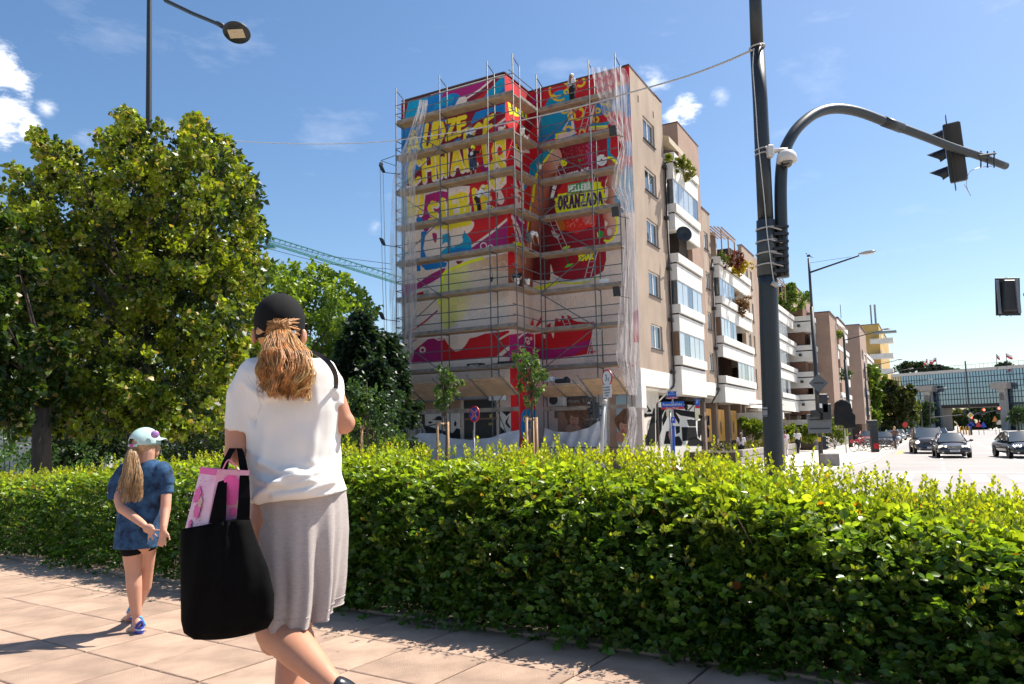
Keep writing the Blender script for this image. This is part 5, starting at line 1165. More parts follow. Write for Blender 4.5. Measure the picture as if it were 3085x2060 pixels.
for i,(px,py,s,side,lb)in enumerate(((1846,393,-1.6,1,'black floodlight near the top right corner of the scaffolding'),(1854,637,-1.6,1,'black floodlight level with the splash label on the can'),(1858,877,-1.6,1,'black floodlight on the lowest right bracket above the plank canopy'),(1151,508,-4.2,-1,'black floodlight on the uppermost bracket left of the scaffolding'),(1152,727,-4.2,-1,'black floodlight on the middle bracket left of the scaffolding'),(1150,950,-4.2,-1,'black floodlight on the lowest bracket left of the scaffolding'))):
    c=pln(px,py,SM(s,0,0),ES);t=thing('floodlight',lb,'floodlight',c,'floodlights aimed at the mural')
    if side==1:MB().box(c,(.36,.12,.48),ax=(EN,(ES+EZ*.2).normalized(),(EZ-ES*.2).normalized())).build('housing',M_BLK,t,bevel=.02);e=c+EN*.55-EZ*.35+ES*.3
    else:MB().box(c,(.08,.3,.42),ax=((EN+EZ*.5).normalized(),ES,(EZ-EN*.5).normalized())).build('housing',M_BLK,t,bevel=.02);e=c+EN*.9-EZ*.35+ES*.4
    MB().tube([c-EZ*.2,e-EN*.0],.02,5).build('stem',M_BLK,t)
def bucket(px,py,s,label,col=(.7,.7,.68),r=.14,n=(ES)):
    b=pln(px,py,SM(s,0,0),ES);t=thing('paint_bucket',label,'bucket',b,'paint buckets on the decks')
    MB().lathe([(r*.85,0),(r,.26),(r*1.06,.26),(r*1.06,.29),(r*.95,.29),(r*.8,.02)],b,14).build('pail',mat('bucket_white',col,.5),t,smooth=True);MB().tube([b+EN*r+EZ*.26,b+EZ*.4-ES*.05,b-EN*r+EZ*.26],.006,4).build('handle',M_STL,t)
bucket(1509,401,-3.4,'white paint bucket at the corner of the second deck from the top');bucket(1573,405,-2.7,'white paint bucket on the return deck beside the corner, second from the top');bucket(1322,558,-3.4,'white paint tray bucket on the third deck by the long letters');bucket(1474,637,-3.4,'white paint bucket near the painter in black trousers')
bucket(1557,856,-3.5,'white bucket in front of the crouching painter');bucket(1589,858,-2.5,'white bucket right of the crouching painter');bucket(1625,510,-.9,'dark bucket by the yellow-edged thumb',(.12,.16,.14));bucket(1284,890,-3.4,'grey box bucket on the low deck at the left',(.2,.22,.23))
cr=MB();c=pln(1434,1104,SM(-3.4,0,0),ES);cr.box(c,(.85,.4,.3),ax=(EN,ES,EZ));o=cr.build('crate',M_BLK,None,bevel=.02);tag(o,'black crate with white scrawl on the lowest deck','crate');text_mesh('lettering','PSNC',.2,M_PVC,c-ES*.205,EN,EZ,o)
cr=MB();c=pln(1520,1098,SM(-3.4,0,0),ES);cr.box(c,(1.2,.45,.14),ax=(EN,ES,EZ));cr.box(c+EZ*.11+EN*.1,(.9,.3,.08),ax=(EN,ES,EZ));o=cr.build('tool_bag',M_BLK,None,bevel=.03);tag(o,'flat black tool bags lying on the lowest deck by the corner','bag')
cr=MB();c=pln(1660,1143,SM(-1.9,0,3.4),ES);cr.box(c,(.62,.3,.24),ax=(EN,ES,EZ));o=cr.build('box',mat('printed_box',(.6,.58,.56),.6,noise=.6,nscale=9,detail=2),None,bevel=.01);tag(o,'white printed cardboard box lying on the plank canopy','box')
cr=MB();c=pln(1706,1143,SM(-1.9,0,3.3),ES);cr.sph(c,.16,10,6);cr.box(c-EN*.2-EZ*.06,(.7,.4,.2),ax=(EN,ES,EZ));o=remesh(cr,.03,M_BLK,'backpack');tag(o,'black backpack heap lying on the plank canopy beside the printed box','backpack')
cr=MB();c=pln(1481,838,SM(-3.8,0,0),ES);cr.box(c,(.14,.1,.12),ax=(EN,ES,EZ));cr.lathe([(.045,0),(.05,.12)],c-EZ*.05,10,-EZ);cr.tube([c+EZ*.05+EN*.05,c+EZ*.7,c+EZ*.05-EN*.08],.01,4);o=cr.build('camera',M_BLK,None);tag(o,'black photo camera hanging by its strap from a guard rail','camera')
MB().box(pln(1820,845,SM(-.9,0,0),ES),(.5,.02,.2),ax=(EN,ES,EZ)).build('paper_sheet',M_PVC);tag(bpy.data.objects['paper_sheet'],'white paper sheet on the low right deck below the can','paper')
def railing(name,pts,z0,h,label,cat='railing',group=None,step=.12,r=.012):
    t=thing(name,label,cat,pts[0],group)
    for a,b in zip(pts,pts[1:]):
        MB().tube([a+EZ*h,b+EZ*h],.022,5).build('rail',M_BLK,t);MB().tube([a+EZ*.12,b+EZ*.12],.015,5).build('rail',M_BLK,t)
        n=int((b-a).length/step)
        for k in range(n+1):p=a.lerp(b,k/n);MB().tube([p,p+EZ*h],r if k%8 else .02,4).build('bar',M_BLK,t)
railing('railing',[SM(-3.4,-4.1,ZG),SM(-3.4,.6,ZG)],ZG,1.15,'black metal railing with upright bars in front of the shop posters')
railing('railing',[SM(-6.3,-13,ZG),SM(-6.3,-4.5,ZG)],ZG,.55,'low black kerbside railing below the long white tarpaulin',step=.2)
# ---------------- people ----------------
M_SKIN=mat('skin',(.52,.25,.155),.5,noise=.06,nscale=9,spec=.4)
M_SKIN.node_tree.nodes['Principled BSDF'].inputs['Subsurface Weight'].default_value=.08
M_SKIN.node_tree.nodes['Principled BSDF'].inputs['Subsurface Radius'].default_value=(.02,.008,.004)
def cloth(name,col,rough=.9,noise=.08,nscale=7,**k):return mat(name,col,rough,noise=noise,nscale=nscale,**k)
class XF:
    def __init__(s,loc,face):s.l=Vector(loc);s.R=Matrix.Rotation(-RAD(face),3,'Z')
    def __call__(s,p):return s.l+s.R@Vector(p)
def xmb(mb,X):mb.v=[tuple(X(p))for p in mb.v];return mb
def small_person(name,label,loc,face,H=1.75,pose='stand',shirt=(.7,.7,.7),legs=(.03,.03,.04),hair=(.1,.06,.03),helmet=None,shorts=False,long_hair=False,sleeves='short',group=None,bag=None,print_=None):
    X=XF(loc,face);k=H/1.75;t=thing(name,label,'person',loc,group)
    J=dict(hip=(0,0,.93),chest=(0,.0,1.30),neck=(0,.0,1.47),head=(0,.02,1.62),ls=(-.18,0,1.40),rs=(.18,0,1.40),le=(-.24,-.02,1.13),re=(.24,-.02,1.13),lh=(-.25,.08,.90),rh=(.25,.08,.90),
             lk=(-.10,.02,.50),rk=(.10,.02,.50),la=(-.10,-.02,.08),ra=(.10,-.02,.08),lt=(-.11,.16,.03),rt=(.11,.16,.03))
    if pose=='walk':J.update(lk=(-.09,.17,.52),la=(-.09,.22,.10),lt=(-.09,.40,.08),rk=(.09,-.02,.50),ra=(.09,-.30,.14),rt=(.09,-.16,.03),le=(-.24,-.14,1.15),lh=(-.23,-.12,.92),re=(.24,.08,1.14),rh=(.22,.24,.98))
    if pose=='reach':J.update(re=(.28,.22,1.42),rh=(.22,.40,1.62),le=(-.27,.02,1.14),lh=(-.3,.1,.92),lk=(-.13,.02,.5),la=(-.15,0,.08),lt=(-.16,.16,.03),rk=(.12,.02,.5),ra=(.14,0,.08),rt=(.15,.16,.03))
    if pose=='paint':J.update(hip=(0,-.12,.92),chest=(0,.06,1.24),neck=(0,.16,1.38),head=(0,.24,1.50),ls=(-.17,.12,1.33),rs=(.17,.12,1.33),re=(.2,.32,1.12),rh=(.15,.55,1.12),le=(-.2,.3,1.14),lh=(-.12,.5,1.08),lk=(-.1,.0,.5),rk=(.1,-.04,.5))
    if pose=='bend':J.update(hip=(0,-.1,.88),chest=(0,.22,1.05),neck=(0,.42,1.02),head=(0,.55,.95),ls=(-.17,.33,1.04),rs=(.17,.33,1.04),le=(-.2,.42,.78),re=(.2,.42,.78),lh=(-.15,.5,.55),rh=(.15,.5,.55))
    if pose=='crouch':J.update(hip=(0,-.15,.28),chest=(0,.05,.58),neck=(0,.2,.72),head=(0,.3,.80),ls=(-.19,.15,.68),rs=(.19,.15,.68),le=(-.26,.3,.42),re=(.26,.3,.42),lh=(-.12,.42,.25),rh=(.12,.42,.25),lk=(-.22,.22,.5),rk=(.22,.22,.5),la=(-.15,.05,.08),ra=(.15,.05,.08),lt=(-.17,.2,.03),rt=(.17,.2,.03))
    if pose=='sit':J.update(hip=(0,-.1,.32),chest=(0,-.02,.66),neck=(0,.02,.84),head=(0,.05,.99),ls=(-.19,-.02,.77),rs=(.19,-.02,.77),le=(-.26,.1,.52),re=(.26,.1,.52),lh=(-.1,.3,.5),rh=(.1,.3,.5),lk=(-.2,.35,.35),rk=(.2,.35,.35),la=(-.12,.3,.06),ra=(.12,.3,.06),lt=(-.1,.42,.05),rt=(.1,.42,.05))
    if pose=='cycle':J.update(hip=(0,-.25,1.0),chest=(0,-.08,1.34),neck=(0,.03,1.50),head=(0,.07,1.65),ls=(-.19,.0,1.43),rs=(.19,.0,1.43),le=(-.29,.15,1.22),re=(.29,.15,1.22),lh=(-.26,.4,1.12),rh=(.26,.4,1.12),lk=(-.13,.15,.78),la=(-.13,.0,.42),lt=(-.13,.14,.36),rk=(.13,.12,.62),ra=(.13,-.02,.2),rt=(.13,.13,.15))
    P={a:Vector(b)*k for a,b in J.items()}
    b=MB();cap_limb(b,[P['neck'],P['head']],[.055*k,.06*k],10);b.sph(P['head']+Vector((0,.0,.02)),.105*k,12,9,(.78,.95,1.12));b.sph(P['head']+Vector((0,.1*k,-.01)),.02*k,6,5)
    for sx in(-1,1):b.sph(P['head']+Vector((.082*k*sx,0,.01)),.025*k,6,5)
    for a in('l','r'):
        cap_limb(b,[P[a+'s'],P[a+'e'],P[a+'h']],[.05*k,.04*k,.028*k],8);d=(P[a+'h']-P[a+'e']).normalized();b.sph(P[a+'h']+d*.06*k,.042*k,8,6,(.6,.8,1.3))
        hp=P['hip']+Vector((-.09 if a=='l' else .09,0,0))*k;cap_limb(b,[hp,P[a+'k'],P[a+'a']],[.085*k,.055*k,.036*k],8);cap_limb(b,[P[a+'a'],P[a+'t']],[.04*k,.035*k],8)
    cap_limb(b,[P['hip'],P['chest'],P['neck']],[.12*k,.12*k,.06*k],10)
    remesh(xmb(b,X),.016*k,M_SKIN,'body',t,1)
    s=MB();V3=P['hip'].lerp(P['chest'],.1)
    def tors(mb,pts,rx,ry):
        ax=(P['rs']-P['ls']).normalized();rings=[]
        for p,a,c in zip(pts,rx,ry):
            d=(pts[-1]-pts[0]).normalized();f=d.cross(ax).normalized();rings.append([p+ax*(math.cos(q)*a)+f*(math.sin(q)*c)for q in np.linspace(0,2*math.pi,16,endpoint=False)])
        mb.loft(rings)
    up=(P['neck']-P['hip'])
    tors(s,[P['hip']-up*.06,P['hip']+up*.2,P['chest'],P['chest']+(P['neck']-P['chest'])*.55,P['neck']-up*.02],[.185*k,.165*k,.19*k,.19*k,.07*k],[.125*k,.115*k,.125*k,.1*k,.065*k])
    for a in('l','r'):
        e=P[a+'s'].lerp(P[a+'e'],.62)if sleeves=='short' else P[a+'h']
        cap_limb(s,[P[a+'s']]+([P[a+'e']]if sleeves!='short' else[])+[e],[.078*k]+([.06*k]if sleeves!='short' else[])+[.066*k if sleeves=='short' else .045*k],8)
    so=remesh(xmb(s,X),.016*k,cloth('shirt_%.2f_%.2f_%.2f'%shirt,shirt),'shirt',t,1)
    g=MB()
    for a in('l','r'):
        hp=P['hip']+Vector((-.09 if a=='l' else .09,0,-.0))*k
        if shorts:cap_limb(g,[hp,hp.lerp(P[a+'k'],.85)],[.115*k,.095*k],8)
        else:cap_limb(g,[hp,P[a+'k'],P[a+'a']],[.115*k,.08*k,.065*k],8)
    cap_limb(g,[P['hip']-up*.02,P['hip']+up*.12],[.15*k,.14*k],12)
    remesh(xmb(g,X),.017*k,cloth('trousers_%.2f_%.2f_%.2f'%legs,legs),'trousers',t,1)
    sh=MB()
    for a in('l','r'):cap_limb(sh,[P[a+'a']+Vector((0,-.03,-.03))*k,P[a+'t']+Vector((0,.04,.0))*k],[.045*k,.042*k],8)
    remesh(xmb(sh,X),.014*k,mat('shoe_dark',(.04,.04,.045),.6),'shoes',t,1)
    hc=P['head']+Vector((0,-.008,.035))*k
    h=MB()
    if helmet:
        h.sph(hc+Vector((0,0,.02)),.135*k,14,8,(.85,1.05,.9));o=remesh(xmb(h,X),.014*k,mat('helmet_%.2f_%.2f'%helmet[:2],helmet,.35),'helmet',t,1);h=MB()
    if not helmet:h.sph(hc,.113*k,12,9,(.84,.98,1.08))
    h.sph(P['head']+Vector((0,-.04,.0))*k,.09*k,10,8,(.85,.8,1.0))
    if long_hair:cap_limb(h,[P['head']+Vector((0,-.07,.03))*k,P['neck']+Vector((0,-.11,-.08))*k,P['neck']+Vector((0,-.13,-.22))*k],[.08*k,.085*k,.05*k],8)
    remesh(xmb(h,X),.013*k,mat('hair_%.2f'%hair[0],hair,.6,noise=.4,nscale=40),'hair',t,1)
    if bag:
        q=MB();a=P['neck']+Vector((-.1,-.1,-.05));c=P['hip']+Vector((.17,-.1,.05));q.tube([a+Vector((0,.02,.04)),P['chest']+Vector((0,-.14,0)),c],.012,5);q.box(c+Vector((.05,.02,-.05)),(.12,.18,.2));xmb(q,X).build('shoulder_bag',M_BLK,t)
    if print_:
        q=MB();c=P['chest']+Vector((0,-.14*k,.0));q.lathe([(.001,0),(.1*k,0),(.1*k,.006),(.001,.006)],c,14,(0,-1,0));q.lathe([(.06,.006),(.075,.006),(.075,.01),(.06,.01)],c,14,(0,-1,0));xmb(q,X).build('shirt_print',mat('print_%.2f'%print_[0],print_,.8,noise=.6,nscale=30),so)
    return t
azd=math.degrees(AZ)
def on_deck(px,py,s):return pln(px,py,SM(s,0,0),ES)
def deckpt(px,lvl,s):
    z=LV[lvl]+.03;d= None
    p=pln(px,500,SM(s,0,0),ES);
    for _ in range(6):
        v=p-CC;w=v.dot(CF);y=CY_PX-F_PX*v.dot(CU)/w;p=pln(px,y,SM(s,0,0),ES);p=Vector((p.x,p.y,z))
    return p
G='mural painters on the scaffolding'
small_person('person','painter in white helmet and shirt standing on the top deck of the scaffolding',deckpt(1724,0,-.75),azd+20,1.72,'stand',(.68,.68,.70),(.015,.015,.018),(.28,.12,.05),(.68,.64,.55),long_hair=True,group=G,bag=True)
small_person('person','person in a yellow helmet and black t-shirt painting the large letters',deckpt(1426,2,-3.35),azd-2,1.8,'reach',(.015,.015,.018),(.03,.045,.09),(.1,.06,.03),(.75,.80,.02),shorts=True,group=G,print_=(.5,.5,.5))
small_person('person','person in a cream helmet leaning to paint, in white top and black trousers',deckpt(1444,3,-3.35),azd+62,1.7,'paint',(.70,.72,.76),(.012,.012,.015),(.06,.04,.03),(.66,.60,.42),sleeves='long',group=G)
small_person('person','person in a white t-shirt sitting with the back turned on the second deck',deckpt(1417,1,-3.4),azd,1.65,'sit',(.68,.70,.74),(.05,.05,.06),(.2,.03,.03),group=G,print_=(.2,.2,.22))
small_person('person','bending person in grey shorts at the inner corner of the scaffolding',deckpt(1598,5,-2.2)+EZ*1.95,azd+20,1.7,'bend',(.66,.64,.62),(.12,.12,.11),(.3,.2,.1),shorts=True,group=G)
small_person('person','dark-haired person in black crouching over white buckets by the corner',deckpt(1562,5,-3.2),azd+170,1.65,'crouch',(.015,.015,.018),(.03,.03,.035),(.02,.016,.014),group=G)
small_person('person','person with wavy brown hair and a white top walking by the low planter wall',gz(2236,1392,ZG),azd-5,1.66,'walk',(.72,.68,.68),(.04,.035,.04),(.13,.07,.04),long_hair=True)
small_person('person','person in white t-shirt with pink back print walking just right of the big pole',gz(2368,1376,ZG),azd-5,1.75,'walk',(.75,.72,.73),(.62,.57,.5),(.06,.04,.03),print_=(.7,.2,.3))
small_person('person','person in a plain white t-shirt and black trousers walking away along the planter',gz(2405,1366,ZG),azd+6,1.78,'walk',(.76,.75,.76),(.02,.02,.025),(.05,.03,.02))
# ---------------- the two people on the near pavement ----------------
def ring_px(xl,xr,y,Y,dy,n=40,sq=2.4,tilt=0,yr=None):
    """super-ellipse ring whose silhouette runs from xl to xr at photo row y, centred at depth Y"""
    a=dep(xl,y,Y);b=dep(xr,y if yr is None else yr,Y);c=(a+b)/2;hx=(b-a)/2;out=[]
    for t in np.linspace(0,2*math.pi,n,endpoint=False):
        cx,sy=math.cos(t),math.sin(t);cx=math.copysign(abs(cx)**(2/sq),cx);sy=math.copysign(abs(sy)**(2/sq),sy)
        out.append(c+hx*cx+Vector((0,1,0))*(dy*sy)+EZ*(tilt*sy))
    return out
def folds(lines,amp_w):
    """displacement that raises cloth folds along polylines given in photo pixels at a depth"""
    segs=[]
    for pts,amp,w in lines:
        q=np.array([list(p)for p in pts]);segs.append((q,amp,w))
    def f(co,no):
        d_all=np.zeros(len(co))
        for q,amp,w in segs:
            best=np.full(len(co),9.)
            for i in range(len(q)-1):
                A,B=q[i],q[i+1];v=B-A;L2=v@v;t=np.clip(((co-A)@v)/L2,0,1);p=A+t[:,None]*v;dd=co-p;dd[:,1]*=.5;best=np.minimum(best,np.linalg.norm(dd,axis=1))
            d_all+=amp*np.exp(-(best/w)**2)*1.7
        x,y,z=co.T
        d_all+=.0016*np.sin(x*37+z*19+3*np.sin(z*11))+.0012*np.sin(z*53-x*23+y*31)
        return co+no*d_all[:,None]
    return f
def finger(mb,a,d,bend,L,r,nrm):
    d=d.normalized();p=[a];cur=d
    for k in range(3):
        p.append(p[-1]+cur*(L*(.42,.33,.25)[k]));cur=(cur+nrm*bend).normalized()
    mb.tube(p,[r,r*.95,r*.9,r*.7],7);mb.sph(p[-1],r*.75,7,5)
# ===== woman =====
YW=2.85;D= lambda x,y,d=0:dep(x,y,YW+d)
woman=thing('person','person in black cap, white t-shirt and grey linen skirt carrying a black tote bag','person',Vector((D(860,1500).x,YW,0)))
b=MB()
hd=D(843,975,.06);b.sph(hd+Vector((0,.012,0)),.086,24,18,(.90,1.0,1.2));b.sph(D(848,1030,.10),.06,16,12,(1,1,.9))
for x,yy in((766,1012),(915,1014)):b.sph(D(x,yy,.05),.03,12,10,(.45,.7,1.15))
b.sph(D(895,1000,.15),.03,10,8);b.sph(D(900,1003,.19),.014,8,6)
cap_limb(b,[D(846,1030,.04),D(850,1125,.03)],[.058,.066],16)
cap_limb(b,[D(752,1145),D(715,1250,0),D(717,1355,-.02)],[.048,.046,.046],16);cap_limb(b,[D(715,1362,-.02),D(745,1372,.12),D(760,1330,.24)],[.05,.042,.030],16)
b.sph(D(765,1315,.27),.042,12,8,(.8,.6,1.2))
for k in range(4):finger(b,D(757+6*k,1305,.28),(EZ*.6+Vector((.3,.5,0))),.5,.07,.0085,Vector((.4,-.4,-.3)))
cap_limb(b,[D(980,1140,.02),D(1015,1215,.02),D(1034,1272,.03)],[.045,.040,.038],16);cap_limb(b,[D(1036,1274,.03),D(1010,1262,.16),D(985,1225,.26)],[.045,.038,.028],16)
b.sph(D(980,1215,.29),.04,12,8,(.8,.6,1.2))
for k in range(4):finger(b,D(972+6*k,1205,.30),(EZ*.6+Vector((-.3,.5,0))),.5,.07,.0085,Vector((-.4,-.4,-.3)))
cap_limb(b,[D(855,1130,.03),D(875,1300,.04),D(880,1480,.05)],[.075,.09,.10],16)
cap_limb(b,[D(830,1560,.0),D(826,1790,.02),D(835,1925,-.02)],[.105,.085,.066],18)
cap_limb(b,[D(828,1895,-.03),D(905,1965,-.16),D(975,2035,-.26),D(1010,2068,-.30)],[.072,.064,.043,.032],18);b.sph(D(880,1925,-.1),.062,12,10,(1.3,1,1),None)
cap_limb(b,[D(1010,2068,-.30),D(1042,2092,-.28),D(1030,2150,-.2)],[.034,.034,.03],14)
cap_limb(b,[D(900,1560,.1),D(893,1800,.12),D(880,1960,.10)],[.10,.078,.058],18);cap_limb(b,[D(880,1960,.10),D(874,2060,.06),D(872,2260,.10)],[.056,.056,.034],16);cap_limb(b,[D(872,2270,.1),D(850,2290,.25)],[.035,.03],12)
remesh(b,.0075,M_SKIN,'body',woman,2)
M_TEE=cloth('white_tee',(.74,.725,.69),.85,.03,5,bump=.12,bscale=900)
s=MB()
R_=[(772,935,1083,.055,.0),(745,985,1100,.10,.0),(728,1018,1130,.125,0),(728,1030,1180,.135,0),(740,1030,1250,.14,0),(750,1025,1320,.145,0),(750,1022,1380,.15,0),(748,1026,1440,.16,0),(753,1036,1490,.168,0),(762,1044,1512,.17,0)]
s.loft([ring_px(a,c,y,YW+.03,d,yr=(y-8 if y<1400 else y-(y-1400)*.28))for a,c,y,d,_ in R_])
cap_limb(s,[D(775,1130),D(738,1195,-.0),D(724,1262,-.01)],[.072,.066,.056],18);s.loft([ring_px(693,764,1230,YW-.005,.06,24),ring_px(680,758,1292,YW-.01,.060,24,yr=1304)])
cap_limb(s,[D(960,1132,.02),D(992,1165,.02),D(1004,1200,.02)],[.074,.06,.046],18);s.loft([ring_px(955,1036,1170,YW+.01,.06,24),ring_px(968,1044,1216,YW+.02,.056,24,yr=1222)])
FL=[]
for pts,a,w in(([(775,1500),(860,1440),(930,1432),(990,1400),(1020,1340)],.016,.016),([(757,1420),(800,1450),(870,1462),(950,1450),(1030,1420)],.014,.013),([(760,1465),(830,1492),(920,1482),(1035,1440)],.013,.013),([(780,1390),(840,1420),(890,1418)],.010,.012),([(945,1130),(955,1250),(935,1390)],.009,.016),([(985,1180),(990,1300),(960,1400)],.010,.014),([(790,1180),(800,1290),(785,1400)],.006,.02),
                  ([(735,1150),(790,1200),(840,1190)],.008,.012),([(700,1180),(715,1250),(700,1290)],.006,.012),([(745,1170),(760,1230),(762,1290)],-.010,.010),([(1000,1150),(1010,1200)],-.006,.01),([(1000,1250),(1010,1380),(990,1440)],.008,.012)):
    FL.append(([D(x,y,-.12 if 760<x<1010 else -.04)for x,y in pts],a,w))
tee=remesh(s,.0075,M_TEE,'tshirt',woman,1,folds(FL,1))
hm=MB();q=[D(x,y,-.148)for x,y in((765,1519),(830,1512),(900,1503),(970,1496),(1035,1489))]
sm_=MB();sm_.tube([D(745,1130,-.09),D(770,1175,-.115),D(785,1220,-.115),D(762,1290,-.06)],.0016,4);sm_.build('seam',M_TEE,tee)
st=MB()
pts=bez([D(940,1060,-.03),D(975,1078,-.085),D(1000,1105,-.10),D(1012,1140,-.07),D(1008,1200,.02)],6)
for a_,b_ in zip(pts,pts[1:]):st.add([a_+Vector((-.008,0,-.004)),a_+Vector((.008,0,.004)),b_+Vector((.008,0,.004)),b_+Vector((-.008,0,-.004))],[(0,1,2,3)])
ss_=st.build('bag_strap',M_BLK,woman);so_=ss_.modifiers.new('s','SOLIDIFY');so_.thickness=.004
M_SKIRT=cloth('grey_linen',(.50,.45,.43),.9,.10,60,bump=.5,bscale=500,stretch=(1,1,3))
rings=[]
SR=[(770,1036,1470,.155),(764,1040,1520,.17),(768,1042,1600,.185),(780,1038,1665,.19),(795,1034,1735,.19),(802,1028,1790,.195),(804,1022,1828,.196),(804,1020,1842,.196)]
n=120
for i,(xl,xr,y,dy)in enumerate(SR):
    base=ring_px(xl,xr,y,YW+.06,dy,n,2.1,tilt=.035*(i/7),yr=y-24*i/7);c=sum(base,Vector())/n;g=i/7
    rr=[]
    for k,p in enumerate(base):
        t=2*math.pi*k/n;pl_=.012*g*math.sin(t*9+.6)+.008*g*math.sin(t*17+2*g)+.024*g*math.exp(-((t-5.15)/.09)**2)-.02*g*math.exp(-((t-5.33)/.07)**2)+.03*g*math.exp(-((t-5.62)/.08)**2)-.02*g*math.exp(-((t-5.8)/.07)**2)
        v=(p-c);v.z=0;rr.append(p+v.normalized()*pl_)
    rings.append(rr)
def dens(rings,m):
    out=[]
    for i in range(len(rings)-1):
        for j in range(m):out.append([a.lerp(b_,j/m)for a,b_ in zip(rings[i],rings[i+1])])
    out.append(rings[-1]);return out
sk=MB().loft(dens(rings,4),cap=False).build('skirt',M_SKIRT,woman,smooth=True);sk.modifiers.new('s','SOLIDIFY').thickness=.003
hem=MB()
for z_,off in((0.045,.003),(.0,.004)):
    R0=[a.lerp(b_,1-z_*8)for a,b_ in zip(rings[-3],rings[-2])]if z_ else rings[-1]
    c=sum(R0,Vector())/n;hem.tube([p+(p-c).normalized()*off for p in R0]+[R0[0]+(R0[0]-c).normalized()*off],.0025,4,cap=False)
hem.build('hem',M_SKIRT,sk)
M_CAP=cloth('black_cotton',(.005,.005,.006),.9,.15,30,bump=.15,bscale=300,spec=.25)
c=MB();cc=D(843,965,.06);V=[];nn=72;mm=26;Fq=[]
for i in range(mm+1):
    th=math.pi*.5*i/mm*1.40
    for k in range(nn):
        a=2*math.pi*k/nn;r=.100*(1+.020*abs(math.sin(a*3+.5))*math.sin(th));zz=math.cos(th)*(.108 if th<1.57 else .125)
        x=max(math.sin(th),.9 if th>1.57 else 0)*math.cos(a)*r*.93;y=max(math.sin(th),.9 if th>1.57 else 0)*math.sin(a)*r*1.1
        V.append(cc+Vector((x,y,zz+.0))-EZ*.002)
for i in range(mm):
    for k in range(nn):
        a=2*math.pi*(k+.5)/nn;back=abs(((a-4.98+math.pi)%(2*math.pi))-math.pi)
        if i>=mm-7 and back<.46 and(back/.46)**2+((mm-1-i)/6.5)**2<1:continue
        Fq.append((i*nn+k,(i+1)*nn+k,(i+1)*nn+(k+1)%nn,i*nn+(k+1)%nn))
cap=c.add(V,Fq).build('cap',M_CAP,woman,smooth=True);cap.modifiers.new('s','SOLIDIFY').thickness=.004
k_=MB();k_.sph(cc+EZ*.108,.010,10,6,(1,1,.5));k_.build('button',M_CAP,cap)
k_=MB();rowz=-.022
arc=[cc+Vector((math.cos(a)*.085,math.sin(a)*.100,rowz-.022))for a in np.linspace(4.98-.62,4.98+.62,12)]
for a_,b_ in zip(arc,arc[1:]):k_.add([a_-EZ*.009,b_-EZ*.009,b_+EZ*.009,a_+EZ*.009],[(0,1,2,3)])
so_=k_.build('back_strap',M_CAP,cap);so_.modifiers.new('s','SOLIDIFY').thickness=.003
k_=MB();k_.box(D(883,1001,-.062),(.02,.004,.012));k_.build('strap_tag',M_PVC,cap)
k_=MB();k_.loft([[cc+Vector((math.cos(a)*.085,.085+math.sin(a)*.01+dd*.07*math.sin(a),-.004-dd*.018))for a in np.linspace(.25,math.pi-.25,14)]for dd in(0,.5,1)],cap=False,closed=False);o=k_.build('visor',M_CAP,cap,smooth=True);o.modifiers.new('s','SOLIDIFY').thickness=.003
gl_=MB();gl_.tube([D(905,985,.1),D(916,980,.16),D(922,975,.19)],.0025,5);gl_.build('glasses',mat('clear_frame',(.6,.6,.62),.2),woman)
M_HAIR=mat('auburn_hair',(.68,.35,.13),.45,spec=.5,noise=.5,nscale=45,trans=.35)
M_HAIR2=mat('sandy_hair',(.56,.36,.18),.42,spec=.6,noise=.35,nscale=60,trans=.22)
def strands(name,root,pathf,n,r,mtl,par,curl,K=9,seed=5,locks=46):
    """strands gathered in curling locks"""
    mb=MB();rs=random.Random(seed);LK=[]
    for q in range(locks):LK.append((rs.random()*6.283,math.sqrt(rs.random()),rs.random()*6.3,rs.uniform(9,20),rs.uniform(.68,1.08),rs.uniform(.6,1.5)))
    for q in range(n):
        u,w,ph,fr,L_,am0=rs.choice(LK);L_*=rs.uniform(.85,1.04);du,dv=rs.gauss(0,.0065),rs.gauss(0,.005);pts=[];fz=rs.random()*6.3;fa=rs.uniform(0,.0035)
        for k in range(K+1):
            t=k/K*L_;cpt,rx,ry=pathf(min(t,1.0));am_=curl*am0*min(1,t*1.5)*(11/fr)**.6;sp_=.5+.9*math.sin(math.pi*min(1,t*.95))
            pts.append(cpt+Vector((math.cos(u)*w*rx+am_*math.sin(fr*t+ph)+du*sp_+fa*math.sin(31*t+fz),math.sin(u)*w*ry+am_*math.cos(fr*t+ph)+dv*sp_,am_*.4*math.sin(fr*t*1.3+ph)+fa*math.cos(37*t+fz)-max(0,t-1)*.12)))
        mb.tube(pts,[r*.9]+[r]*(K-2)+[r*.7,r*.2],3,cap=False)
    return mb.build(name,mtl,par,smooth=True)
def cpt_t(t):return t
PK=[(0,D(845,988,-.03),.024,.018),(.12,D(845,1012,-.075),.042,.03),(.35,D(852,1060,-.125),.076,.048),(.6,D(856,1120,-.15),.088,.05),(.8,D(858,1165,-.155),.084,.05),(1,D(866,1196,-.16),.056,.04)]
def ponypath(t):
    for(t0,a,x0,y0),(t1,c_,x1,y1)in zip(PK,PK[1:]):
        if t<=t1:f=(t-t0)/(t1-t0);return a.lerp(c_,f),x0+(x1-x0)*f,y0+(y1-y0)*f
    return PK[-1][1],PK[-1][2],PK[-1][3]
strands('ponytail',None,ponypath,1100,.0013,M_HAIR,woman,.013,24,locks=40);strands('ponytail',None,ponypath,650,.0013,mat('ginger_hair',(.88,.55,.24),.42,spec=.5,noise=.35,nscale=45,trans=.4),woman,.015,24,seed=11,locks=26)
hb=MB();hb.sph(hd+Vector((0,-.012,-.008)),.0925,24,16,(.95,1.02,1.25));
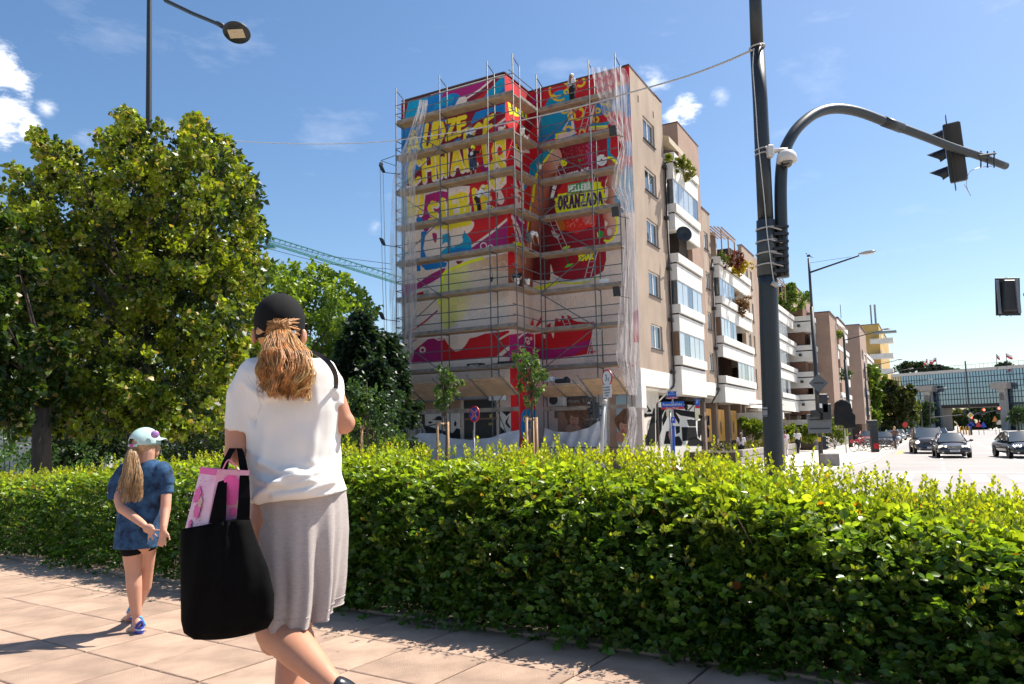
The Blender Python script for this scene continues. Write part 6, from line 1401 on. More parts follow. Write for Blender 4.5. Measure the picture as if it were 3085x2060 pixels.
hb.v=[p for p in hb.v];hairbase=remesh(hb,.008,M_HAIR,'hair',woman,1)
hr=MB();rs=random.Random(3)
for q in range(260):
    x0=rs.uniform(785,905);y0=rs.uniform(955,1035);sgn=-1 if x0<845 else 1
    a=D(x0,y0,-.03+.0006*abs(x0-845));e=D(845+rs.uniform(-12,12),992+rs.uniform(-10,14),-.055);m_=a.lerp(e,.5)+Vector((0,-.028,rs.uniform(0,.01)));hr.tube(bez([a,m_,e],3),.0014,3,cap=False)
hr.build('hair_strands',M_HAIR,woman,smooth=True)
cu=MB()
for q in range(260):
    t=rs.uniform(.1,.8);cpt,rx,ry=ponypath(t);sd=rs.choice((-1,1));a=cpt+Vector((sd*rx*.8,-ry*.4,0));pts=[a];ph=rs.random()*6
    for k in range(7):pts.append(pts[-1]+Vector((sd*.004*math.cos(k*.5)+.006*math.sin(ph+k*.9),.003*math.cos(ph+k),-.007+.005*math.sin(k+ph))))
    cu.tube(pts,.0005,3,cap=False)
cu.build('loose_curls',M_HAIR,woman,smooth=True)['kind']='stuff'
shx=MB();cap_limb(shx,[D(1018,2072,-.30),D(1046,2090,-.285),D(1036,2150,-.2)],[.038,.042,.038],14);remesh(shx,.006,mat('black_leather',(.012,.012,.014),.25,coat=.5),'shoe',woman,1)
M_TOTE=cloth('tote_black',(.0022,.0022,.0025),.95,.2,30,bump=.1,bscale=300,spec=.12)
tote=thing('tote_bag','large black cloth tote bag hanging from the bent elbow of the walking person in white','bag',dep(680,1900,2.66))
def TB(x,y,d=0):return dep(x,y,2.62+d)
rows=[((547,1594),(748,1556),.05),((545,1640),(772,1630),.065),((546,1720),(806,1712),.075),((547,1800),(824,1790),.075),((548,1870),(822,1862),.06),((556,1905),(805,1890),.04),((585,1924),(760,1906),.015)]
rg_=[]
for(l,r_,th)in rows:
    ring=[]
    for k in range(48):
        t=2*math.pi*k/48;f=(1-math.cos(t))/2 if t<=math.pi else(1+math.cos(t-math.pi))/2
        x=l[0]+(r_[0]-l[0])*f;y=l[1]+(r_[1]-l[1])*f+(8*math.sin(f*math.pi)if l[1]>1880 else 0)-(0 if l[1]>1600 else 0)
        dd=math.sin(t)*th+.006*math.sin(f*23+l[1]*.02);ring.append(TB(x,y,-dd))
    rg_.append(ring)
bg_=MB().loft(dens(rg_,3)[:-1]+[rg_[-1]],cap=False);bg_.f.append(tuple(range((len(dens(rg_,3))-1)*48,(len(dens(rg_,3)))*48)))
o=bg_.build('bag_body',M_TOTE,tote,smooth=True);o.modifiers.new('s','SOLIDIFY').thickness=.003
for nm,ctr in(('front',[((629,680),1576,-.05),((645,683),1500,-.035),((662,684),1430,-.0),((672,690),1385,.06),((690,712),1350,.16)]),('front',[((712,752),1566,-.05),((718,754),1500,-.03),((722,750),1430,.0),((722,742),1385,.07),((712,730),1350,.16)]),('back',[((610,650),1575,.06),((640,670),1480,.08),((670,690),1390,.12),((690,708),1350,.17)]),('back',[((720,752),1560,.06),((726,752),1450,.09),((715,735),1360,.16)])):
    q=MB();rings=[[TB(a,y,d_-.003),TB(c_,y,d_-.003),TB(c_,y,d_+.003),TB(a,y,d_+.003)]for(a,c_),y,d_ in ctr];q.loft(rings).build('strap',M_TOTE,tote)
M_PK=mat('pink_print_paper',(.74,.46,.56),.35,noise=.25,nscale=14,col2=(.62,.22,.40),detail=2)
gift=thing('gift_bag','pink printed paper gift bag standing inside the black tote bag','gift bag',TB(650,1700,.02))
def GP(x,y,d):return TB(x,y,d)
fr=[GP(655,1414,-.015),GP(752,1418,-.0),GP(735,1640,-.0),GP(615,1640,-.015)];sd_=[GP(605,1407,.05),GP(655,1414,-.015),GP(615,1640,-.015),GP(545,1640,.05)]
bk_=[GP(605,1407,.05),GP(705,1412,.09),GP(690,1640,.09),GP(545,1640,.05)]
MB().poly(fr,.001,Vector((0,1,0))).build('front_face',M_PK,gift);MB().poly(sd_,.001,Vector((1,0,0))).build('side_face',mat('pink_side_paper',(.78,.58,.68),.3,noise=.15,nscale=10,col2=(.70,.35,.52)),gift);MB().poly(bk_,.001,Vector((0,1,0))).build('back_face',M_PK,gift)
bdm=mat('bright_pink',(.70,.07,.32),.4);MB().poly([GP(655,1413,-.018),GP(752,1417,-.003),GP(750,1432,-.003),GP(652,1430,-.018)],.002,Vector((0,-1,0))).build('top_band',mat('rose_band',(.62,.30,.42),.4),gift);MB().poly([GP(605,1406,.048),GP(655,1413,-.018),GP(651,1432,-.018),GP(601,1426,.048)],.002,Vector((-.5,-.7,0))).build('top_band',bdm,gift)
rp=random.Random(8)
def disc(par,x,y,d,r,m_,sc=1.0,n=14,w=.0):
    xr_=655-(y-1414)*.177
    if x>xr_:ax_=(fr[1]-fr[0]).normalized();o_,nn2=fr[0],None
    else:ax_=(sd_[1]-sd_[0]).normalized();o_,nn2=sd_[0],None
    e2=((fr[3]-fr[0])if x>xr_ else(sd_[3]-sd_[0])).normalized();nn2=ax_.cross(e2).normalized();nn2=nn2 if nn2.y<0 else -nn2
    c_=pln(x,y,o_,nn2)+nn2*.002*(1+rp.random());up_=nn2.cross(ax_)
    q=MB().poly([c_+ax_*(math.cos(t)*r*(1+w*math.sin(5*t)))+up_*(math.sin(t)*r*sc*(1+w*math.sin(5*t)))for t in np.linspace(0,6.283,n,endpoint=False)],.0005,nn2);return q.build('printed_shape',m_,par)
for x,y,r,m_ in((702,1460,.024,bdm),(692,1450,.018,bdm),(712,1475,.016,mat('plum',(.55,.08,.34),.4)),(700,1500,.02,bdm),(716,1522,.02,mat('tan_print',(.55,.33,.28),.4)),(704,1540,.012,bdm)):disc(gift,x,y,-.012,r,m_,1.3,w=.12)
for x,y,r,m_ in((600,1488,.018,bdm),(590,1500,.012,bdm),(606,1512,.013,MATS['tan_print']),(596,1538,.019,bdm),(588,1545,.010,MATS['tan_print']),(575,1578,.01,bdm)):disc(gift,x,y,.008,r,m_,1.4,w=.18)
for k in range(60):
    x=rp.uniform(585,645);y=rp.uniform(1435,1590);x=x-(y-1435)*.22;disc(gift,x,y,.012-.0004*(x-560),rp.uniform(.0012,.003),rp.choice([bdm,MATS['plum'],M_BLK]),n=5)
for x0,x1 in((668,690),):MB().tube(bez([GP(668,1418,-.016),GP(690,1385,-.03),GP(720,1420,-.012)],6),.0025,5).build('cord_handle',mat('pink_cord',(.6,.2,.35),.6),gift)
# ===== girl =====
YG=4.87;E_= lambda x,y,d=0:dep(x,y,YG+d)
girl=thing('person','child in a pale green cap and blue tie-dye t-shirt walking with hands behind the back','person',Vector((E_(410,1900).x,YG,0)))
b=MB();gh=E_(442,1335,.03)
b.sph(gh,.08,20,16,(.92,1.08,1.15));b.sph(E_(455,1362,.07),.05,12,10);b.sph(E_(463,1352,.0),.017,8,6,(.5,.8,1.2));b.sph(E_(476,1350,.10),.02,8,6);b.sph(E_(480,1354,.13),.010,6,5)
cap_limb(b,[E_(445,1360),E_(436,1400)],[.045,.052],12)
cap_limb(b,[E_(380,1425),E_(354,1488,-.03),E_(368,1530,-.07),E_(432,1580,-.15)],[.034,.034,.034,.022],12)
hw=E_(432,1580,-.15);hd_=(E_(474,1606,-.16)-hw).normalized();b.sph(E_(448,1592,-.155),.03,10,8,(1.25,.6,1.0))
for k,(x,y,L_)in enumerate(((477,1596,.05),(470,1612,.055),(458,1618,.055),(448,1613,.05))):a=E_(458-3*k,1596+2*k,-.16);finger(b,a,E_(x,y,-.165)-a,.1,L_*1.0,.0075,Vector((0,.1,-.4)))
cap_limb(b,[E_(494,1425),E_(501,1490,-.03),E_(499,1534,-.06),E_(493,1590,-.13)],[.034,.033,.031,.021],12);b.sph(E_(492,1606,-.14),.03,10,8,(.85,.55,1.2))
for k,(x,y,L_)in enumerate(((475,1640,.05),(481,1650,.055),(489,1648,.055),(498,1640,.05))):a=E_(483+5*k,1616,-.145);finger(b,a,E_(x,y,-.15)-a,.12,L_*1.1,.0075,Vector((.1,.2,.0)))
finger(b,E_(505,1606,-.14),E_(512,1626,-.15)-E_(505,1606,-.14),.1,.045,.008,Vector((-.3,0,-.2)))
cap_limb(b,[E_(435,1420,.01),E_(420,1520,.02),E_(418,1630,.02)],[.06,.07,.09],14)
cap_limb(b,[E_(398,1640,-.01),E_(402,1722,.0),E_(404,1765,-.005),E_(411,1852,0)],[.066,.048,.047,.030],14);cap_limb(b,[E_(412,1868,0),E_(418,1892,-.02),E_(390,1903,.08)],[.030,.034,.028],12)
cap_limb(b,[E_(442,1640,.06),E_(441,1718,.10),E_(436,1765,.12),E_(405,1845,.26)],[.062,.043,.042,.028],14);cap_limb(b,[E_(398,1848,.27),E_(392,1862,.30),E_(378,1868,.36)],[.027,.03,.026],12)
remesh(b,.006,mat('child_skin',(.58,.30,.20),.5,noise=.05,nscale=9),'body',girl,1)
M_TD=mat('tie_dye',(.03,.11,.24),.9,noise=.5,nscale=18,col2=(.003,.009,.03),detail=8,bump=.1,bscale=500)
s=MB();GR_=[(395,468,1388,.05),(368,500,1408,.075),(358,508,1440,.095),(362,496,1490,.10),(360,484,1540,.105),(356,481,1590,.115),(350,482,1640,.125),(349,482,1650,.126)]
s.loft([ring_px(a,c_,y,YG+.01,d,yr=y-4)for a,c_,y,d in GR_])
cap_limb(s,[E_(380,1422),E_(352,1470,-.01)],[.064,.058],14);s.loft([ring_px(335,375,1450,YG-.0,.05,20),ring_px(328,364,1504,YG-.02,.06,20)]);cap_limb(s,[E_(488,1416),E_(500,1450,-.01)],[.062,.055],14);s.loft([ring_px(478,517,1430,YG-.0,.045,20),ring_px(480,523,1492,YG-.02,.048,20,yr=1485)])
FG=[([E_(x,y,-.09)for x,y in pts],a,w)for pts,a,w in(([(485,1420),(478,1480),(484,1540)],-.008,.01),([(375,1440),(372,1500),(362,1560)],-.006,.01),([(400,1560),(430,1600),(440,1640)],.006,.014),([(365,1580),(375,1640)],.006,.012))]
remesh(s,.007,M_TD,'tshirt',girl,1,folds(FG,1))
s=MB();cap_limb(s,[E_(398,1620,-.01),E_(398,1652,-.01)],[.072,.072],14);cap_limb(s,[E_(440,1610,.05),E_(442,1640,.06)],[.066,.066],14);remesh(s,.008,cloth('black_shorts',(.006,.006,.008),spec=.15),'shorts',girl,1)
M_GC=cloth('pale_green_cap',(.40,.56,.54),.85,.22,14)
cg=E_(436,1333,.03);V=[];Fq=[]
for i in range(13):
    th=math.pi*.5*i/12*1.1
    for k in range(32):a=2*math.pi*k/32;V.append(cg+Vector((math.sin(th)*math.cos(a)*.094,math.sin(th)*math.sin(a)*.104,math.cos(th)*.098)))
for i in range(12):
    for k in range(32):
        a=2*math.pi*(k+.5)/32;back=abs(((a-4.2+math.pi)%(2*math.pi))-math.pi)
        if i>=9 and back<.5 and(back/.5)**2+((11-i)/2.8)**2<1:continue
        Fq.append((i*32+k,(i+1)*32+k,(i+1)*32+(k+1)%32,i*32+(k+1)%32))
gc=MB().add(V,Fq).build('cap',M_GC,girl,smooth=True);gc.modifiers.new('s','SOLIDIFY').thickness=.003
q=MB();rr_=[]
for d_ in(0,.5,1):rr_.append([E_(474+27*d_,1318+4*d_+6*abs(t),.06+.0*d_)+Vector((-.02*abs(t)*d_,t*.06,-.0))for t in np.linspace(-1,1,9)])
o=q.loft(rr_,cap=False,closed=False).build('visor',M_GC,gc,smooth=True);o.modifiers.new('s','SOLIDIFY').thickness=.004
q=MB();pc=E_(467,1308,-.03);q.lathe([(.001,.012),(.014,.011),(.024,.006),(.025,0)],pc,18,(.55,-.75,.1));q.build('patch',mat('sequin_patch',(.15,.2,.55),.3,noise=.9,nscale=160,col2=(.6,.2,.35),detail=1),gc,smooth=True)
q=MB();arc=[cg+Vector((math.cos(a)*.094,math.sin(a)*.104,-.018))for a in np.linspace(4.2-.55,4.2+.55,10)]
for a_,b_ in zip(arc,arc[1:]):q.add([a_-EZ*.008,b_-EZ*.008,b_+EZ*.008,a_+EZ*.008],[(0,1,2,3)])
q.build('back_strap',M_GC,gc).modifiers.new('s','SOLIDIFY').thickness=.003
q=MB();q.sph(E_(399,1343,-.06),.016,10,8,(1.3,1,.8));q.build('hair_tie',bdm,girl)
hb=MB();hb.sph(gh+Vector((-.004,-.008,-.004)),.0835,20,14,(.93,1.02,1.10));remesh(hb,.007,M_HAIR2,'hair',girl,1)
PK2=[(0,E_(400,1345,-.06),.012,.012),(.15,E_(397,1370,-.09),.026,.018),(.45,E_(396,1425,-.125),.045,.022),(.75,E_(393,1475,-.14),.066,.024),(1,E_(392,1510,-.15),.058,.02)]
PKw=PK;PK=PK2
strands('ponytail',None,ponypath,480,.0014,M_HAIR2,girl,.007,18,locks=22);strands('ponytail',None,ponypath,220,.0014,mat('blond_hair',(.80,.58,.32),.42,spec=.5,trans=.35),girl,.009,18,seed=9,locks=12)
M_CR=mat('blue_foam',(.035,.06,.38),.5);M_CR2=mat('pale_sole',(.50,.56,.66),.5);M_CRS=mat('sky_strap',(.05,.30,.62),.5)
def sandal(par,heel,toe,w,zb):
    d=(toe-heel);L_=d.length;d.normalize();n_=Vector((-d.y,d.x,0)).normalized();up=n_.cross(d)*-1;up=up if up.z>0 else -up
    def prof(z0,z1,gr,m_,nm):
        rings=[]
        for zz in(z0,z1):
            rings.append([heel+d*(L_*(.5-.5*math.cos(t)*1.0))+n_*(w*math.sin(t)*(.8+.25*(.5-.5*math.cos(t)))*gr)+up*zz for t in np.linspace(0,2*math.pi,28,endpoint=False)])
        return MB().loft(rings).build(nm,m_,par,smooth=False)
    s_=prof(-.0,.016,1.0,M_CR,'outsole');prof(.0161,.026,.97,M_CR2,'midsole');prof(.0261,.034,.98,M_CR,'footbed')
    q=MB();q.tube(bez([heel+n_*w*.6+d*.07+up*.03,heel+d*-.004+up*.075,heel-n_*w*.6+d*.07+up*.03],6),.009,6);q.build('heel_strap',M_CR,par,smooth=True)
    for f in(.42,.58):q=MB();q.tube(bez([heel+n_*w*.95+d*L_*f+up*.03,heel+d*L_*f+up*.088,heel-n_*w*.95+d*L_*f+up*.03],6),.010,6);q.build('cross_strap',M_CRS,par,smooth=True)
    q=MB();q.sph(heel+d*L_*.82+up*.035,.035,12,8,(1,1,.7));q.build('toe_cap',M_CR,par,smooth=True)
    return s_
g0=gz(424,1912,0);h1=Vector((g0.x,g0.y,.005));s1=sandal(girl,h1,h1+Vector((-.10,.14,.0)),.036,0)
h2=E_(400,1868,.24);sandal(girl,h2,Vector((h2.x-.075,h2.y+.15,.02)),.034,0)
text_mesh('lettering','crocs',.022,M_CR,h1+Vector((.015,-.02,.021)),Vector((-.45,-.25,0))*-1,EZ,s1,th=.001)
# ---------------- big signal pole with its curved arm ----------------
M_POLE=mat('anthracite_paint',(.024,.029,.032),.42,noise=.12,nscale=3,spec=.5)
M_POLE2=mat('lamp_paint',(.022,.026,.032),.5)
YP=10.3;Q= lambda x,y,d=0:dep(x,y,YP+d)
base=Q(2330,1420);pole=thing('signal_pole','thick dark grey signal pole with curved arm rising behind the hedge','traffic light pole',Vector((base.x,base.y,ZG)))
px_w=YP/F_PX
MB().tube([Vector((base.x,base.y,ZG)),Q(2331,1340),Q(2318,1000),Q(2314,860),Q(2311,830)],[.135,.133,.128,.126,.125],28).build('pole',M_POLE,pole,smooth=True)
MB().tube([Q(2311,832),Q(2307,665)],[.132,.126],28).build('sleeve',mat('sleeve_paint',(.05,.057,.06),.45,noise=.15,nscale=4),pole,smooth=True)
MB().tube([Q(2307,668),Q(2299,500),Q(2290,300),Q(2281,150)],[.106,.104,.101,.098],28).build('pole',M_POLE,pole,smooth=True)
MB().tube([Q(2281,152),Q(2275,-20),Q(2268,-250),Q(2262,-600)],[.089,.087,.08,.07],24).build('pole',M_POLE,pole,smooth=True)
AP=[(2358,835,0),(2354,700,0),(2352,560,0),(2360,470,.03),(2385,410,.1),(2420,368,.2),(2465,338,.35),(2520,327,.5),(2590,338,.7),(2680,372,.95),(2770,405,1.2),(2860,440,1.45),(2950,470,1.7),(3030,500,1.95)]
pts=bez([Q(x,y,d)for x,y,d in AP],5);rs_=[.088-.028*(i/len(pts))for i in range(len(pts))]
MB().tube(pts,rs_,22).build('curved_arm',M_POLE,pole,smooth=True)
j=pts[50];MB().tube([pts[44],pts[47]],[.078,.078],20).build('arm_joint',M_POLE,pole,smooth=True)
M_CL=mat('beige_clamp',(.46,.42,.38),.5)
def clamp(y,c,xr,par=pole,r=.14):
    p=Q(c,y);ring=[p+Vector((math.cos(a)*r,math.sin(a)*r,.012*math.cos(a)))for a in np.linspace(0,2*math.pi,30)];mb=MB().tube(ring,.011,6,cap=False);mb.tube([p+Vector((.0,-r,0)),Q(xr,y+8,-.02)+Vector((0,-.1,0))],.012,6);mb.build('band_clamp',M_CL,par,smooth=True)
for y,xr in((690,2347),(728,2349),(764,2350),(798,2352)):clamp(y,2309,xr)
for y,c in((451,2298),(465,2299),(143,2281)):clamp(y,c,c+8,r=.108)
br=MB()
for y in range(685,830,22):br.box(Q(2350,y,-.08),(.20,.12,.035))
br.box(Q(2361,757,-.06),(.04,.1,.68));br.build('arm_bracket',M_BLK,pole)
cb=MB();cb.tube(bez([Q(2271,145,-.1),Q(2268,200,-.11),Q(2272,260,-.11),Q(2278,340,-.11),Q(2283,420,-.12),Q(2292,500,-.12),Q(2302,600,-.13),Q(2311,700,-.16),Q(2324,800,-.15),Q(2333,850,-.14),Q(2350,862,-.12),Q(2362,850,-.1),Q(2356,838,-.1)],5),.007,5);cb.build('cable',mat('pale_cable',(.62,.60,.57),.6),pole,smooth=True)
MB().tube([Q(2325,851,-.15),Q(2342,860,-.15)],.035,10).build('cable_gland',M_CL,pole,smooth=True)
stk=MB()
for(y0,y1)in((1226,1232),(1236,1250),(1252,1254)):stk.box(Q(2305,(y0+y1)/2,-.142),(.06,.004,(y1-y0)*px_w))
stk.build('sticker',mat('sticker_grey',(.25,.25,.25),.6),pole)
MB().tube([Q(2257,1217,-.05),Q(2360,1219,-.05)],.006,4).build('wire_tie',M_BLK,pole)
M_CAMW=mat('camera_white',(.62,.58,.54),.45);dcam=thing('surveillance_camera','white dome camera on a bracket fixed to the big signal pole','security camera',Q(2360,480,-.1))
MB().box(Q(2318,458,-.1),(.09,.16,.17)).build('mount',M_CAMW,dcam,bevel=.015)
q=MB();q.tube([Q(2320,458,-.1),Q(2345,452,-.12),Q(2372,452,-.14)],[.038,.03,.035],10);q.build('bracket_arm',M_CAMW,dcam,smooth=True)
c=Q(2370,476,-.14);MB().lathe([(.03,.12),(.09,.09),(.125,.05),(.135,.0),(.135,-.055),(.128,-.06),(.10,-.06)],c,24).build('housing',M_CAMW,dcam,smooth=True)
MB().sph(c-EZ*.06,.083,20,14).build('dome',mat('dark_dome',(.01,.01,.012),.05,spec=1,coat=1),dcam,smooth=True)
def signal_head(name,label,c,face,scale=1.0,back=True,lit=None,roll=0,tiltv=None,visible_lens=True,par=None,bw=.62,bh=1.34,hw=.30,hh=1.0):
    """c centre, face = direction the lenses look"""
    f=Vector(face).normalized();r=EZ.cross(f).normalized();u=f.cross(r).normalized()
    if roll:R=Matrix.Rotation(RAD(roll),3,f);r=R@r;u=R@u
    t=thing(name,label,'traffic light',c)if par is None else par;k=scale
    MB().box(c-f*.05*k,(hw*k,.28*k,hh*k),ax=(r,f,u)).build('housing',M_BLK,t,bevel=.02*k)
    if back:
        MB().box(c+f*.02*k,(bw*k,.012,bh*k),ax=(r,f,u)).build('backboard',M_BLK,t,bevel=.004)
        q=MB()
        for a,b_,w,h in((0,.62,.5,.03),(0,-.62,.5,.03),(.27,0,.035,1.1),(-.27,0,.035,1.1)):q.box(c-f*.0*k+r*a*k+u*b_*k-f*(-.01),(w*k,.006,h*k),ax=(r,f,u))
    for i,col in enumerate(((.5,.01,.01),(.5,.25,.0),(.0,.25,.05))):
        p=c+u*(.33-.33*i)*k+f*.095*k;on=lit==i
        m_=mat('lens_%d_%s'%(i,on),tuple(x*(.25 if not on else 1)for x in col),.2,emit=((1,.05,.04)if i==0 else col)if on else None,emit_s=9)
        MB().lathe([(.001,.012),(.10*k,0)],p,16,f,cap=False).build('lens',m_,t)
        V=[];n=14
        for s_ in(0,1):
            for j in range(n+1):a=-.45+(math.pi+.9)*j/n;L_=(0 if s_==0 else(.30*k*(.35+.65*math.sin(max(0,min(math.pi,a))))));V.append(p+r*math.cos(a)*.125*k+u*math.sin(a)*.125*k+f*L_-u*.05*k*s_)
        MB().add(V,[(j,j+1,n+2+j,n+1+j)for j in range(n)]).build('visor',M_BLK,t).modifiers.new('s','SOLIDIFY').thickness=.006
    return t
hc=Q(2868,462,1.92);fdir=Vector((-.86,.52,-.05))
sh_=signal_head('traffic_light','black traffic light with backboard seen from behind on the curved arm',hc,fdir,.92,roll=-13,hw=.36,hh=1.05)
q=MB();q.tube([Q(2985,465,1.7),Q(2960,475,1.75),Q(2905,470,1.65)],.014,6)
for x in(2955,2975,2995):q.tube([Q(x,455,1.7),Q(x,505,1.7)],.012,5)
q.tube([Q(2950,468,1.62),Q(3000,462,1.62)],.018,6);q.build('mount_clamp',M_BLK,sh_)
MB().tube(bez([Q(2990,500,1.75),Q(2950,505,1.8),Q(2920,520,1.6),Q(2912,560,1.6),Q(2925,590,1.6),Q(2905,555,1.6)],4),.006,4).build('cable',M_CL,sh_)
hc2=dep(3037,893,13.5);s2=signal_head('traffic_light','black rectangular traffic light backboard at the right edge, seen from behind',hc2,(.25,1,0),.80,roll=3,bw=.50,bh=.86,hw=.28,hh=.70)
q=MB();fw=Vector((.25,1,0)).normalized();r_=EZ.cross(fw)*-1
for a in(-.16,.16):q.box(hc2-fw*.02+Vector((1,-.2,0)).normalized()*a+Vector((0,0,0)),(.05,.01,.62),ax=(Vector((1,-.25,0)).normalized(),fw,EZ))
q.build('grey_strip',mat('strip_grey',(.20,.23,.27),.5),s2)
MB().tube([hc2+Vector((.17,-.2,0)),dep(3140,898,13.4),dep(3300,880,13.4)],.04,8).build('arm',M_CL,s2);MB().box(hc2+Vector((.02,-.22,.02)),(.022,.03,.5)).build('rear_bar',mat('bar_grey',(.2,.2,.21),.5),s2)
# ---------------- overhead cable ----------------
cp=[(2266,150,10.2),(2180,188,11),(2060,232,12.5),(1900,278,14.5),(1750,320,17),(1568,362,20),(1400,393,23),(1230,418,26),(1130,428,28),(1000,433,29),(860,432,30),(740,426,31),(600,415,32)]
o=MB().tube(bez([dep(*c)for c in cp],4),.016,5).build('overhead_cable',mat('cable_white',(.50,.47,.44),.7),None,smooth=True);tag(o,'thin pale cable strung from the big signal pole across the front of the scaffolding','cable')
for dy,nm in((0,'thin upper wire crossing the sky left of the scaffolding'),(8,'thin lower wire crossing the sky left of the scaffolding')):
    o=MB().tube([dep(760,712+3*dy,60),dep(980,770+3*dy,60),dep(1180,795+2*dy,60)],.02,4).build('wire',M_BLK);tag(o,nm,'cable')
# ---------------- tower crane jib ----------------
M_CRN=mat('crane_teal',(.06,.22,.24),.5);YC=140
crane=thing('tower_crane','teal lattice crane jib sloping down behind the trees towards the scaffolding','crane',dep(900,800,YC));a=dep(700,698,YC);b_=dep(1260,872,YC);n_=34
dd=(b_-a).normalized();up=Vector((0,0,1))-dd*dd.z;up.normalize();ch=MB();lac=MB();h=1.25;yv=Vector((0,1,0))*.9
for o_ in(yv,-yv):ch.tube([a+o_,b_+o_],.13,5)
ch.tube([a+up*h,b_+up*h],.14,5);ch.build('jib_chord',M_CRN,crane)
for k in range(n_):
    p=a.lerp(b_,k/n_);q_=a.lerp(b_,(k+.5)/n_);r2=a.lerp(b_,(k+1)/n_);lac.tube([p-yv,q_+up*h,r2-yv],.06,4,cap=False);lac.tube([p+yv,q_+up*h],.05,3,cap=False);lac.tube([p+yv,p-yv],.05,3,cap=False)
lac.build('lattice',M_CRN,crane)
tr_=MB();t0=dep(812,745,YC);tr_.box(t0,(2.2,1,.5));tr_.tube([t0,t0+EZ*3],.2,4);tr_.build('trolley',M_CRN,crane)
# ---------------- street lamps ----------------
def lamp_near():
    YL=15.5;L_= lambda x,y,d=0:dep(x,y,YL+d);b0=L_(447,1300);t=thing('street_lamp','tall dark street lamp with a round flat head rising behind the leafy linden','street lamp',Vector((b0.x,b0.y,ZG)))
    MB().tube([Vector((b0.x,b0.y,ZG)),L_(447,700),L_(448,380),L_(450,0),L_(451,-260)],[.09,.075,.062,.052,.045],14).build('pole',M_POLE2,t,smooth=True)
    MB().tube([L_(451,-80),L_(500,2,-.3),L_(580,40,-.7),L_(655,71,-1.1),L_(676,84,-1.2)],[.05,.045,.04,.038,.03],12).build('arm',M_POLE2,t,smooth=True);MB().tube([L_(655,70,-1.1),L_(672,79,-1.2)],.05,12).build('knuckle',M_POLE2,t,smooth=True)
    c=L_(713,98,-1.3);ax=Vector((-.06,.40,1)).normalized();
    MB().lathe([(.05,.09),(.18,.068),(.25,.028),(.265,0),(.255,-.018),(.05,-.026)],c,32,ax).build('head',M_POLE2,t,smooth=True)
    xr=Vector((1,.0,0));xr=(xr-ax*xr.dot(ax)).normalized();yr=ax.cross(xr);MB().box(c-ax*.03,(.30,.20,.012),ax=(xr,yr,ax)).build('light_panel',mat('led_panel',(.62,.50,.36),.4),t)
lamp_near()
def street_lamp(px,py,D_,H_,label,arm=2.6,armdir=None,bird=False,headup=.35,scale=1):
    b0=dep(px,py,D_);b0.z=ZG;t=thing('street_lamp',label,'street lamp',b0,'lamps along the street');d=(armdir or(EN*.9-ES*.35)).normalized()
    MB().tube([b0,b0+EZ*(H_*.76)],[.12*scale,.10*scale],12).build('pole',M_POLE2,t,smooth=True);MB().tube([b0+EZ*(H_*.76),b0+EZ*H_],[.07*scale,.06*scale],10).build('upper_pole',M_POLE2,t,smooth=True)
    top=b0+EZ*(H_-.75);e=top+d*arm+EZ*headup*arm*.42;MB().tube([top,top.lerp(e,.5),e],[.05,.045,.04],8).build('arm',M_POLE2,t,smooth=True);MB().tube([b0+EZ*(H_-.25),e-d*.4+EZ*.02],.008,4).build('stay_wire',M_POLE2,t)
    c=e+d*.42+EZ*.06;x=d;z=(EZ+d*-.15).normalized();y=z.cross(x);ring=[(-.45,.04),(-.3,.13),(0,.2),(.25,.18),(.42,.05)]
    mb=MB();rr=[]
    for(u,w)in ring:rr.append([c+x*u+y*(w*math.cos(a))+z*(w*.38*math.sin(a)+.02)for a in np.linspace(0,2*math.pi,12,endpoint=False)])
    mb.loft(rr).build('lamp_head',mat('lamp_grey',(.30,.29,.28),.35),t,smooth=True);MB().box(c-z*.06+x*.03,(.4,.24,.02),ax=(x,y,z)).build('lens',M_CAMW,t)
    return t,b0
l1,lb1=street_lamp(2475,1400,38.4,10.55,'tall dark lamp post with signal lights, nearest beyond the planter',2.6)
street_lamp(2564,1347,72,10.9,'tall dark lamp post standing beside the black-wrapped sign',3.6,scale=1.6)
street_lamp(2620,1320,102,10.6,'tall dark lamp post in front of the first street tree',4.2,scale=1.5);street_lamp(2652,1316,121,10.7,'thin dark lamp post just right of the first street tree',5.0,scale=1.2);street_lamp(2728,1310,149,10.7,'thin dark lamp post before the glass building left edge',5.0,scale=1.3)
street_lamp(2780,1306,160,9.8,'thin dark lamp post in front of the left stone column of the glass building',4.2,armdir=EN,scale=1.2)
q=MB();bp=lb1+EZ*10.62;q.sph(bp+EZ*.07,.075,10,7,(1.5,.8,.9),Matrix.Rotation(-.4,3,'Y'));q.sph(bp+Vector((-.10,0,.17)),.042,8,6);q.tube([bp+Vector((.05,0,.05)),bp+Vector((.25,0,-.05))],[.035,.015],5);q.tube([bp+Vector((-.13,0,.17)),bp+Vector((-.18,0,.16))],[.015,.002],4);q.tube([bp-EZ*.07,bp+EZ*.03],.01,4)
o=remesh(q,.018,mat('pigeon_grey',(.03,.03,.035),.7),'pigeon');tag(o,'dark pigeon perched on top of the nearest street lamp','bird')
def on1(px,py,d=0):return dep(px,py,38.4+d)
t=thing('traffic_light','black pedestrian and road signal cluster clamped on the first lamp post','traffic light',on1(2478,1240),None)
for(x,y,w,h)in((2478,1215,.42,.95),(2488,1240,.45,.8),(2455,1246,.35,.35)):MB().box(on1(x,y,-.3),(w,.35,h)).build('housing',M_BLK,t,bevel=.03)
MB().box(on1(2473,1222,-.55),(.12,.02,.22)).build('lit_symbol',mat('white_lamp',(.75,.75,.75),.5),t)
for(x,y)in((2490,1200),(2492,1222),(2492,1248)):MB().sph(on1(x,y,-.3),.17,10,6,(1,1,.6)).build('visor',M_BLK,t)
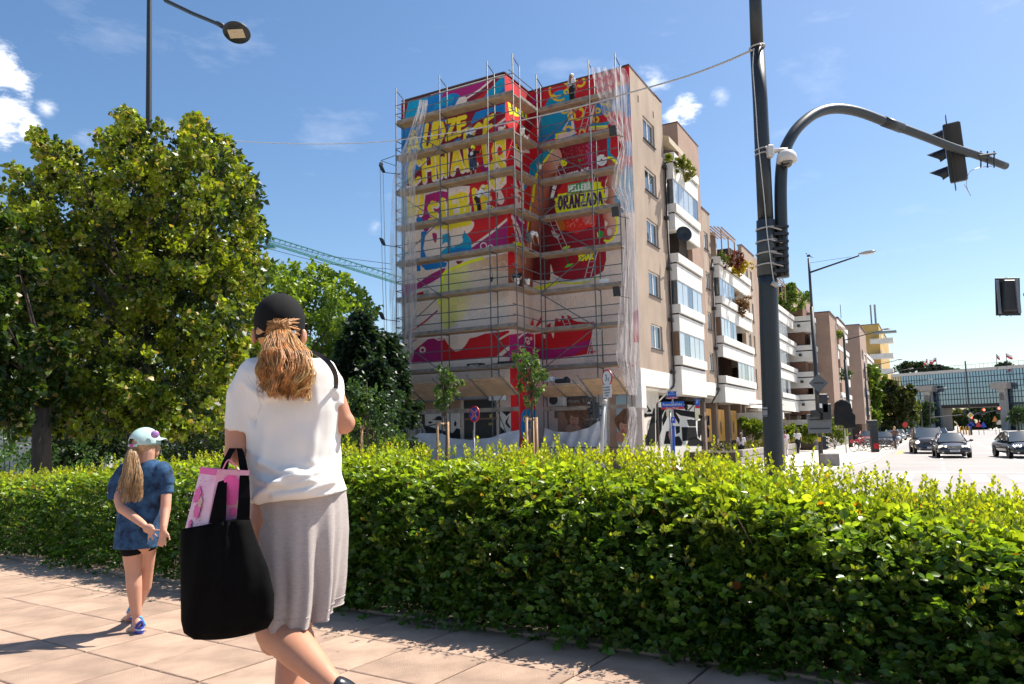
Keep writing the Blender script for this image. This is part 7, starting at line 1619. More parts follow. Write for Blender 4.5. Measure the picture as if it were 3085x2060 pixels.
t=thing('traffic_sign','yellow-grey diamond sign seen edge-on from behind on the first lamp post','sign',on1(2466,1154));c=on1(2466,1154,-.15);MB().poly([c+Vector((a,0,b_))for a,b_ in((-.48,0),(0,-.48),(.48,0),(0,.48))],.02,Vector((0,1,0))).build('plate',mat('sign_back',(.10,.105,.11),.5,metal=.2),t);MB().box(c-Vector((0,.02,0)),(.5,.03,.05)).build('clamp',M_BLK,t)
t=thing('sign_board','grey rectangular board seen from behind low on the first lamp post','sign',on1(2469,1276));MB().box(on1(2469,1276,-.1),(1.2,.03,.95)).build('plate',mat('sign_grey',(.13,.135,.14),.5,metal=.2),t,bevel=.01)
for dz in(-.25,.2):MB().box(on1(2469,1276,-.13)+EZ*dz,(1.0,.03,.06)).build('brace',M_BLK,t)
o=MB().box(on1(2468,1323,-.16),(.13,.14,.22)).build('push_button',mat('yellow_box',(.65,.42,.02),.5),None,bevel=.02);tag(o,'yellow pedestrian push button box on the first lamp post','push button')
t=signal_head('traffic_light','small black signal head low beside the first lamp post',on1(2484,1334,.2),(1,-.1,0),.7,back=False)
def post(name,label,px,py,D_,htop,r=.03,cat='sign',mtl=None):
    b0=dep(px,py,D_);b0.z=ZG;t=thing(name,label,cat,b0);MB().tube([b0,Vector((b0.x,b0.y,htop))],r,8).build('post',mtl or mat('grey_post',(.34,.35,.36),.45,metal=.4),t,smooth=True);return t,b0
def round_sign(c,r,nrm,face_m,rim_m,par):
    n=Vector(nrm).normalized();MB().lathe([(.001,0),(r,0),(r,.02),(.001,.02)],c-n*.01,30,n).build('plate',rim_m,par);MB().lathe([(.001,0),(r*.82,0),(r*.82,.004),(.001,.004)],c+n*.0105,30,n).build('face',face_m,par)
M_RED=mat('sign_red',(.55,.02,.03),.4);M_SBL=mat('sign_blue',(.02,.06,.42),.4);M_SWH=mat('sign_white',(.75,.74,.72),.4)
vn= lambda p:(CC-p)*Vector((1,1,0))if False else Vector((CC.x-p.x,CC.y-p.y,0)).normalized()
t,b0=post('no_stopping_sign','round blue no-stopping sign with a red cross standing before the long tarpaulin',1429,1400,25.5,1.35,.035)
c=dep(1429,1247,25.4);nn_=Vector((-.78,-.72,0)).normalized();MB().tube([Vector((b0.x,b0.y,1)),c+Vector((0,.05,-.2))],.03,6).build('post_top',MATS['grey_post'],t);R_s=.27;cl=c
round_sign(c,R_s,nn_,M_SBL,M_RED,t);rx=EZ.cross(nn_).normalized()
for s_ in(-1,1):
    d_=(rx*s_+EZ).normalized();n2=nn_;MB().box(c+nn_*.017,(R_s*1.66,.004,.075),ax=(d_,n2,d_.cross(n2))).build('white_edge',M_SWH,t);MB().box(c+nn_*.021,(R_s*1.7,.004,.05),ax=(d_,n2,d_.cross(n2))).build('cross_bar',M_RED,t)
t,b0=post('weight_limit_sign','round white sign with red rim reading 3t above a small text plate',1816,1400,24.8,1.9,.045);b1=dep(1830,1200,24.8);MB().tube([Vector((b0.x,b0.y,.6)),dep(1822,1300,24.8),dep(1828,1170,24.8),dep(1830,1120,24.85)],.04,8).build('post',MATS['grey_post'],t,smooth=True)
nn_=Vector((-.93,-.50,0)).normalized();rx=EZ.cross(nn_).normalized();c=dep(1829,1139,24.7);round_sign(c,.29,nn_,M_SWH,M_RED,t);text_mesh('lettering','3',.30,M_BLK,c+nn_*.02+rx*-.04*-1*-1+EZ*.01,rx,EZ,t,sx=.8);text_mesh('lettering','t',.22,M_BLK,c+nn_*.02+rx*.09-EZ*.03,rx,EZ,t)
c=dep(1829,1178,24.7);MB().box(c,(.46,.02,.42),ax=(rx,nn_,EZ)).build('text_plate',M_SWH,t,bevel=.01)
for k,s_ in enumerate(('Nie dotyczy','zaopatrzenia','i pojazdów','służb')):text_mesh('lettering',s_,.075,M_BLK,c+nn_*.013+EZ*(.13-.09*k),rx,EZ,t)
t2,b0=post('signal_post','pale grey signal post with a cap leaning beside the 3t sign',1806,1400,24.4,1.0,.05,'traffic light pole',M_CL);MB().tube([Vector((b0.x,b0.y,ZG)),dep(1814,1300,24.4),dep(1820,1215,24.4)],.062,10).build('post',mat('pale_post',(.48,.46,.43),.6),t2,smooth=True);MB().tube([dep(1820,1217,24.4),dep(1821,1203,24.4)],.085,10).build('cap',M_CL,t2,smooth=True)
signal_head('traffic_light','small dark signal head on a bracket left of the pale signal post',dep(1786,1234,24.4),(-.95,-.3,0),.55,back=False);q=MB();q.box(dep(1800,1236,24.4),(.1,.15,.5));q.tube([dep(1796,1222,24.4),dep(1812,1226,24.4)],.02,5);q.tube([dep(1796,1250,24.4),dep(1812,1252,24.4)],.02,5);o=q.build('signal_bracket',M_POLE2,t2)
t,b0=post('street_name_sign','blue street name signs on one post by the black-and-white painted wall',2025,1400,30,2.0,.04)
def name_plate(px,py,w,h,txt,sub,dirx,par,D_=29.9,ts=.26):
    c=dep(px,py,D_);x=Vector(dirx).normalized();n=x.cross(EZ).normalized();n=n if n.dot(CC-c)>0 else -n;x=EZ.cross(n).normalized()
    MB().box(c,(w,.03,h),ax=(x,n,EZ)).build('plate',mat('name_blue',(.01,.10,.45),.4),par);MB().box(c+n*.002-EZ*(h*.36),(w,.032,h*.28),ax=(x,n,EZ)).build('red_strip',M_RED,par)
    text_mesh('lettering',txt,ts,M_SWH,c+n*.018+EZ*h*.12,x,EZ,par,sx=.82);text_mesh('lettering',sub,.09,M_SWH,c+n*.02-EZ*(h*.36),x,EZ,par);text_mesh('lettering','ulica',.06,M_SWH,c+n*.018+EZ*h*.40,x,EZ,par)
name_plate(2026,1221,.9,.30,'Franciszkańska','Nowe Miasto',EN*.8-ES*.1+Vector((.3,0,0)),t,29.85,.155);name_plate(2025,1190,.34,.30,'Bonifraterska','Nowe Miasto',EN,t,29.9,.06)
MB().tube([dep(2025,1290,30),dep(2026,1240,30),dep(2026,1180,30)],.035,8).build('post',MATS['grey_post'],t)
name_plate(2101,1216,.18,.36,'P','',EN,t,30.4,.16)
c=dep(2028,1265,29.8);MB().box(c,(.17,.02,.24)).build('parking_plate',MATS['sign_blue'],t);text_mesh('lettering','P',.15,M_SWH,c-Vector((0,.012,0)),(1,0,0),EZ,t)
MB().tube([dep(2029,1282,29.9),Vector((dep(2029,1400,29.9).x,29.9,ZG))],.055,8).build('blue_post',mat('blue_post',(.01,.08,.40),.4),t)
t,b0=post('wrapped_sign','road sign wrapped in black plastic on a thin post by the lamp',2550,1365,56,3.6,.05);q=MB();c=dep(2540,1245,56)
q.sph(c+EZ*.5,.62,12,8,(1.1,.3,.9));q.box(c-EZ*.25,(1.35,.25,1.3));q.box(dep(2560,1268,56),(.9,.22,1.1));remesh(q,.09,mat('black_plastic',(.006,.006,.007),.6,spec=.3,bump=.3,bscale=6),'wrapped_plate',t,1,lambda co,no:co+no*(.03*np.sin(co[:,0]*6+co[:,2]*3)*np.sin(co[:,2]*5))[:,None]);MB().tube([dep(2524,1245,56),dep(2505,1253,56),dep(2504,1268,56)],.03,5).build('arm',M_BLK,t)
o=MB().box(dep(2500,1388,37.5),(.75,.6,.62)).build('concrete_block',mat('dark_concrete',(.24,.22,.2),.85,noise=.15,nscale=3),None,bevel=.04);o.location.z+=.05;tag(o,'grey concrete block standing beside the foot of the nearest street lamp','concrete block')
t=thing('info_totem','slim dark bike station totem with a red panel among the rental bikes','totem',dep(2637,1362,54));b0=gz(2637,1362,ZG);t.location=b0
MB().box(b0+EZ*1.15,(.55,.22,2.3)).build('column',mat('totem_grey',(.04,.042,.045),.4),t,bevel=.02);MB().box(b0+EZ*2.2+Vector((-.1,0,0)),(.75,.24,.32)).build('head',MATS['totem_grey'],t,bevel=.02);MB().box(b0+EZ*.45+Vector((.04,-.12,0)),(.34,.02,.4)).build('red_panel',M_RED,t)
for(s0,s1,m_,h,lb)in((6,26,3.3,.75,'long grey stone planter wall in front of the nearer shopfronts'),(34,62,3.6,.85,'long grey stone planter wall before the farther shopfronts')):
    t=thing('planter_wall',lb,'planter',SM((s0+s1)/2,m_,ZG));n=int((s1-s0)/1.25)
    for k in range(n):
        for j in range(2):q=MB();a=s0+(s1-s0)*k/n+(.3 if j else 0);sb(q,a+.01,a+(s1-s0)/n-.01,m_-.3,m_+.02*j,ZG+h*.5*j+.01,ZG+h*.5*(j+1)-.01);q.build('stone_block',mat('planter_stone',(.30,.27,.25),.85,noise=.2,nscale=2,rnd=.1),t,bevel=.015)
    q=MB();sb(q,s0,s1,.2,m_-.3,ZG,ZG+h-.12);q.build('soil',M_SOIL,t)
for k,(px,py,D_,w)in enumerate(((2290,1253,58,3.0),(2425,1272,75,5.5))):
    c=dep(px,py,D_);o=MB().box(c,(w,3,.5),ax=(EN,ES,EZ)).build('entrance_canopy',M_WHT,None);tag(o,('small white entrance canopy %s'%('left of the big signal pole','behind the walking person in the plain white t-shirt')[k]),'canopy')
# ---------------- cars ----------------
M_TYRE=mat('tyre',(.012,.012,.013),.85);M_RIM=mat('alloy',(.32,.33,.34),.35,metal=.8);M_HL=mat('headlight_glass',(.75,.74,.70),.12,spec=1,coat=1,metal=.3);M_CGL=mat('car_glass',(.05,.07,.08),.03,spec=1,coat=1)
M_CHR=mat('chrome',(.6,.6,.62),.15,metal=1);M_PLT=mat('number_plate',(.7,.7,.68),.4)
def car(label,col,L=4.6,W=1.78,H=1.42,kind='sedan',lit=False,group=None,star=False,plate='WI 9330S',rough=.28,bmw=False):
    """front looks along -Y, origin on the ground at the centre; returned as a thing at the origin"""
    t=thing(kind if kind!='sedan' else 'car',label,'car',(0,0,0),group);paint=mat('car_paint_%.3f_%.3f_%.3f'%col,col,rough,metal=.35,spec=.6,coat=1.0)
    hw=W/2;tall=H>1.6;hood=.74*H/1.42 if not tall else 1.02;belt=.92 if not tall else 1.08;deck=.98 if not tall else 1.1
    st=[(-L/2,.32,.56,hw*.78),(-L/2+.05,.22,.66,hw*.90),(-L/2+.30,.20,hood-.02,hw*.97),(-L/2+.8,.19,hood+.06,hw),(-L/2+1.25,.19,belt-.02,hw),(-.2,.19,belt+.02,hw),(L/2-1.1,.19,deck,hw),(L/2-.4,.2,deck+.0,hw*.97),(L/2-.06,.26,deck-.08,hw*.90),(L/2,.36,.75,hw*.8)]
    rings=[]
    for(y,z0,z1,w)in st:
        r=[]
        for a in np.linspace(0,2*math.pi,28,endpoint=False):
            c,s=math.cos(a),math.sin(a);e=3.4;cx=math.copysign(abs(c)**(2/e),c);sz=math.copysign(abs(s)**(2/e),s);zz=(z0+z1)/2+sz*(z1-z0)/2
            if s>0:cx*=1-.10*max(0,(sz-.45))/.55
            r.append((cx*w,y,zz+(.03*(1-abs(cx))if s>.5 else 0)))
        rings.append(r)
    def dn(rg_,m=3):
        o=[]
        for i in range(len(rg_)-1):
            for j in range(m):o.append([tuple(Vector(a).lerp(Vector(b),j/m))for a,b in zip(rg_[i],rg_[i+1])])
        o.append(rg_[-1]);return o
    body=MB().loft(dn(rings)).build('body',paint,t,smooth=True)
    if tall:gh=[(-L/2+.95,belt-.02,.84),(-L/2+1.75,H-.06,.72),(-.2,H,.74),(L/2-.6,H-.03,.72),(L/2-.12,belt,.80)]
    else:gh=[(-L/2+1.15,belt-.03,.80),(-.45,H-.04,.60),(.15,H,.62),(.85,H-.07,.60),(L/2-.75,deck-.01,.74)]
    zb=belt-.05;fr,r0,r1,r2,rr=gh;wB=hw*.95
    def P(x,y,z):return Vector((x,y,z))
    A0,A1=P(-wB*.90,fr[0],fr[1]),P(wB*.90,fr[0],fr[1]);Bq,B1_=P(-hw*r0[2]/.95,r0[0],r0[1]),P(hw*r0[2]/.95,r0[0],r0[1]);C0,C1=P(-hw*r2[2]/.95,r2[0],r2[1]),P(hw*r2[2]/.95,r2[0],r2[1]);D0,D1=P(-wB*.88,rr[0],rr[1]),P(wB*.88,rr[0],rr[1]);M0,M1=P(-hw*r1[2]/.95,r1[0],r1[1]),P(hw*r1[2]/.95,r1[0],r1[1])
    def quadsurf(a,b,c,d,n=8,bulge=0,dirv=(0,-1,0)):
        mb=MB();V=[]
        for i in range(n+1):
            for j_ in range(n+1):
                u=i/n;v=j_/n;p=a.lerp(b,u).lerp(d.lerp(c,u),v)+Vector(dirv)*(bulge*math.sin(math.pi*u));V.append(p)
        return mb.add(V,[(i*(n+1)+j_,(i+1)*(n+1)+j_,(i+1)*(n+1)+j_+1,i*(n+1)+j_+1)for i in range(n)for j_ in range(n)])
    quadsurf(A0,A1,B1_,Bq,8,.10,(0,-1,.3)).build('windscreen',M_CGL,t,smooth=True);quadsurf(D1,D0,C0,C1,6,.06,(0,1,.2)).build('rear_window',M_CGL,t,smooth=True)
    V0=MB();
    rf=quadsurf(Bq,B1_,C1,C0,10,.05,(0,0,1));rf.build('roof',paint,t,smooth=True).modifiers.new('s','SOLIDIFY').thickness=.02
    for s,(a,b_,m_,c_,d_)in((-1,(A0,Bq,M0,C0,D0)),(1,(A1,B1_,M1,C1,D1))):
        sx=Vector((s*hw*.93,0,0));g=MB();base_f=P(s*wB*.93,a.y+.12,zb+.05);base_m=P(s*wB*.97,.3,zb+.05);base_r=P(s*wB*.93,d_.y-.1,zb+.05)
        g.add([base_f,base_m,m_.lerp(base_m,.06),b_.lerp(base_f,.04)],[(0,1,2,3)]);g.add([base_m+P(0,.05,0),base_r,c_.lerp(base_r,.05),m_.lerp(base_m,.06)+P(0,.05,0)],[(0,1,2,3)]);g.build('side_window',M_CGL,t)
        pl2=MB();pl2.tube([a,b_],.04,6);pl2.tube([b_,m_,c_],.035,6);pl2.tube([c_,d_],.06,6);pl2.tube([base_m+P(0,.02,0),m_+P(0,.02,0)],.03,5);pl2.build('pillar',paint,t,smooth=True)
        mr=MB().sph(P(s*(hw+.13),a.y+.25,belt+.06),.12,12,8,(.9,.7,.62));mr.tube([P(s*hw*.93,a.y+.3,belt+.0),P(s*(hw+.1),a.y+.27,belt+.03)],.03,5);mr.build('mirror',paint,t,smooth=True)
    inr=MB();inr.box((0,.1,belt-.12),(W*.86,L*.5,.1));inr.box((-.38,-.15,belt+.12),(.45,.18,.45));inr.box((.38,-.15,belt+.12),(.45,.18,.45));inr.build('seats',M_DARK,t)
    wr=.32 if not tall else .34
    for wy in(-L/2+.85,L/2-.95):
        for s in(-1,1):
            c=P(s*(hw-.09),wy,wr);w=MB().lathe([(wr*.66,-.1),(wr*.92,-.105),(wr,-.07),(wr,.07),(wr*.92,.105),(wr*.66,.1)],c,24,(1,0,0),cap=False).build('wheel',M_TYRE,t,smooth=True)
            MB().lathe([(wr*.7,.095),(wr*.6,.05),(.06,.07),(.001,.09)],c,20,(s,0,0),cap=False).build('rim',M_RIM,w);MB().lathe([(wr*1.1,0),(wr*1.1,.03),(wr*.3,.03)],P(s*(hw-.015),wy,wr+.02),24,(s,0,0),cap=False).build('wheel_arch',M_BLK,w)
    f=-L/2
    for s in(-1,1):
        h=MB()
        if star:
            h.sph(P(s*(hw-.22),f+.17,.62),.115,14,10,(1.25,.8,1));h.sph(P(s*(hw-.46),f+.09,.63),.095,12,8,(1.1,.8,1))
        elif bmw:h.sph(P(s*(hw-.28),f+.12,.66),.12,14,8,(1.9,.9,.6))
        else:h.sph(P(s*(hw-.22),f+.22,.76 if tall else .64),.13,14,10,(1.1,1.1,.95))
        h.build('headlight',mat('headlight_on',(.8,.78,.7),.2,emit=(1,.86,.62),emit_s=.7)if lit else M_HL,t,smooth=True)
        if bmw:
            for q_ in(0,1):MB().tube([P(s*(hw-.16-.22*q_),f+.04,.70)+Vector((math.cos(a)*.075,0,math.sin(a)*.06))for a in np.linspace(2.4,7,10)],.014,5).build('light_ring',mat('ring_light',(.9,.9,.9),.3,emit=(1,1,1),emit_s=4),t)
        MB().lathe([(.001,.02),(.06,.0)],P(s*(hw-.30),f+.015,.34),12,(0,-1,0),cap=False).build('fog_lamp',M_HL,t)
    g=MB()
    if tall:g.box((0,f+.02,.72),(.95,.06,.26));g.box((0,f+.02,.40),(1.1,.06,.14))
    else:
        g.box((0,f+.03,.62 if star else .60),(.72,.08,.20));g.box((0,f+.0,.33),(1.0,.06,.13))
    g.build('grille',M_BLK,t,bevel=.02);b2=MB()
    for k in range(4):b2.box((0,f-.02,(.55 if not tall else .64)+.045*k),(.66 if not tall else .9,.02,.012))
    b2.build('grille_bars',M_CHR,t)
    MB().box((0,f-.045,.42),(.52,.015,.115)).build('number_plate',M_PLT,t);pl3=text_mesh('lettering',plate,.105,M_BLK,(0,f-.054,.42),(1,0,0),EZ,t,sx=.8)
    MB().box((-.245,f-.055,.42),(.03,.004,.11)).build('plate_band',M_SBL,t)
    if star:
        q=MB();ring=[P(math.cos(a)*.085,f-.05,.63+math.sin(a)*.085)for a in np.linspace(0,2*math.pi,20)];q.tube(ring,.008,5,cap=False)
        for a in(90,210,330):q.tube([P(0,f-.05,.63),P(math.cos(RAD(a))*.085,f-.05,.63+math.sin(RAD(a))*.085)],[.014,.003],5)
        q.build('emblem',M_CHR,t)
    else:MB().lathe([(.001,.01),(.05,0)],P(0,f-.02,.72 if not tall else .74),14,(0,-1,0),cap=False).build('emblem',M_CHR,t)
    bmp=MB().box((0,f+.01,.475),(W*.86,.05,.03)).build('bumper_strip',M_BLK,t)
    for s in(-1,1):
        MB().box((s*hw*.995,.1,.55),(.02,L*.45,.05)).build('side_trim',M_BLK,t)
    wp=MB();wp.tube([P(-.35,A0.y-.02,fr[1]+.04),P(.25,A0.y+.06,fr[1]+.10)],.010,4);wp.tube([P(.15,A0.y-.02,fr[1]+.04),P(.65,A0.y+.08,fr[1]+.10)],.010,4);wp.build('wiper',M_BLK,t)
    return t
def park(t,px,py,z=ZG,heading=None,D_=None):
    """stand the car where its nearest ground point shows; heading = clockwise azimuth of the front"""
    p=gz(px,py,z)if D_ is None else Vector((dep(px,1350,D_).x,D_,z));t.location=(p.x,p.y,z);t.rotation_euler=(0,0,-RAD(heading)+math.pi);return p
AZD=math.degrees(AZ)
c1=car('dark grey coupe with a star emblem and lit headlights, in front of the minivan',(.035,.03,.035),4.6,1.74,1.42,lit=True,star=True);park(c1,2866,1376,heading=180+30-5)
c2=car('tall dark grey minivan driving behind the star-emblem coupe',(.07,.07,.08),4.8,1.95,1.75,lit=True,plate='WF 4471');park(c2,2795,1364,heading=180+29-6)
c3=car('black saloon with ring headlights entering at the right edge of the crossing',(.008,.010,.014),4.6,1.82,1.45,bmw=True,lit=False,plate='WX 2210');park(c3,3072,1377,heading=180+33-14)
base_car=car('silver parked car glinting in the sun beside the bike totem',(.35,.36,.38),4.4,1.78,1.5,group='cars parked along the street',plate='WE 118');park(base_car,2690,1336,heading=180+AZD)
for lb,px,py,col,H_ in(('small red parked car behind the rental bikes',2612,1338,(.40,.06,.05),1.45),('dark parked car between the totem and the cyclist',2664,1345,(.03,.03,.035),1.42),('pale silver parked car, farther up the row behind the cyclist',2708,1326,(.5,.5,.5),1.5),('black car far up the row, just right of the cyclist head',2728,1318,(.02,.02,.025),1.45),('white car far up the row beneath the street tree',2700,1318,(.7,.7,.7),1.5),('dark hatchback queuing far behind the minivan',2748,1322,(.04,.05,.06),1.5),('grey car hidden mostly behind the minivan roof',2835,1330,(.2,.22,.25),1.6)):
    t=car(lb,col,4.3,1.76,H_,group='cars parked along the street',plate='WA 5%02d'%(px%97));park(t,px,py,heading=180+AZD-random.uniform(0,6))
# ---------------- bicycles ----------------
M_BIKE=mat('bike_grey',(.12,.12,.13),.4,metal=.3)
def bicycle(label,loc,rot,frame=M_BIKE,group='rental bikes around the totem',basket=None):
    t=thing('bicycle',label,'bicycle',(0,0,0),group)
    for y in(-.53,.53):
        ring=[Vector((0,y+math.cos(a)*.33,.34+math.sin(a)*.33))for a in np.linspace(0,2*math.pi,24)];w=MB().tube(ring,.022,6,cap=False).build('wheel',M_TYRE,t,smooth=True);q=MB()
        for k in range(10):a=math.pi*2*k/10;q.tube([Vector((0,y,.34)),Vector((0,y+math.cos(a)*.31,.34+math.sin(a)*.31))],.004,3,cap=False)
        q.build('spokes',M_RIM,w)
        m_=MB().tube([Vector((0,y+math.cos(a)*.38,.34+math.sin(a)*.38))for a in np.linspace(.2,2.6,9)],.02,4);m_.build('mudguard',frame,t)
    f=MB();BB=Vector((0,-.05,.30));S=Vector((0,-.22,.78));Hd=Vector((0,.36,.80));Rr=Vector((0,-.53,.34));Fr=Vector((0,.53,.34))
    for a,b_ in((BB,S),(BB,Hd-EZ*.12),(BB,Rr),(S-EZ*.1,Rr),(Hd+EZ*.15,Fr),(BB+EZ*.1,Hd-EZ*.02)):f.tube([a,b_],.022,6)
    f.build('frame',frame,t,smooth=True);MB().sph(S+EZ*.08,.1,10,6,(.7,1.3,.4)).build('saddle',M_BLK,t,smooth=True);h=MB();h.tube([Hd+EZ*.12,Hd+EZ*.26],.015,5);h.tube([Hd+Vector((-.28,-.1,.28)),Hd+EZ*.26,Hd+Vector((.28,-.1,.28))],.014,5);h.build('handlebar',M_BLK,t)
    if basket:MB().box((0,.62,.78),(.36,.26,.24)).build('basket',basket,t);
    t.location=loc;t.rotation_euler=(0,0,rot);return t
bk=mat('bike_red',(.50,.03,.05),.5)
for k,(px,py,r)in enumerate(((2596,1360,1.25),(2612,1357,1.0),(2622,1358,.8),(2654,1356,.6),(2668,1352,.5),(2676,1350,.75))):
    bicycle(('rental bike with a red rear panel, leftmost of the row','rental bike second from the left of the row','rental bike touching the left side of the totem','rental bike touching the right side of the totem','rental bike second to the right of the totem','rental bike at the right end of the row')[k],gz(px,py,ZG),r,basket=bk if k in(0,1)else None)
q=MB();p=gz(2594,1352,ZG)+EZ*.62;q.box(p,(.9,.12,.4));o=q.build('rear_panel',bk,None);tag(o,'red advertising panel covering the rear wheel of the leftmost rental bike','panel')
cy0=gz(2699,1353,ZG);bicycle('bicycle ridden by the person in shorts',cy0,math.pi-RAD(0)*1+RAD(-AZD)+.12,group=None)
small_person('person','cyclist in a brown t-shirt and blue shorts riding towards the crossing',cy0,180+AZD-8,1.82,'cycle',(.14,.09,.08),(.07,.10,.17),(.45,.3,.2),shorts=True)
def far_signal(px,py,D_,label,arm=None,k=2.2,diamond=False):
    c=dep(px,py,D_);t=thing('traffic_light',label,'traffic light',c,'red signals before the glass building');MB().box(c,(.55,.3,1.15)).build('housing',M_BLK,t);MB().box(c+Vector((0,.16,0)),(.68,.02,1.3)).build('backboard',mat('edge_grey',(.3,.3,.3),.5),t)
    MB().sph(c+Vector((0,-.2,.32)),.22,12,8,(1,.5,1)).build('red_lens',mat('red_lit',(.6,.02,.02),.3,emit=(1,.06,.03),emit_s=7),t)
    MB().lathe([(.001,.0),(.16,0)],c+Vector((0,-.17,-.2)),10,(0,-1,0),cap=False).build('lens',mat('lens_dark',(.03,.03,.03),.3),t)
    if arm:MB().tube([c,dep(*arm)],.09,6).build('arm',M_POLE2,t)
    return t,c
far_signal(2963,1239,150,'red signal hanging at mid arm before the bridge opening',(2930,1250,150));far_signal(3008,1235,150,'red signal at the arm end beside the right stone column',(2932,1250,150))
t_,c_=far_signal(2925,1262,150,'red signal on its post below the yellow diamond sign')
b0=Vector((c_.x,c_.y+.3,ZG));MB().tube([b0,Vector((c_.x,c_.y+.3,14.0))],.13,8).build('post',M_POLE2,t_);cd=dep(2924,1251,149.7);q=thing('priority_sign','yellow diamond sign above the lowest red signal','sign',cd);MB().poly([cd+Vector((a,0,b_))for a,b_ in((-.65,0),(0,-.65),(.65,0),(0,.65))],.03,Vector((0,1,0))).build('plate',M_SWH,q);MB().poly([cd+Vector((a*.72,-.02,b_*.72))for a,b_ in((-.65,0),(0,-.65),(.65,0),(0,.65))],.02,Vector((0,-1,0))).build('face',mat('diamond_yellow',(.65,.42,.03),.4),q)
far_s=thing('traffic_light','dark unlit signal hanging left of the yellow diamond sign','traffic light',dep(2905,1240,150));MB().box(dep(2905,1240,150),(.6,.3,1.0)).build('housing',M_BLK,far_s);MB().tube([dep(2905,1249,150),dep(2800,1258,150)],.09,5).build('arm',M_POLE2,far_s);MB().tube([dep(2802,1190,150),Vector((dep(2802,1300,150).x,150,ZG))],.13,6).build('post',M_POLE2,far_s)
for k,(px,py,c3_,sh,lb)in enumerate(((2927,1277,M_SBL,3,'blue triangular crossing sign at the island under the lowest red signal'),(2921,1284,M_SBL,4,'small blue round arrow sign at the island'),(2963,1281,M_SBL,3,'blue sign by the path under the bridge opening'),(2948,1280,M_RED,3,'red-white give way sign by the path'),(3009,1272,mat('cream_sign',(.6,.52,.4),.5),4,'cream square sign left of the right stone column'),(2727,1279,M_RED,6,'red round sign under the dark street tree'),(2998,1264,mat('amber_sign',(.6,.2,.03),.5),3,'amber triangular warning sign left of the right stone column'))):
    c=dep(px,py,150 if px>2800 else 110);t=thing('traffic_sign',lb,'sign',Vector((c.x,c.y,ZG)));r=(.75 if sh!=4 else .6)if px>2800 else .38;MB().poly([c+Vector((math.sin(a)*r,0,math.cos(a)*r))for a in np.linspace(0,2*math.pi,sh if sh!=6 else 16,endpoint=False)+(math.pi/4 if sh==4 else 0)],.03,Vector((0,1,0))).build('plate',c3_,t);MB().tube([Vector((c.x,c.y+.05,ZG)),c+Vector((0,.05,0))],.05,5).build('post',M_POLE2,t)
for k,px in enumerate((2886,2894,2903,2911,2920)):
    b0=Vector((dep(px,1300,158 if k<4 else 146).x,158 if k<4 else 146,ZG));o=MB().lathe([(.14,0),(.14,1.6),(.05,1.75)],b0,8).build('bollard',mat('bollard_yellow',(.55,.30,.03),.5));tag(o,('leftmost','second','third','fourth','single')[k]+(' yellow bollard counted from the left under the bridge opening' if k<4 else ' yellow bollard at the tip of the traffic island'),'bollard','yellow bollards' if k<4 else None)
# ---------------- trees ----------------
M_BARK=mat('bark',(.075,.055,.042),.95,noise=.35,nscale=12,bump=.8,bscale=25,stretch=(1,1,.3))
M_TL=leafmat('tree_leaf',.40,.36,(1.55,1.5,.38))
def crown(name,blobs,n,size,cols,par,shape='heart',shell=.55,up=.15,seed=1,flower=None,mtl=None,clump=0):
    """blobs: (centre, radius). leaves sit in the outer shell of every blob"""
    rg=np.random.default_rng(seed);C=np.array([list(b[0])for b in blobs]);R=np.array([b[1]for b in blobs]);pr=R**2;pr/=pr.sum();idx=rg.choice(len(R),n,p=pr)
    d=rg.normal(size=(n,3));d/=np.linalg.norm(d,axis=1,keepdims=True);rad=R[idx]*(shell+(1.08-shell)*rg.random(n)**.6)
    if clump:
        nt_=clump;tips=rg.normal(size=(len(R),nt_,3));tips/=np.linalg.norm(tips,axis=2,keepdims=True);tr=.6+.5*rg.random((len(R),nt_));k=rg.integers(0,nt_,n);base=C[idx]+tips[idx,k]*(R[idx]*tr[idx,k])[:,None];P=base+rg.normal(0,1,(n,3))*(R[idx]*.15)[:,None];d=(P-C[idx]);d/=np.linalg.norm(d,axis=1,keepdims=True)+1e-6
    else:P=C[idx]+d*rad[:,None]
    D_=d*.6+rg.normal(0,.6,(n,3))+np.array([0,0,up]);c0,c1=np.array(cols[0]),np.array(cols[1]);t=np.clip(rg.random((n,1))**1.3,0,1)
    if clump:tv=rg.random((len(R),clump))**1.2;t=np.clip(.3*t+.75*tv[idx,k][:,None],0,1)  # tone shared per clump, putting lit and shaded clusters into the leaf colour
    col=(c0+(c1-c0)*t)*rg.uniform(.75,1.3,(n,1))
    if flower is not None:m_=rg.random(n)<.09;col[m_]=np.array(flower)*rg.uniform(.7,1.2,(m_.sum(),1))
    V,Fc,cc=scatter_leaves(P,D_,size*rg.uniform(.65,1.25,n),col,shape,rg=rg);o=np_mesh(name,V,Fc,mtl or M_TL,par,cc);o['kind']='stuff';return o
def limbs(par,base,blobs,r0,fork,sag=.1,n=None,top=None):
    t=MB();top=top or fork;t.tube([base-EZ*.2,base+EZ*.25,base.lerp(fork,.5)+Vector((.05,0,0)),fork],[r0*1.35,r0*1.05,r0*.9,r0*.75],12);t.build('trunk',M_BARK,par,smooth=True);b=MB()
    for i,(c,r)in enumerate(blobs):
        c=Vector(c);st=fork.lerp(Vector((fork.x,fork.y,max(fork.z,c.z-1.5))),.5)if c.z>fork.z else base.lerp(fork,.9);m_=st.lerp(c,.5)+Vector((0,0,sag));b.tube(bez([st,m_,c],4),[r0*.2*(1-.8*k/8)for k in range(9)],5)
        for q in range(3):e=c+Vector((random.gauss(0,1),random.gauss(0,1),random.gauss(.2,.8))).normalized()*r*.85;b.tube([c,c.lerp(e,.5)+EZ*.05,e],[r0*.07,r0*.05,.006],4)
    b.build('branches',M_BARK,par,smooth=True)
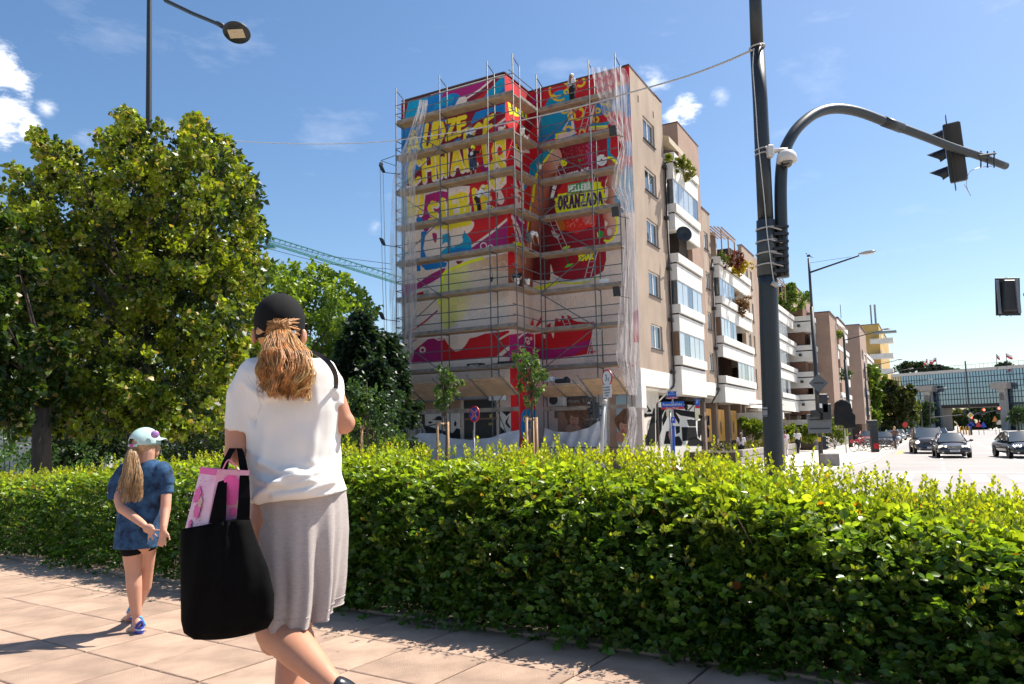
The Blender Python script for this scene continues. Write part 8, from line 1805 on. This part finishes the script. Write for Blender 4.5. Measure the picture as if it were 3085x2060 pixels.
def px_blobs(lst,D_,jit,seed,scale=1.0,double=False):
    rs=random.Random(seed);out=[]
    for(x,y,r)in lst:
        dd=D_+rs.uniform(-jit,jit);out.append((dep(x,y,dd),r*scale*dd/F_PX))
        if double:dd=D_+jit*1.6+rs.uniform(0,jit);out.append((dep(x,y,dd),r*scale*dd/F_PX))
    return out
LCOL=((.036,.078,.014),(.33,.39,.03))
lt=thing('linden_tree','large bushy linden with pale clusters of blossom, in front of the tall street lamp','tree',Vector((dep(405,1300,15).x,15,ZG)))
LB=[(388,372,42),(392,425,55),(352,480,60),(430,480,65),(586,385,36),(560,440,52),(610,460,55),(500,510,62),(672,445,34),(665,500,48),(722,560,50),(700,640,62),(748,690,38),(720,760,55),(112,410,24),(135,455,34),(195,480,42),(170,540,60),(60,520,26),(90,580,45),(25,640,40),(280,600,75),(400,590,85),(520,620,80),(620,600,70),(120,690,75),(230,720,85),(350,720,85),(470,740,85),(590,740,85),(660,830,75),(730,850,55),(60,790,70),(160,840,80),(290,860,85),(420,860,85),(550,880,85),(640,950,75),(720,960,55),(90,940,75),(200,980,80),(320,1000,80),(450,1000,80),(570,1040,80),(670,1080,65),(740,1060,50),(60,1070,65),(150,1120,70),(270,1120,70),(390,1140,70),(520,1160,70),(630,1190,60),(690,1210,45),(100,1200,50),(340,1230,50),(460,1240,50),(600,1260,42),(30,1230,50),(160,1270,45),(300,1280,42),(420,1285,42),(540,1290,36),(650,1270,36),(230,1220,45),(10,900,60),(-40,720,70),(-60,1000,80),(-80,1180,70)]
bl=px_blobs(LB,15,1.5,4,1.0,True)+px_blobs([(330,1160,55),(390,1180,60),(450,1190,55),(400,1250,50),(340,1270,40),(470,1275,40),(390,1080,60),(180,1240,50),(250,1290,34),(570,1280,36),(110,1280,36),(510,1230,45),(640,1240,40),(290,1210,50),(60,1270,36)],13.2,.3,77)+px_blobs([(392,342,17),(388,362,22),(338,405,20),(292,415,22),(478,372,16),(476,395,22),(586,352,15),(600,372,20),(640,418,18),(678,420,18),(735,520,18),(748,590,20),(782,694,16),(765,640,18),(60,522,16),(22,508,13),(45,515,15),(115,398,13),(122,420,18),(199,442,18),(188,455,16),(245,500,20),(560,372,16),(10,560,20),(705,470,18),(790,780,18),(770,830,20),(255,700,26),(320,650,24)],14.6,1.0,78)
crown('crown',bl,115000,.078,LCOL,lt,'heart',up=-.15,seed=3,flower=(.40,.31,.11),clump=16)
o=crown('inner_foliage',[(c+Vector((0,.5,0)),r_*1.05)for c,r_ in bl],26000,.15,((.014,.03,.010),(.03,.055,.014)),lt,'simple',shell=.0,up=-.1,seed=33)  # darker leaf colour stands in for the shade inside the crown
fk=dep(405,1100,15.3);base=Vector((dep(405,1300,15.3).x,15.3,ZG));limbs(lt,base,bl[::5],.17,fk)
lt2=thing('linden_tree','darker linden whose thick trunk stands at the left above the hedge','tree',Vector((dep(120,1380,12.8).x,12.8,ZG)))
bl2=px_blobs([(20,700,60),(60,830,70),(-30,900,80),(80,960,70),(150,1050,60),(20,1080,70),(180,1150,55),(60,1180,60),(-60,1120,70),(140,1240,45),(30,1270,45),(-20,1000,80)],12.6,.8,9);crown('crown',bl2,16000,.09,((.02,.045,.012),(.07,.12,.02)),lt2,'heart',up=-.2,seed=12,flower=(.25,.2,.08),clump=14);limbs(lt2,Vector((dep(120,1380,12.8).x,12.8,ZG)),bl2,.17,dep(125,1210,12.8))
mp=thing('maple_tree','bright green broadleaf tree behind the head of the person in the black cap','tree',Vector((dep(930,1350,34).x,34,ZG)));bl3=px_blobs([(830,830,42),(900,850,48),(960,830,38),(1020,870,45),(1070,900,35),(800,880,60),(870,920,70),(950,920,70),(1030,950,60),(780,980,70),(860,1010,80),(950,1010,80),(1030,1030,70),(800,1090,80),(900,1110,80),(1000,1110,70),(850,1190,70),(960,1190,70),(740,850,40),(1120,935,22)],34,2.5,5,1,True)
crown('crown',bl3,32000,.19,((.08,.15,.025),(.28,.38,.04)),mp,'oval',up=.0,seed=6,clump=14);limbs(mp,Vector((dep(930,1350,34).x,34,ZG)),bl3[::4],.22,dep(930,1150,34))
def spruce(px,ytop,D_,w,label,seed,n=15000):
    rg=np.random.default_rng(seed);b0=Vector((dep(px,1350,D_).x,D_,ZG));top=dep(px,ytop,D_);H_=top.z-ZG;t=thing('spruce_tree',label,'tree',b0);MB().tube([b0,b0+EZ*H_],[.2,.03],8).build('trunk',M_BARK,t,smooth=True);P=[];D2=[];br=MB()
    for k in range(150):
        h=rg.random()**.9;z=.4+h*(H_-.5);L_=w*(1-h)**.75*rg.uniform(.75,1.1)+.12;a=rg.random()*6.28;d=Vector((math.cos(a),math.sin(a),-.15));tip=b0+EZ*z+d*L_;br.tube([b0+EZ*z,b0+EZ*(z+.05)+d*L_*.6,tip+EZ*.08*L_],[.03,.018,.006],3,cap=False)
        m_=int(n/150);f=rg.random(m_)**.7;q=np.array(list(b0+EZ*z))[None]+np.array(list(d))[None]*(L_*f)[:,None];sd=rg.normal(0,.12+.12*L_*.3,(m_,3))*(1.1-f)[:,None]*1.6;sd[:,2]-=np.abs(rg.normal(0,.14,m_));P.append(q+sd);dd_=np.array(list(d))[None]+rg.normal(0,.45,(m_,3))-np.array([0,0,.3]);D2.append(dd_)
    br.build('branches',M_BARK,t);P=np.concatenate(P);D2=np.concatenate(D2);m_=len(P);col=np.array([.014,.030,.016])*rg.uniform(.6,1.9,(m_,1));V,Fc,cc=scatter_leaves(P,D2,rg.uniform(.14,.26,m_),col,'simple',rg=rg);V=V;o=np_mesh('needles',V,Fc,M_TL,t,cc);o['kind']='stuff'
spruce(1085,935,27,2.3,'tall dark spruce just left of the scaffolding, its tip against the sky',31);spruce(1168,1000,29,1.9,'dark spruce touching the left end of the scaffolding',32);spruce(1125,1080,25.5,1.7,'shorter dark spruce between the two taller spruces',33,11000)
def shrub(px,py,D_,r,label,cols,n,sz=.09,seed=1,name='shrub',group=None,z0=ZG,kind=None):
    c=dep(px,py,D_);t=thing(name,label,'shrub',Vector((c.x,c.y,z0)),group);rs=random.Random(seed);bl_=[(c+Vector((rs.gauss(0,r*.5),rs.gauss(0,r*.4),rs.gauss(0,r*.35))),r*.5)for _ in range(7)];crown('crown',bl_,n,sz,cols,t,'oval',up=.2,seed=seed,clump=10);b=MB()
    for q,_ in bl_:b.tube([Vector((c.x,c.y,z0)),(Vector((c.x,c.y,z0))+q)/2+EZ*.1,q],[.02,.014,.006],4)
    b.build('stems',M_BARK,t);return t
shrub(1080,1335,21,1.0,'sunlit yellow-green shrub under the spruces',((.07,.12,.02),(.2,.3,.03)),2600,.09,41);shrub(1160,1350,22,.8,'green shrub at the left foot of the scaffolding',((.04,.09,.02),(.12,.2,.03)),2200,.09,42);shrub(1110,1240,19,.8,'dark green loose shrub beside the staked sapling at the left',((.02,.05,.02),(.05,.10,.03)),2000,.09,43)
shrub(300,1345,24,2.2,'dark shady shrub mass behind the child, under the linden',((.012,.028,.01),(.03,.06,.015)),9000,.14,44);shrub(470,1330,22,1.6,'dark bush just right of the child cap, before the white wall',((.012,.028,.01),(.04,.07,.015)),4000,.11,45);shrub(30,1330,20,1.4,'dark bush at the left edge behind the wooden crate',((.03,.07,.02),(.06,.13,.03)),3000,.10,46);shrub(760,1330,24,1.5,'dark bush hidden partly by the arm of the person in white',((.015,.035,.01),(.05,.08,.015)),3500,.1,47)
M_STAKE=mat('stake_wood',(.42,.25,.13),.8,noise=.2,nscale=5)
def sapling(px,D_,ytop,blobs,stakes,label,ystake,seed,lst):
    b0=Vector((dep(px,1390,D_).x,D_,ZG));t=thing('sapling',label,'tree',b0,'staked saplings by the scaffolding');top=dep(px,ytop,D_);MB().tube([b0,b0.lerp(top,.5)+Vector((.03,0,0)),top],[.045,.03,.01],6).build('trunk',M_BARK,t,smooth=True);bl_=px_blobs(blobs,D_,.25,seed,.8);crown('crown',bl_,1000,.13,((.045,.09,.03),(.12,.20,.045)),t,'simple',up=-.7,seed=seed,clump=8);q=MB()
    for c,r in bl_:s_=Vector((b0.x,b0.y,max(ZG+1.4,c.z-.7)));q.tube([s_,s_.lerp(c,.6)+EZ*.1,c],[.018,.012,.005],4)
    q.build('branches',M_BARK,t);st=thing('stake_frame','wooden stake frame '+lst,'tree stakes',b0,'stake frames of the saplings');zt=dep(px,ystake,D_).z;hp=[]
    for k,sx in enumerate(stakes):p=Vector((dep(sx,1390,D_).x,D_+(.35 if k%2 else -.1),0));hp.append(p);MB().tube([Vector((p.x,p.y,ZG)),Vector((p.x,p.y,zt))],.045,8).build('stake',M_STAKE,st,smooth=True)
    for a,b_ in zip(hp,hp[1:]):MB().tube([Vector((a.x,a.y,zt-.06)),Vector((b_.x,b_.y,zt-.06))],.035,6).build('crossbar',M_STAKE,st,smooth=True)
sapling(1342,23.5,1090,[(1335,1110,18),(1345,1140,22),(1335,1180,28),(1365,1185,25),(1335,1215,22),(1380,1150,14),(1318,1200,16),(1330,1150,14)],(1320,1347),'young leafy tree with wooden stakes in front of the left tarpaulin',1270,51,'of the sapling before the long tarpaulin')
sapling(1600,22.5,1065,[(1572,1075,24),(1600,1085,26),(1615,1065,16),(1560,1110,24),(1600,1120,30),(1625,1125,26),(1585,1155,26),(1610,1170,28),(1595,1205,22),(1640,1130,14)],(1588,1608,1618),'young leafy tree with three wooden stakes at the inner corner of the scaffolding',1257,52,'with three posts at the red corner column')
sapling(1105,19,1150,[(1095,1180,24),(1120,1210,26),(1085,1230,22)],(1092,1118),'thin young tree with stakes in front of the dark spruces',1282,53,'in front of the dark spruces')
M_OLD=mat('old_white_wall',(.50,.46,.41),.9,noise=.2,nscale=3)
lb_=thing('low_building','low white building with a brown door glimpsed under the linden crown','building',dep(620,1330,36));a=dep(470,1330,36);b_=dep(790,1330,36)
MB().box((a+b_)/2*Vector((1,1,0))+EZ*.9 if False else Vector(((a.x+b_.x)/2,36.2,.7)),(b_.x-a.x,.4,2.7)).build('wall',M_OLD,lb_);MB().box(Vector(((a.x+b_.x)/2,36.2,2.3)),(b_.x-a.x+.4,.9,.5)).build('roof',M_DARK,lb_)
for x0,x1,y0,y1,m_,nm in((611,648,1304,1365,mat('brown_door',(.10,.045,.035),.7),'door'),(535,585,1306,1325,M_DARK,'window'),(560,592,1340,1365,mat('bin_red',(.3,.1,.06),.7),'brick_panel')):p0=dep(x0,y0,35.95);p1=dep(x1,y1,35.95);MB().box((p0+p1)/2,(abs(p1.x-p0.x),.08,abs(p0.z-p1.z))).build(nm,m_,lb_)
MB().tube([Vector((dep(655,1300,35.5).x,35.5,ZG)),Vector((dep(655,1300,35.5).x,35.5,2.2))],.16,10).build('column',M_OLD,lb_,smooth=True);MB().tube([dep(560,1372,35.6),dep(615,1350,35.6)],.07,5).build('stair_rail',M_BLK,lb_)
lb2_=thing('low_building','pale block with small windows far behind the trunk of the left linden','building',dep(230,1330,44));a=dep(-500,1330,44);b_=dep(330,1330,44);MB().box(Vector(((a.x+b_.x)/2,44.2,1.4)),(b_.x-a.x,.4,4.1)).build('wall',mat('pale_wall',(.40,.40,.37),.9,noise=.1,nscale=1),lb2_)
for x in(60,175,222,262):p0=dep(x,1305,43.9);MB().box(p0,(.75,.08,1.0)).build('window',M_GLASS,lb2_)
t,b0=post('parking_sign','small blue parking sign glimpsed under the linden at the left',166,1360,26,1.6,.03);MB().box(dep(166,1308,25.9),(.32,.02,.42)).build('plate',M_SBL,t);text_mesh('lettering','P',.24,M_SWH,dep(166,1307,25.88),(1,0,0),EZ,t)
cr_=thing('wooden_crate','pale wooden slatted crate planter behind the hedge at the left edge','planter',dep(30,1400,14));p=dep(20,1405,14)
for k in range(9):MB().box(Vector((p.x-.36+.1*k,14,.22)),(.085,.03,.55)).build('slat',mat('grey_wood',(.28,.24,.20),.85,noise=.2,nscale=6),cr_)
MB().box(Vector((p.x,14.3,.2)),(.9,.5,.5)).build('box',M_DARK,cr_)
def street_tree(px,ytop,ybot,w,D_,label,cols,n,seed,sz=.3):
    b0=Vector((dep(px,1300,D_).x,D_,ZG));t=thing('street_tree',label,'tree',b0);rs=random.Random(seed);bl_=[]
    for k in range(26):
        f=rs.random();y=ytop+(ybot-ytop)*f;hw_=w*(.35+.65*math.sin(math.pi*min(1,.18+f*.8)));bl_.append((dep(px+rs.uniform(-hw_,hw_),y,D_+rs.uniform(-3,3)),w*.42*D_/F_PX))
    crown('crown',bl_,n,sz,cols,t,'oval',up=0,seed=seed,clump=12);limbs(t,b0,bl_[::4],.22,b0+EZ*3.2);return t
street_tree(2618,1100,1280,34,118,'light green street tree against the ochre tower',((.06,.11,.02),(.16,.23,.03)),15000,61,.42);street_tree(2655,1150,1285,40,128,'green street tree nearest the ochre tower balconies',((.05,.10,.02),(.15,.22,.03)),15000,62,.42);street_tree(2702,1155,1290,46,124,'dark rounded street tree in front of the glass building left end',((.018,.032,.012),(.075,.085,.02)),17000,63,.40);street_tree(2748,1210,1292,18,132,'small yellow-green tree right of the dark street tree',((.05,.08,.015),(.14,.16,.03)),5000,64,.36)
PG='shrubs in the street planters'
for k,(px,py,D_,r,lb)in enumerate(((2258,1285,55,.75,'airy yellow-green shrub left of the big signal pole'),(2285,1290,62,.6,'yellow-green shrub partly behind the big signal pole'),(2372,1298,62,.6,'yellow-green shrub above the person with the pink back print'),(2448,1300,62,.8,'yellow-green shrub left of the first lamp post'),(2512,1300,68,1.2,'yellow-green shrub between the first lamp post and the wrapped sign'),(2398,1312,66,.5,'small shrub above the person in the plain white t-shirt'))):
    shrub(px,py,D_,r,lb,((.08,.13,.02),(.22,.28,.03)),1500,.22,70+k,group=PG)
o=crown('planter_plants',[(SM(8+.45*k,1.6+.6*(k%3),.15),.25)for k in range(120)if not 18.5<.45*k<25],9000,.12,((.05,.08,.02),(.20,.18,.05)),None,'oval',seed=80,clump=8);o['kind']='stuff'
def bplant(px,py,D_,r,label,cols,n=900,sz=.12,seed=90,up=.2):c=dep(px,py,D_);t=thing('balcony_plant',label,'plant',c);rs=random.Random(seed);crown('crown',[(c+Vector((rs.gauss(0,r*.4),rs.gauss(0,r*.5),rs.gauss(0,r*.3))),r*.5)for _ in range(6)],n,sz,cols,t,'oval',up=up,seed=seed,clump=8)
bplant(2052,492,41.5,.45,'leafy plants spilling over the top balcony of the corner block',((.05,.09,.02),(.22,.24,.05)),1500,.12,91);bplant(2080,512,43,.4,'pale flowering plants at the far end of the top balcony',((.10,.14,.03),(.35,.30,.12)),1000,.12,92);bplant(2015,474,40,.22,'small yellow-green plant in the near corner of the top balcony',((.12,.18,.02),(.28,.3,.03)),500,.1,93)
bplant(2207,785,51,.8,'dark red-brown shrub on the top balcony of the second block',((.07,.015,.01),(.16,.04,.02)),1500,.14,94,.6);bplant(2230,815,53,.7,'yellow-flowering shrub on the top balcony of the second block',((.25,.20,.02),(.6,.42,.02)),1300,.14,95,.2);bplant(2236,912,54,.9,'dry brown climber on the open balcony of the second block',((.10,.05,.03),(.18,.09,.05)),1600,.12,96,-.4);bplant(2180,775,50,.4,'small green plant at the near end of the second block balcony',((.04,.08,.02),(.12,.16,.03)),400,.12,97)
bplant(2392,905,76,1.7,'large light green shrub on the top balcony of the third block',((.06,.12,.02),(.20,.28,.05)),3600,.2,98,.5);bplant(2385,880,76,1.1,'upright feathery branches rising from the third block balcony shrub',((.06,.12,.02),(.20,.28,.05)),1500,.2,99,1.2)
bplant(2540,1128,85,.8,'dark green plants in the open balcony behind the second lamp',((.02,.05,.01),(.08,.14,.02)),700,.2,100);bplant(2526,1012,84,.5,'light green plant on the pergola terrace balcony',((.10,.16,.02),(.2,.26,.03)),400,.2,101)
# ---------------- glass court building ----------------
gb_=thing('glass_building','long mirrored glass office building bridging the road on stone columns','office building',dep(2900,1290,275))
PA=dep(2660,1134,296);PB=dep(3160,1106,252);xg=(PB-PA);Lg=xg.length;xg.z=0;xg.normalize();ng=Vector((xg.y,-xg.x,0));ng=ng if ng.y<0 else -ng;zT=(PA.z+PB.z)/2;P0x=Vector((PA.x,PA.y,0))
def GB(x,z,d=0):return P0x+xg*x+EZ*z+ng*d
def gx(px):p=pln(px,1200,P0x,ng);return(p-P0x).dot(xg)
zB=6.6+2.2;cols_=[gx(2660+0*1)];nx=56;W_=gx(3160);rows_=6;hgt=(zT-zB)/rows_
M_MIR=mat('mirror_glass',(.24,.32,.42),rough=.03,metal=.85,spec=1);M_MIR2=mat('mirror_glass_pale',(.26,.34,.42),rough=.05,metal=.8);M_MIRY=mat('gold_glass',(.52,.40,.22),rough=.18,metal=.5)
M_MUL=mat('mullion',(.02,.035,.05),.5)
cnt=0;pm=MB().box((0,0,0),(W_/nx-.25,.1,hgt-.25)).build('pane_proto',M_MIR);pme=pm.data;bpy.data.objects.remove(pm);pme.name='glass_pane'
pmes=[]
for mm_ in(M_MIR,M_MIR,M_MIR,M_MIRY):q=pme.copy();q.materials.clear();q.materials.append(mm_);pmes.append(q)
back=MB();c=GB(W_/2,(zT+zB)/2,-.4);back.box(c,(W_,.5,zT-zB),ax=(xg,ng,EZ))
oL,oR=gx(2835),gx(3024)
for(x0,x1)in((0,oL),(oR,W_)):back.box(GB((x0+x1)/2,(zB+ZG)/2,-.4),(x1-x0,.5,zB-ZG),ax=(xg,ng,EZ))
back.build('mullions',M_MUL,gb_)
yaw=math.atan2(xg.y,xg.x)
for i in range(nx):
    for j in range(rows_):
        x=W_*(i+.5)/nx;gold=x<gx(2722);me=pmes[3]if gold else random.choice(pmes[:3]);obj_from(me,'glass_pane',gb_,loc=GB(x,zB+hgt*(j+.5),-.02+random.uniform(-.01,.01)),rot=(random.uniform(-.0015,.0015),0,yaw+random.uniform(-.0015,.0015)))
low=MB()
for i in range(nx):
    x=W_*(i+.5)/nx
    if oL<x<oR:continue
    for j in range(3):low.box(GB(x,ZG+1.4+3.0*j,-.02),(W_/nx-.25,.1,2.7),ax=(xg,ng,EZ))
o=low.build('lower_panes',mat('lower_glass',(.10,.14,.15),.05,metal=.8),gb_);o['kind']='stuff'
MB().box(GB(W_/2,zT+.5,-3),(W_+1,7,1.1),ax=(xg,ng,EZ)).build('roof_edge',mat('pale_coping',(.5,.47,.43),.6),gb_);q=MB().box(GB((oL+oR)/2,zB-.5,-7),(oR-oL,14,1.0),ax=(xg,ng,EZ));q.build('soffit',M_DARK,gb_)
rl=MB()
for k in range(40):rl.tube([GB(W_*k/40,zT+1,-1),GB(W_*k/40,zT+2.6,-1)],.05,3)
rl.tube([GB(0,zT+2.6,-1),GB(W_,zT+2.6,-1)],.05,4);rl.build('roof_railing',M_POLE2,gb_)
M_STN=mat('column_stone',(.34,.33,.31),.8,noise=.12,nscale=.8)
for(pl_,pr_,pt,ptop,cap_)in((2795,2817,1181,1163,(2781,2828)),(3022,3042,1172,1153,(3003,3052))):
    t=thing('stone_column','pale stone column with a wide flat capital at the %s side of the bridge opening'%('left' if pl_<2900 else 'right'),'column',GB((gx(pl_)+gx(pr_))/2,ZG,3));x0,x1=gx(pl_),gx(pr_);zt=dep(pl_,pt,(P0x+xg*x0).y).z;zc=dep(pl_,ptop,(P0x+xg*x0).y).z
    MB().box(GB((x0+x1)/2,(zt+ZG)/2,2.5),((x1-x0)*.95,2.6,zt-ZG),ax=(xg,ng,EZ)).build('shaft',M_STN,t);fl=MB()
    for k in range(5):fl.box(GB(x0+(x1-x0)*(.14+.18*k),(zt+ZG)/2-.5,3.83),(.12,.06,zt-ZG-3),ax=(xg,ng,EZ))
    fl.build('flute',mat('flute_dark',(.2,.19,.18),.8),t);MB().box(GB((gx(cap_[0])+gx(cap_[1]))/2,(zt+zc)/2,2.8),(gx(cap_[1])-gx(cap_[0]),4.5,zc-zt),ax=(xg,ng,EZ)).build('capital',mat('capital_brown',(.30,.27,.24),.8,noise=.1,nscale=1),t);MB().box(GB((x0+x1)/2,zt-2.6,3.85),((x1-x0)*.6,.08,2.6),ax=(xg,ng,EZ)).build('relief',mat('relief',(.14,.13,.12),.9,noise=.6,nscale=2),t)
MB().box(GB(gx(2831),(zB+ZG)/2,-4),((gx(2842)-gx(2827))*.6,8,zB-ZG),ax=(xg,ng,EZ)).build('pier',mat('grey_pier',(.16,.155,.15),.8),gb_)
def far_trees(lst,D_,cols,n,sz,nm,cat,seed,group):
    for k,(px,py,r,lb)in enumerate(lst):
        c=dep(px,py,D_);t=thing(nm,lb,cat,Vector((c.x,c.y,ZG if py>1180 else c.z)),group);rs=random.Random(seed+k);rr=r*D_/F_PX;bl_=[(c+Vector((rs.uniform(-1,1)*rr,rs.uniform(-2,2),rs.uniform(-.6,.6)*rr)),rr*.5)for _ in range(12)];crown('crown',bl_,n,sz,cols,t,'simple',up=0,seed=seed+k,clump=10)
        if py>1180:MB().tube([Vector((c.x,c.y,ZG)),c],.3,6).build('trunk',M_BARK,t)
        else:MB().tube([Vector((c.x,c.y,c.z-rr)),c],.3,6).build('trunk',M_BARK,t)
far_trees([(2870,1243,22,'sunlit yellow-green tree left in the bridge opening'),(2905,1250,20,'olive tree in the middle of the bridge opening'),(2850,1270,18,'low tree by the left stone column')],330,((.05,.08,.02),(.16,.16,.03)),3000,.9,'park_tree','tree',200,'trees seen through the bridge opening')
far_trees([(2945,1235,24,'dark tree right of the middle of the opening'),(2985,1240,26,'dark tree before the right stone column'),(3015,1250,22,'dark tree beside the right stone column'),(2965,1275,20,'grey-green bushy tree low in the opening'),(2920,1280,18,'dark bush behind the lowest red signal')],325,((.012,.03,.012),(.04,.08,.03)),3000,.9,'park_tree','tree',210,'trees seen through the bridge opening')
far_trees([(3065,1250,26,'dark tree reflected-green at the right edge by the glass wall'),(2780,1235,24,'drooping willow-like tree in front of the left glass wall'),(2782,1265,20,'dark bush at the foot of the left glass wall')],235,((.015,.04,.018),(.06,.10,.04)),2600,.7,'park_tree','tree',220,'trees seen through the bridge opening')
far_trees([(2720,1113,20,'dark pine above the left end of the glass building'),(2748,1108,20,'second dark pine above the glass building from the left'),(2785,1110,18,'third dark pine above the glass building from the left'),(2822,1114,15,'fourth dark pine above the glass building, lower'),(2855,1118,12,'low dark pine right of the left pair of flags'),(2885,1122,9,'lowest dark pine of the row above the glass building')],330,((.012,.025,.012),(.03,.05,.02)),1800,.9,'pine_tree','tree',230,'pines rising above the glass building')
far_trees([(3018,1103,12,'dark pine beside the right pair of flags'),(3045,1108,14,'dark pine above the right end of the glass building'),(3075,1112,10,'low dark pine at the right edge above the glass building')],300,((.012,.025,.012),(.03,.05,.02)),1800,.8,'pine_tree','tree',240,'pines rising above the glass building')
for k,(px,y0,y1,lb)in enumerate(((2793,1081,1120,'small white-red flag, leftmost of the four flags'),(2820,1077,1118,'waving white-red flag, second from the left'),(3002,1066,1112,'small white-red flag of the right pair'),(3031,1064,1105,'waving white-red flag at the right of the right pair'))):
    a=dep(px,y0,250);b_=dep(px+2,y1,250);t=thing('flag',lb,'flag',b_,'flags on the roof');MB().tube([b_,a],.10,5).build('pole',M_POLE2,t);sg=-1 if k<2 else 1;w=1.1 if k%2==0 else 2.2
    for q_,(m_,z0,z1)in enumerate(((M_SWH,0,-.7),(M_RED,-.7,-1.4))):
        mb=MB();V=[];n=8
        for zz in(z0,z1):
            for i in range(n+1):u=i/n;V.append(a+Vector((sg*w*u,.3*math.sin(u*7),zz-.9*u+.2*math.sin(u*8))))
        mb.add(V,[(i,i+1,n+2+i,n+1+i)for i in range(n)]).build('cloth',m_,t)
def wood(px0,px1,y,D_,n,nm):
    bl_=[];rs=random.Random(9)
    for k in range(n):f=k/(n-1);p=dep(px0+(px1-px0)*f,y+rs.uniform(-6,10),D_+rs.uniform(-8,8));bl_.append((p,rs.uniform(3,5)*D_/150))
    for k in range(n):f=k/(n-1);p=dep(px0+(px1-px0)*f,y+25,D_+rs.uniform(-8,8));bl_.append((p,4*D_/150))
    o=crown(nm,bl_,15000,1.2*D_/150,((.02,.04,.015),(.07,.11,.03)),None,'simple',seed=5,clump=10);return o
wood(-300,900,1250,110,26,'distant_trees');o=wood(3060,3400,1255,420,8,'distant_trees')
t=thing('white_van','white van roof showing behind the low building under the trees','van',dep(700,1340,32))if False else None
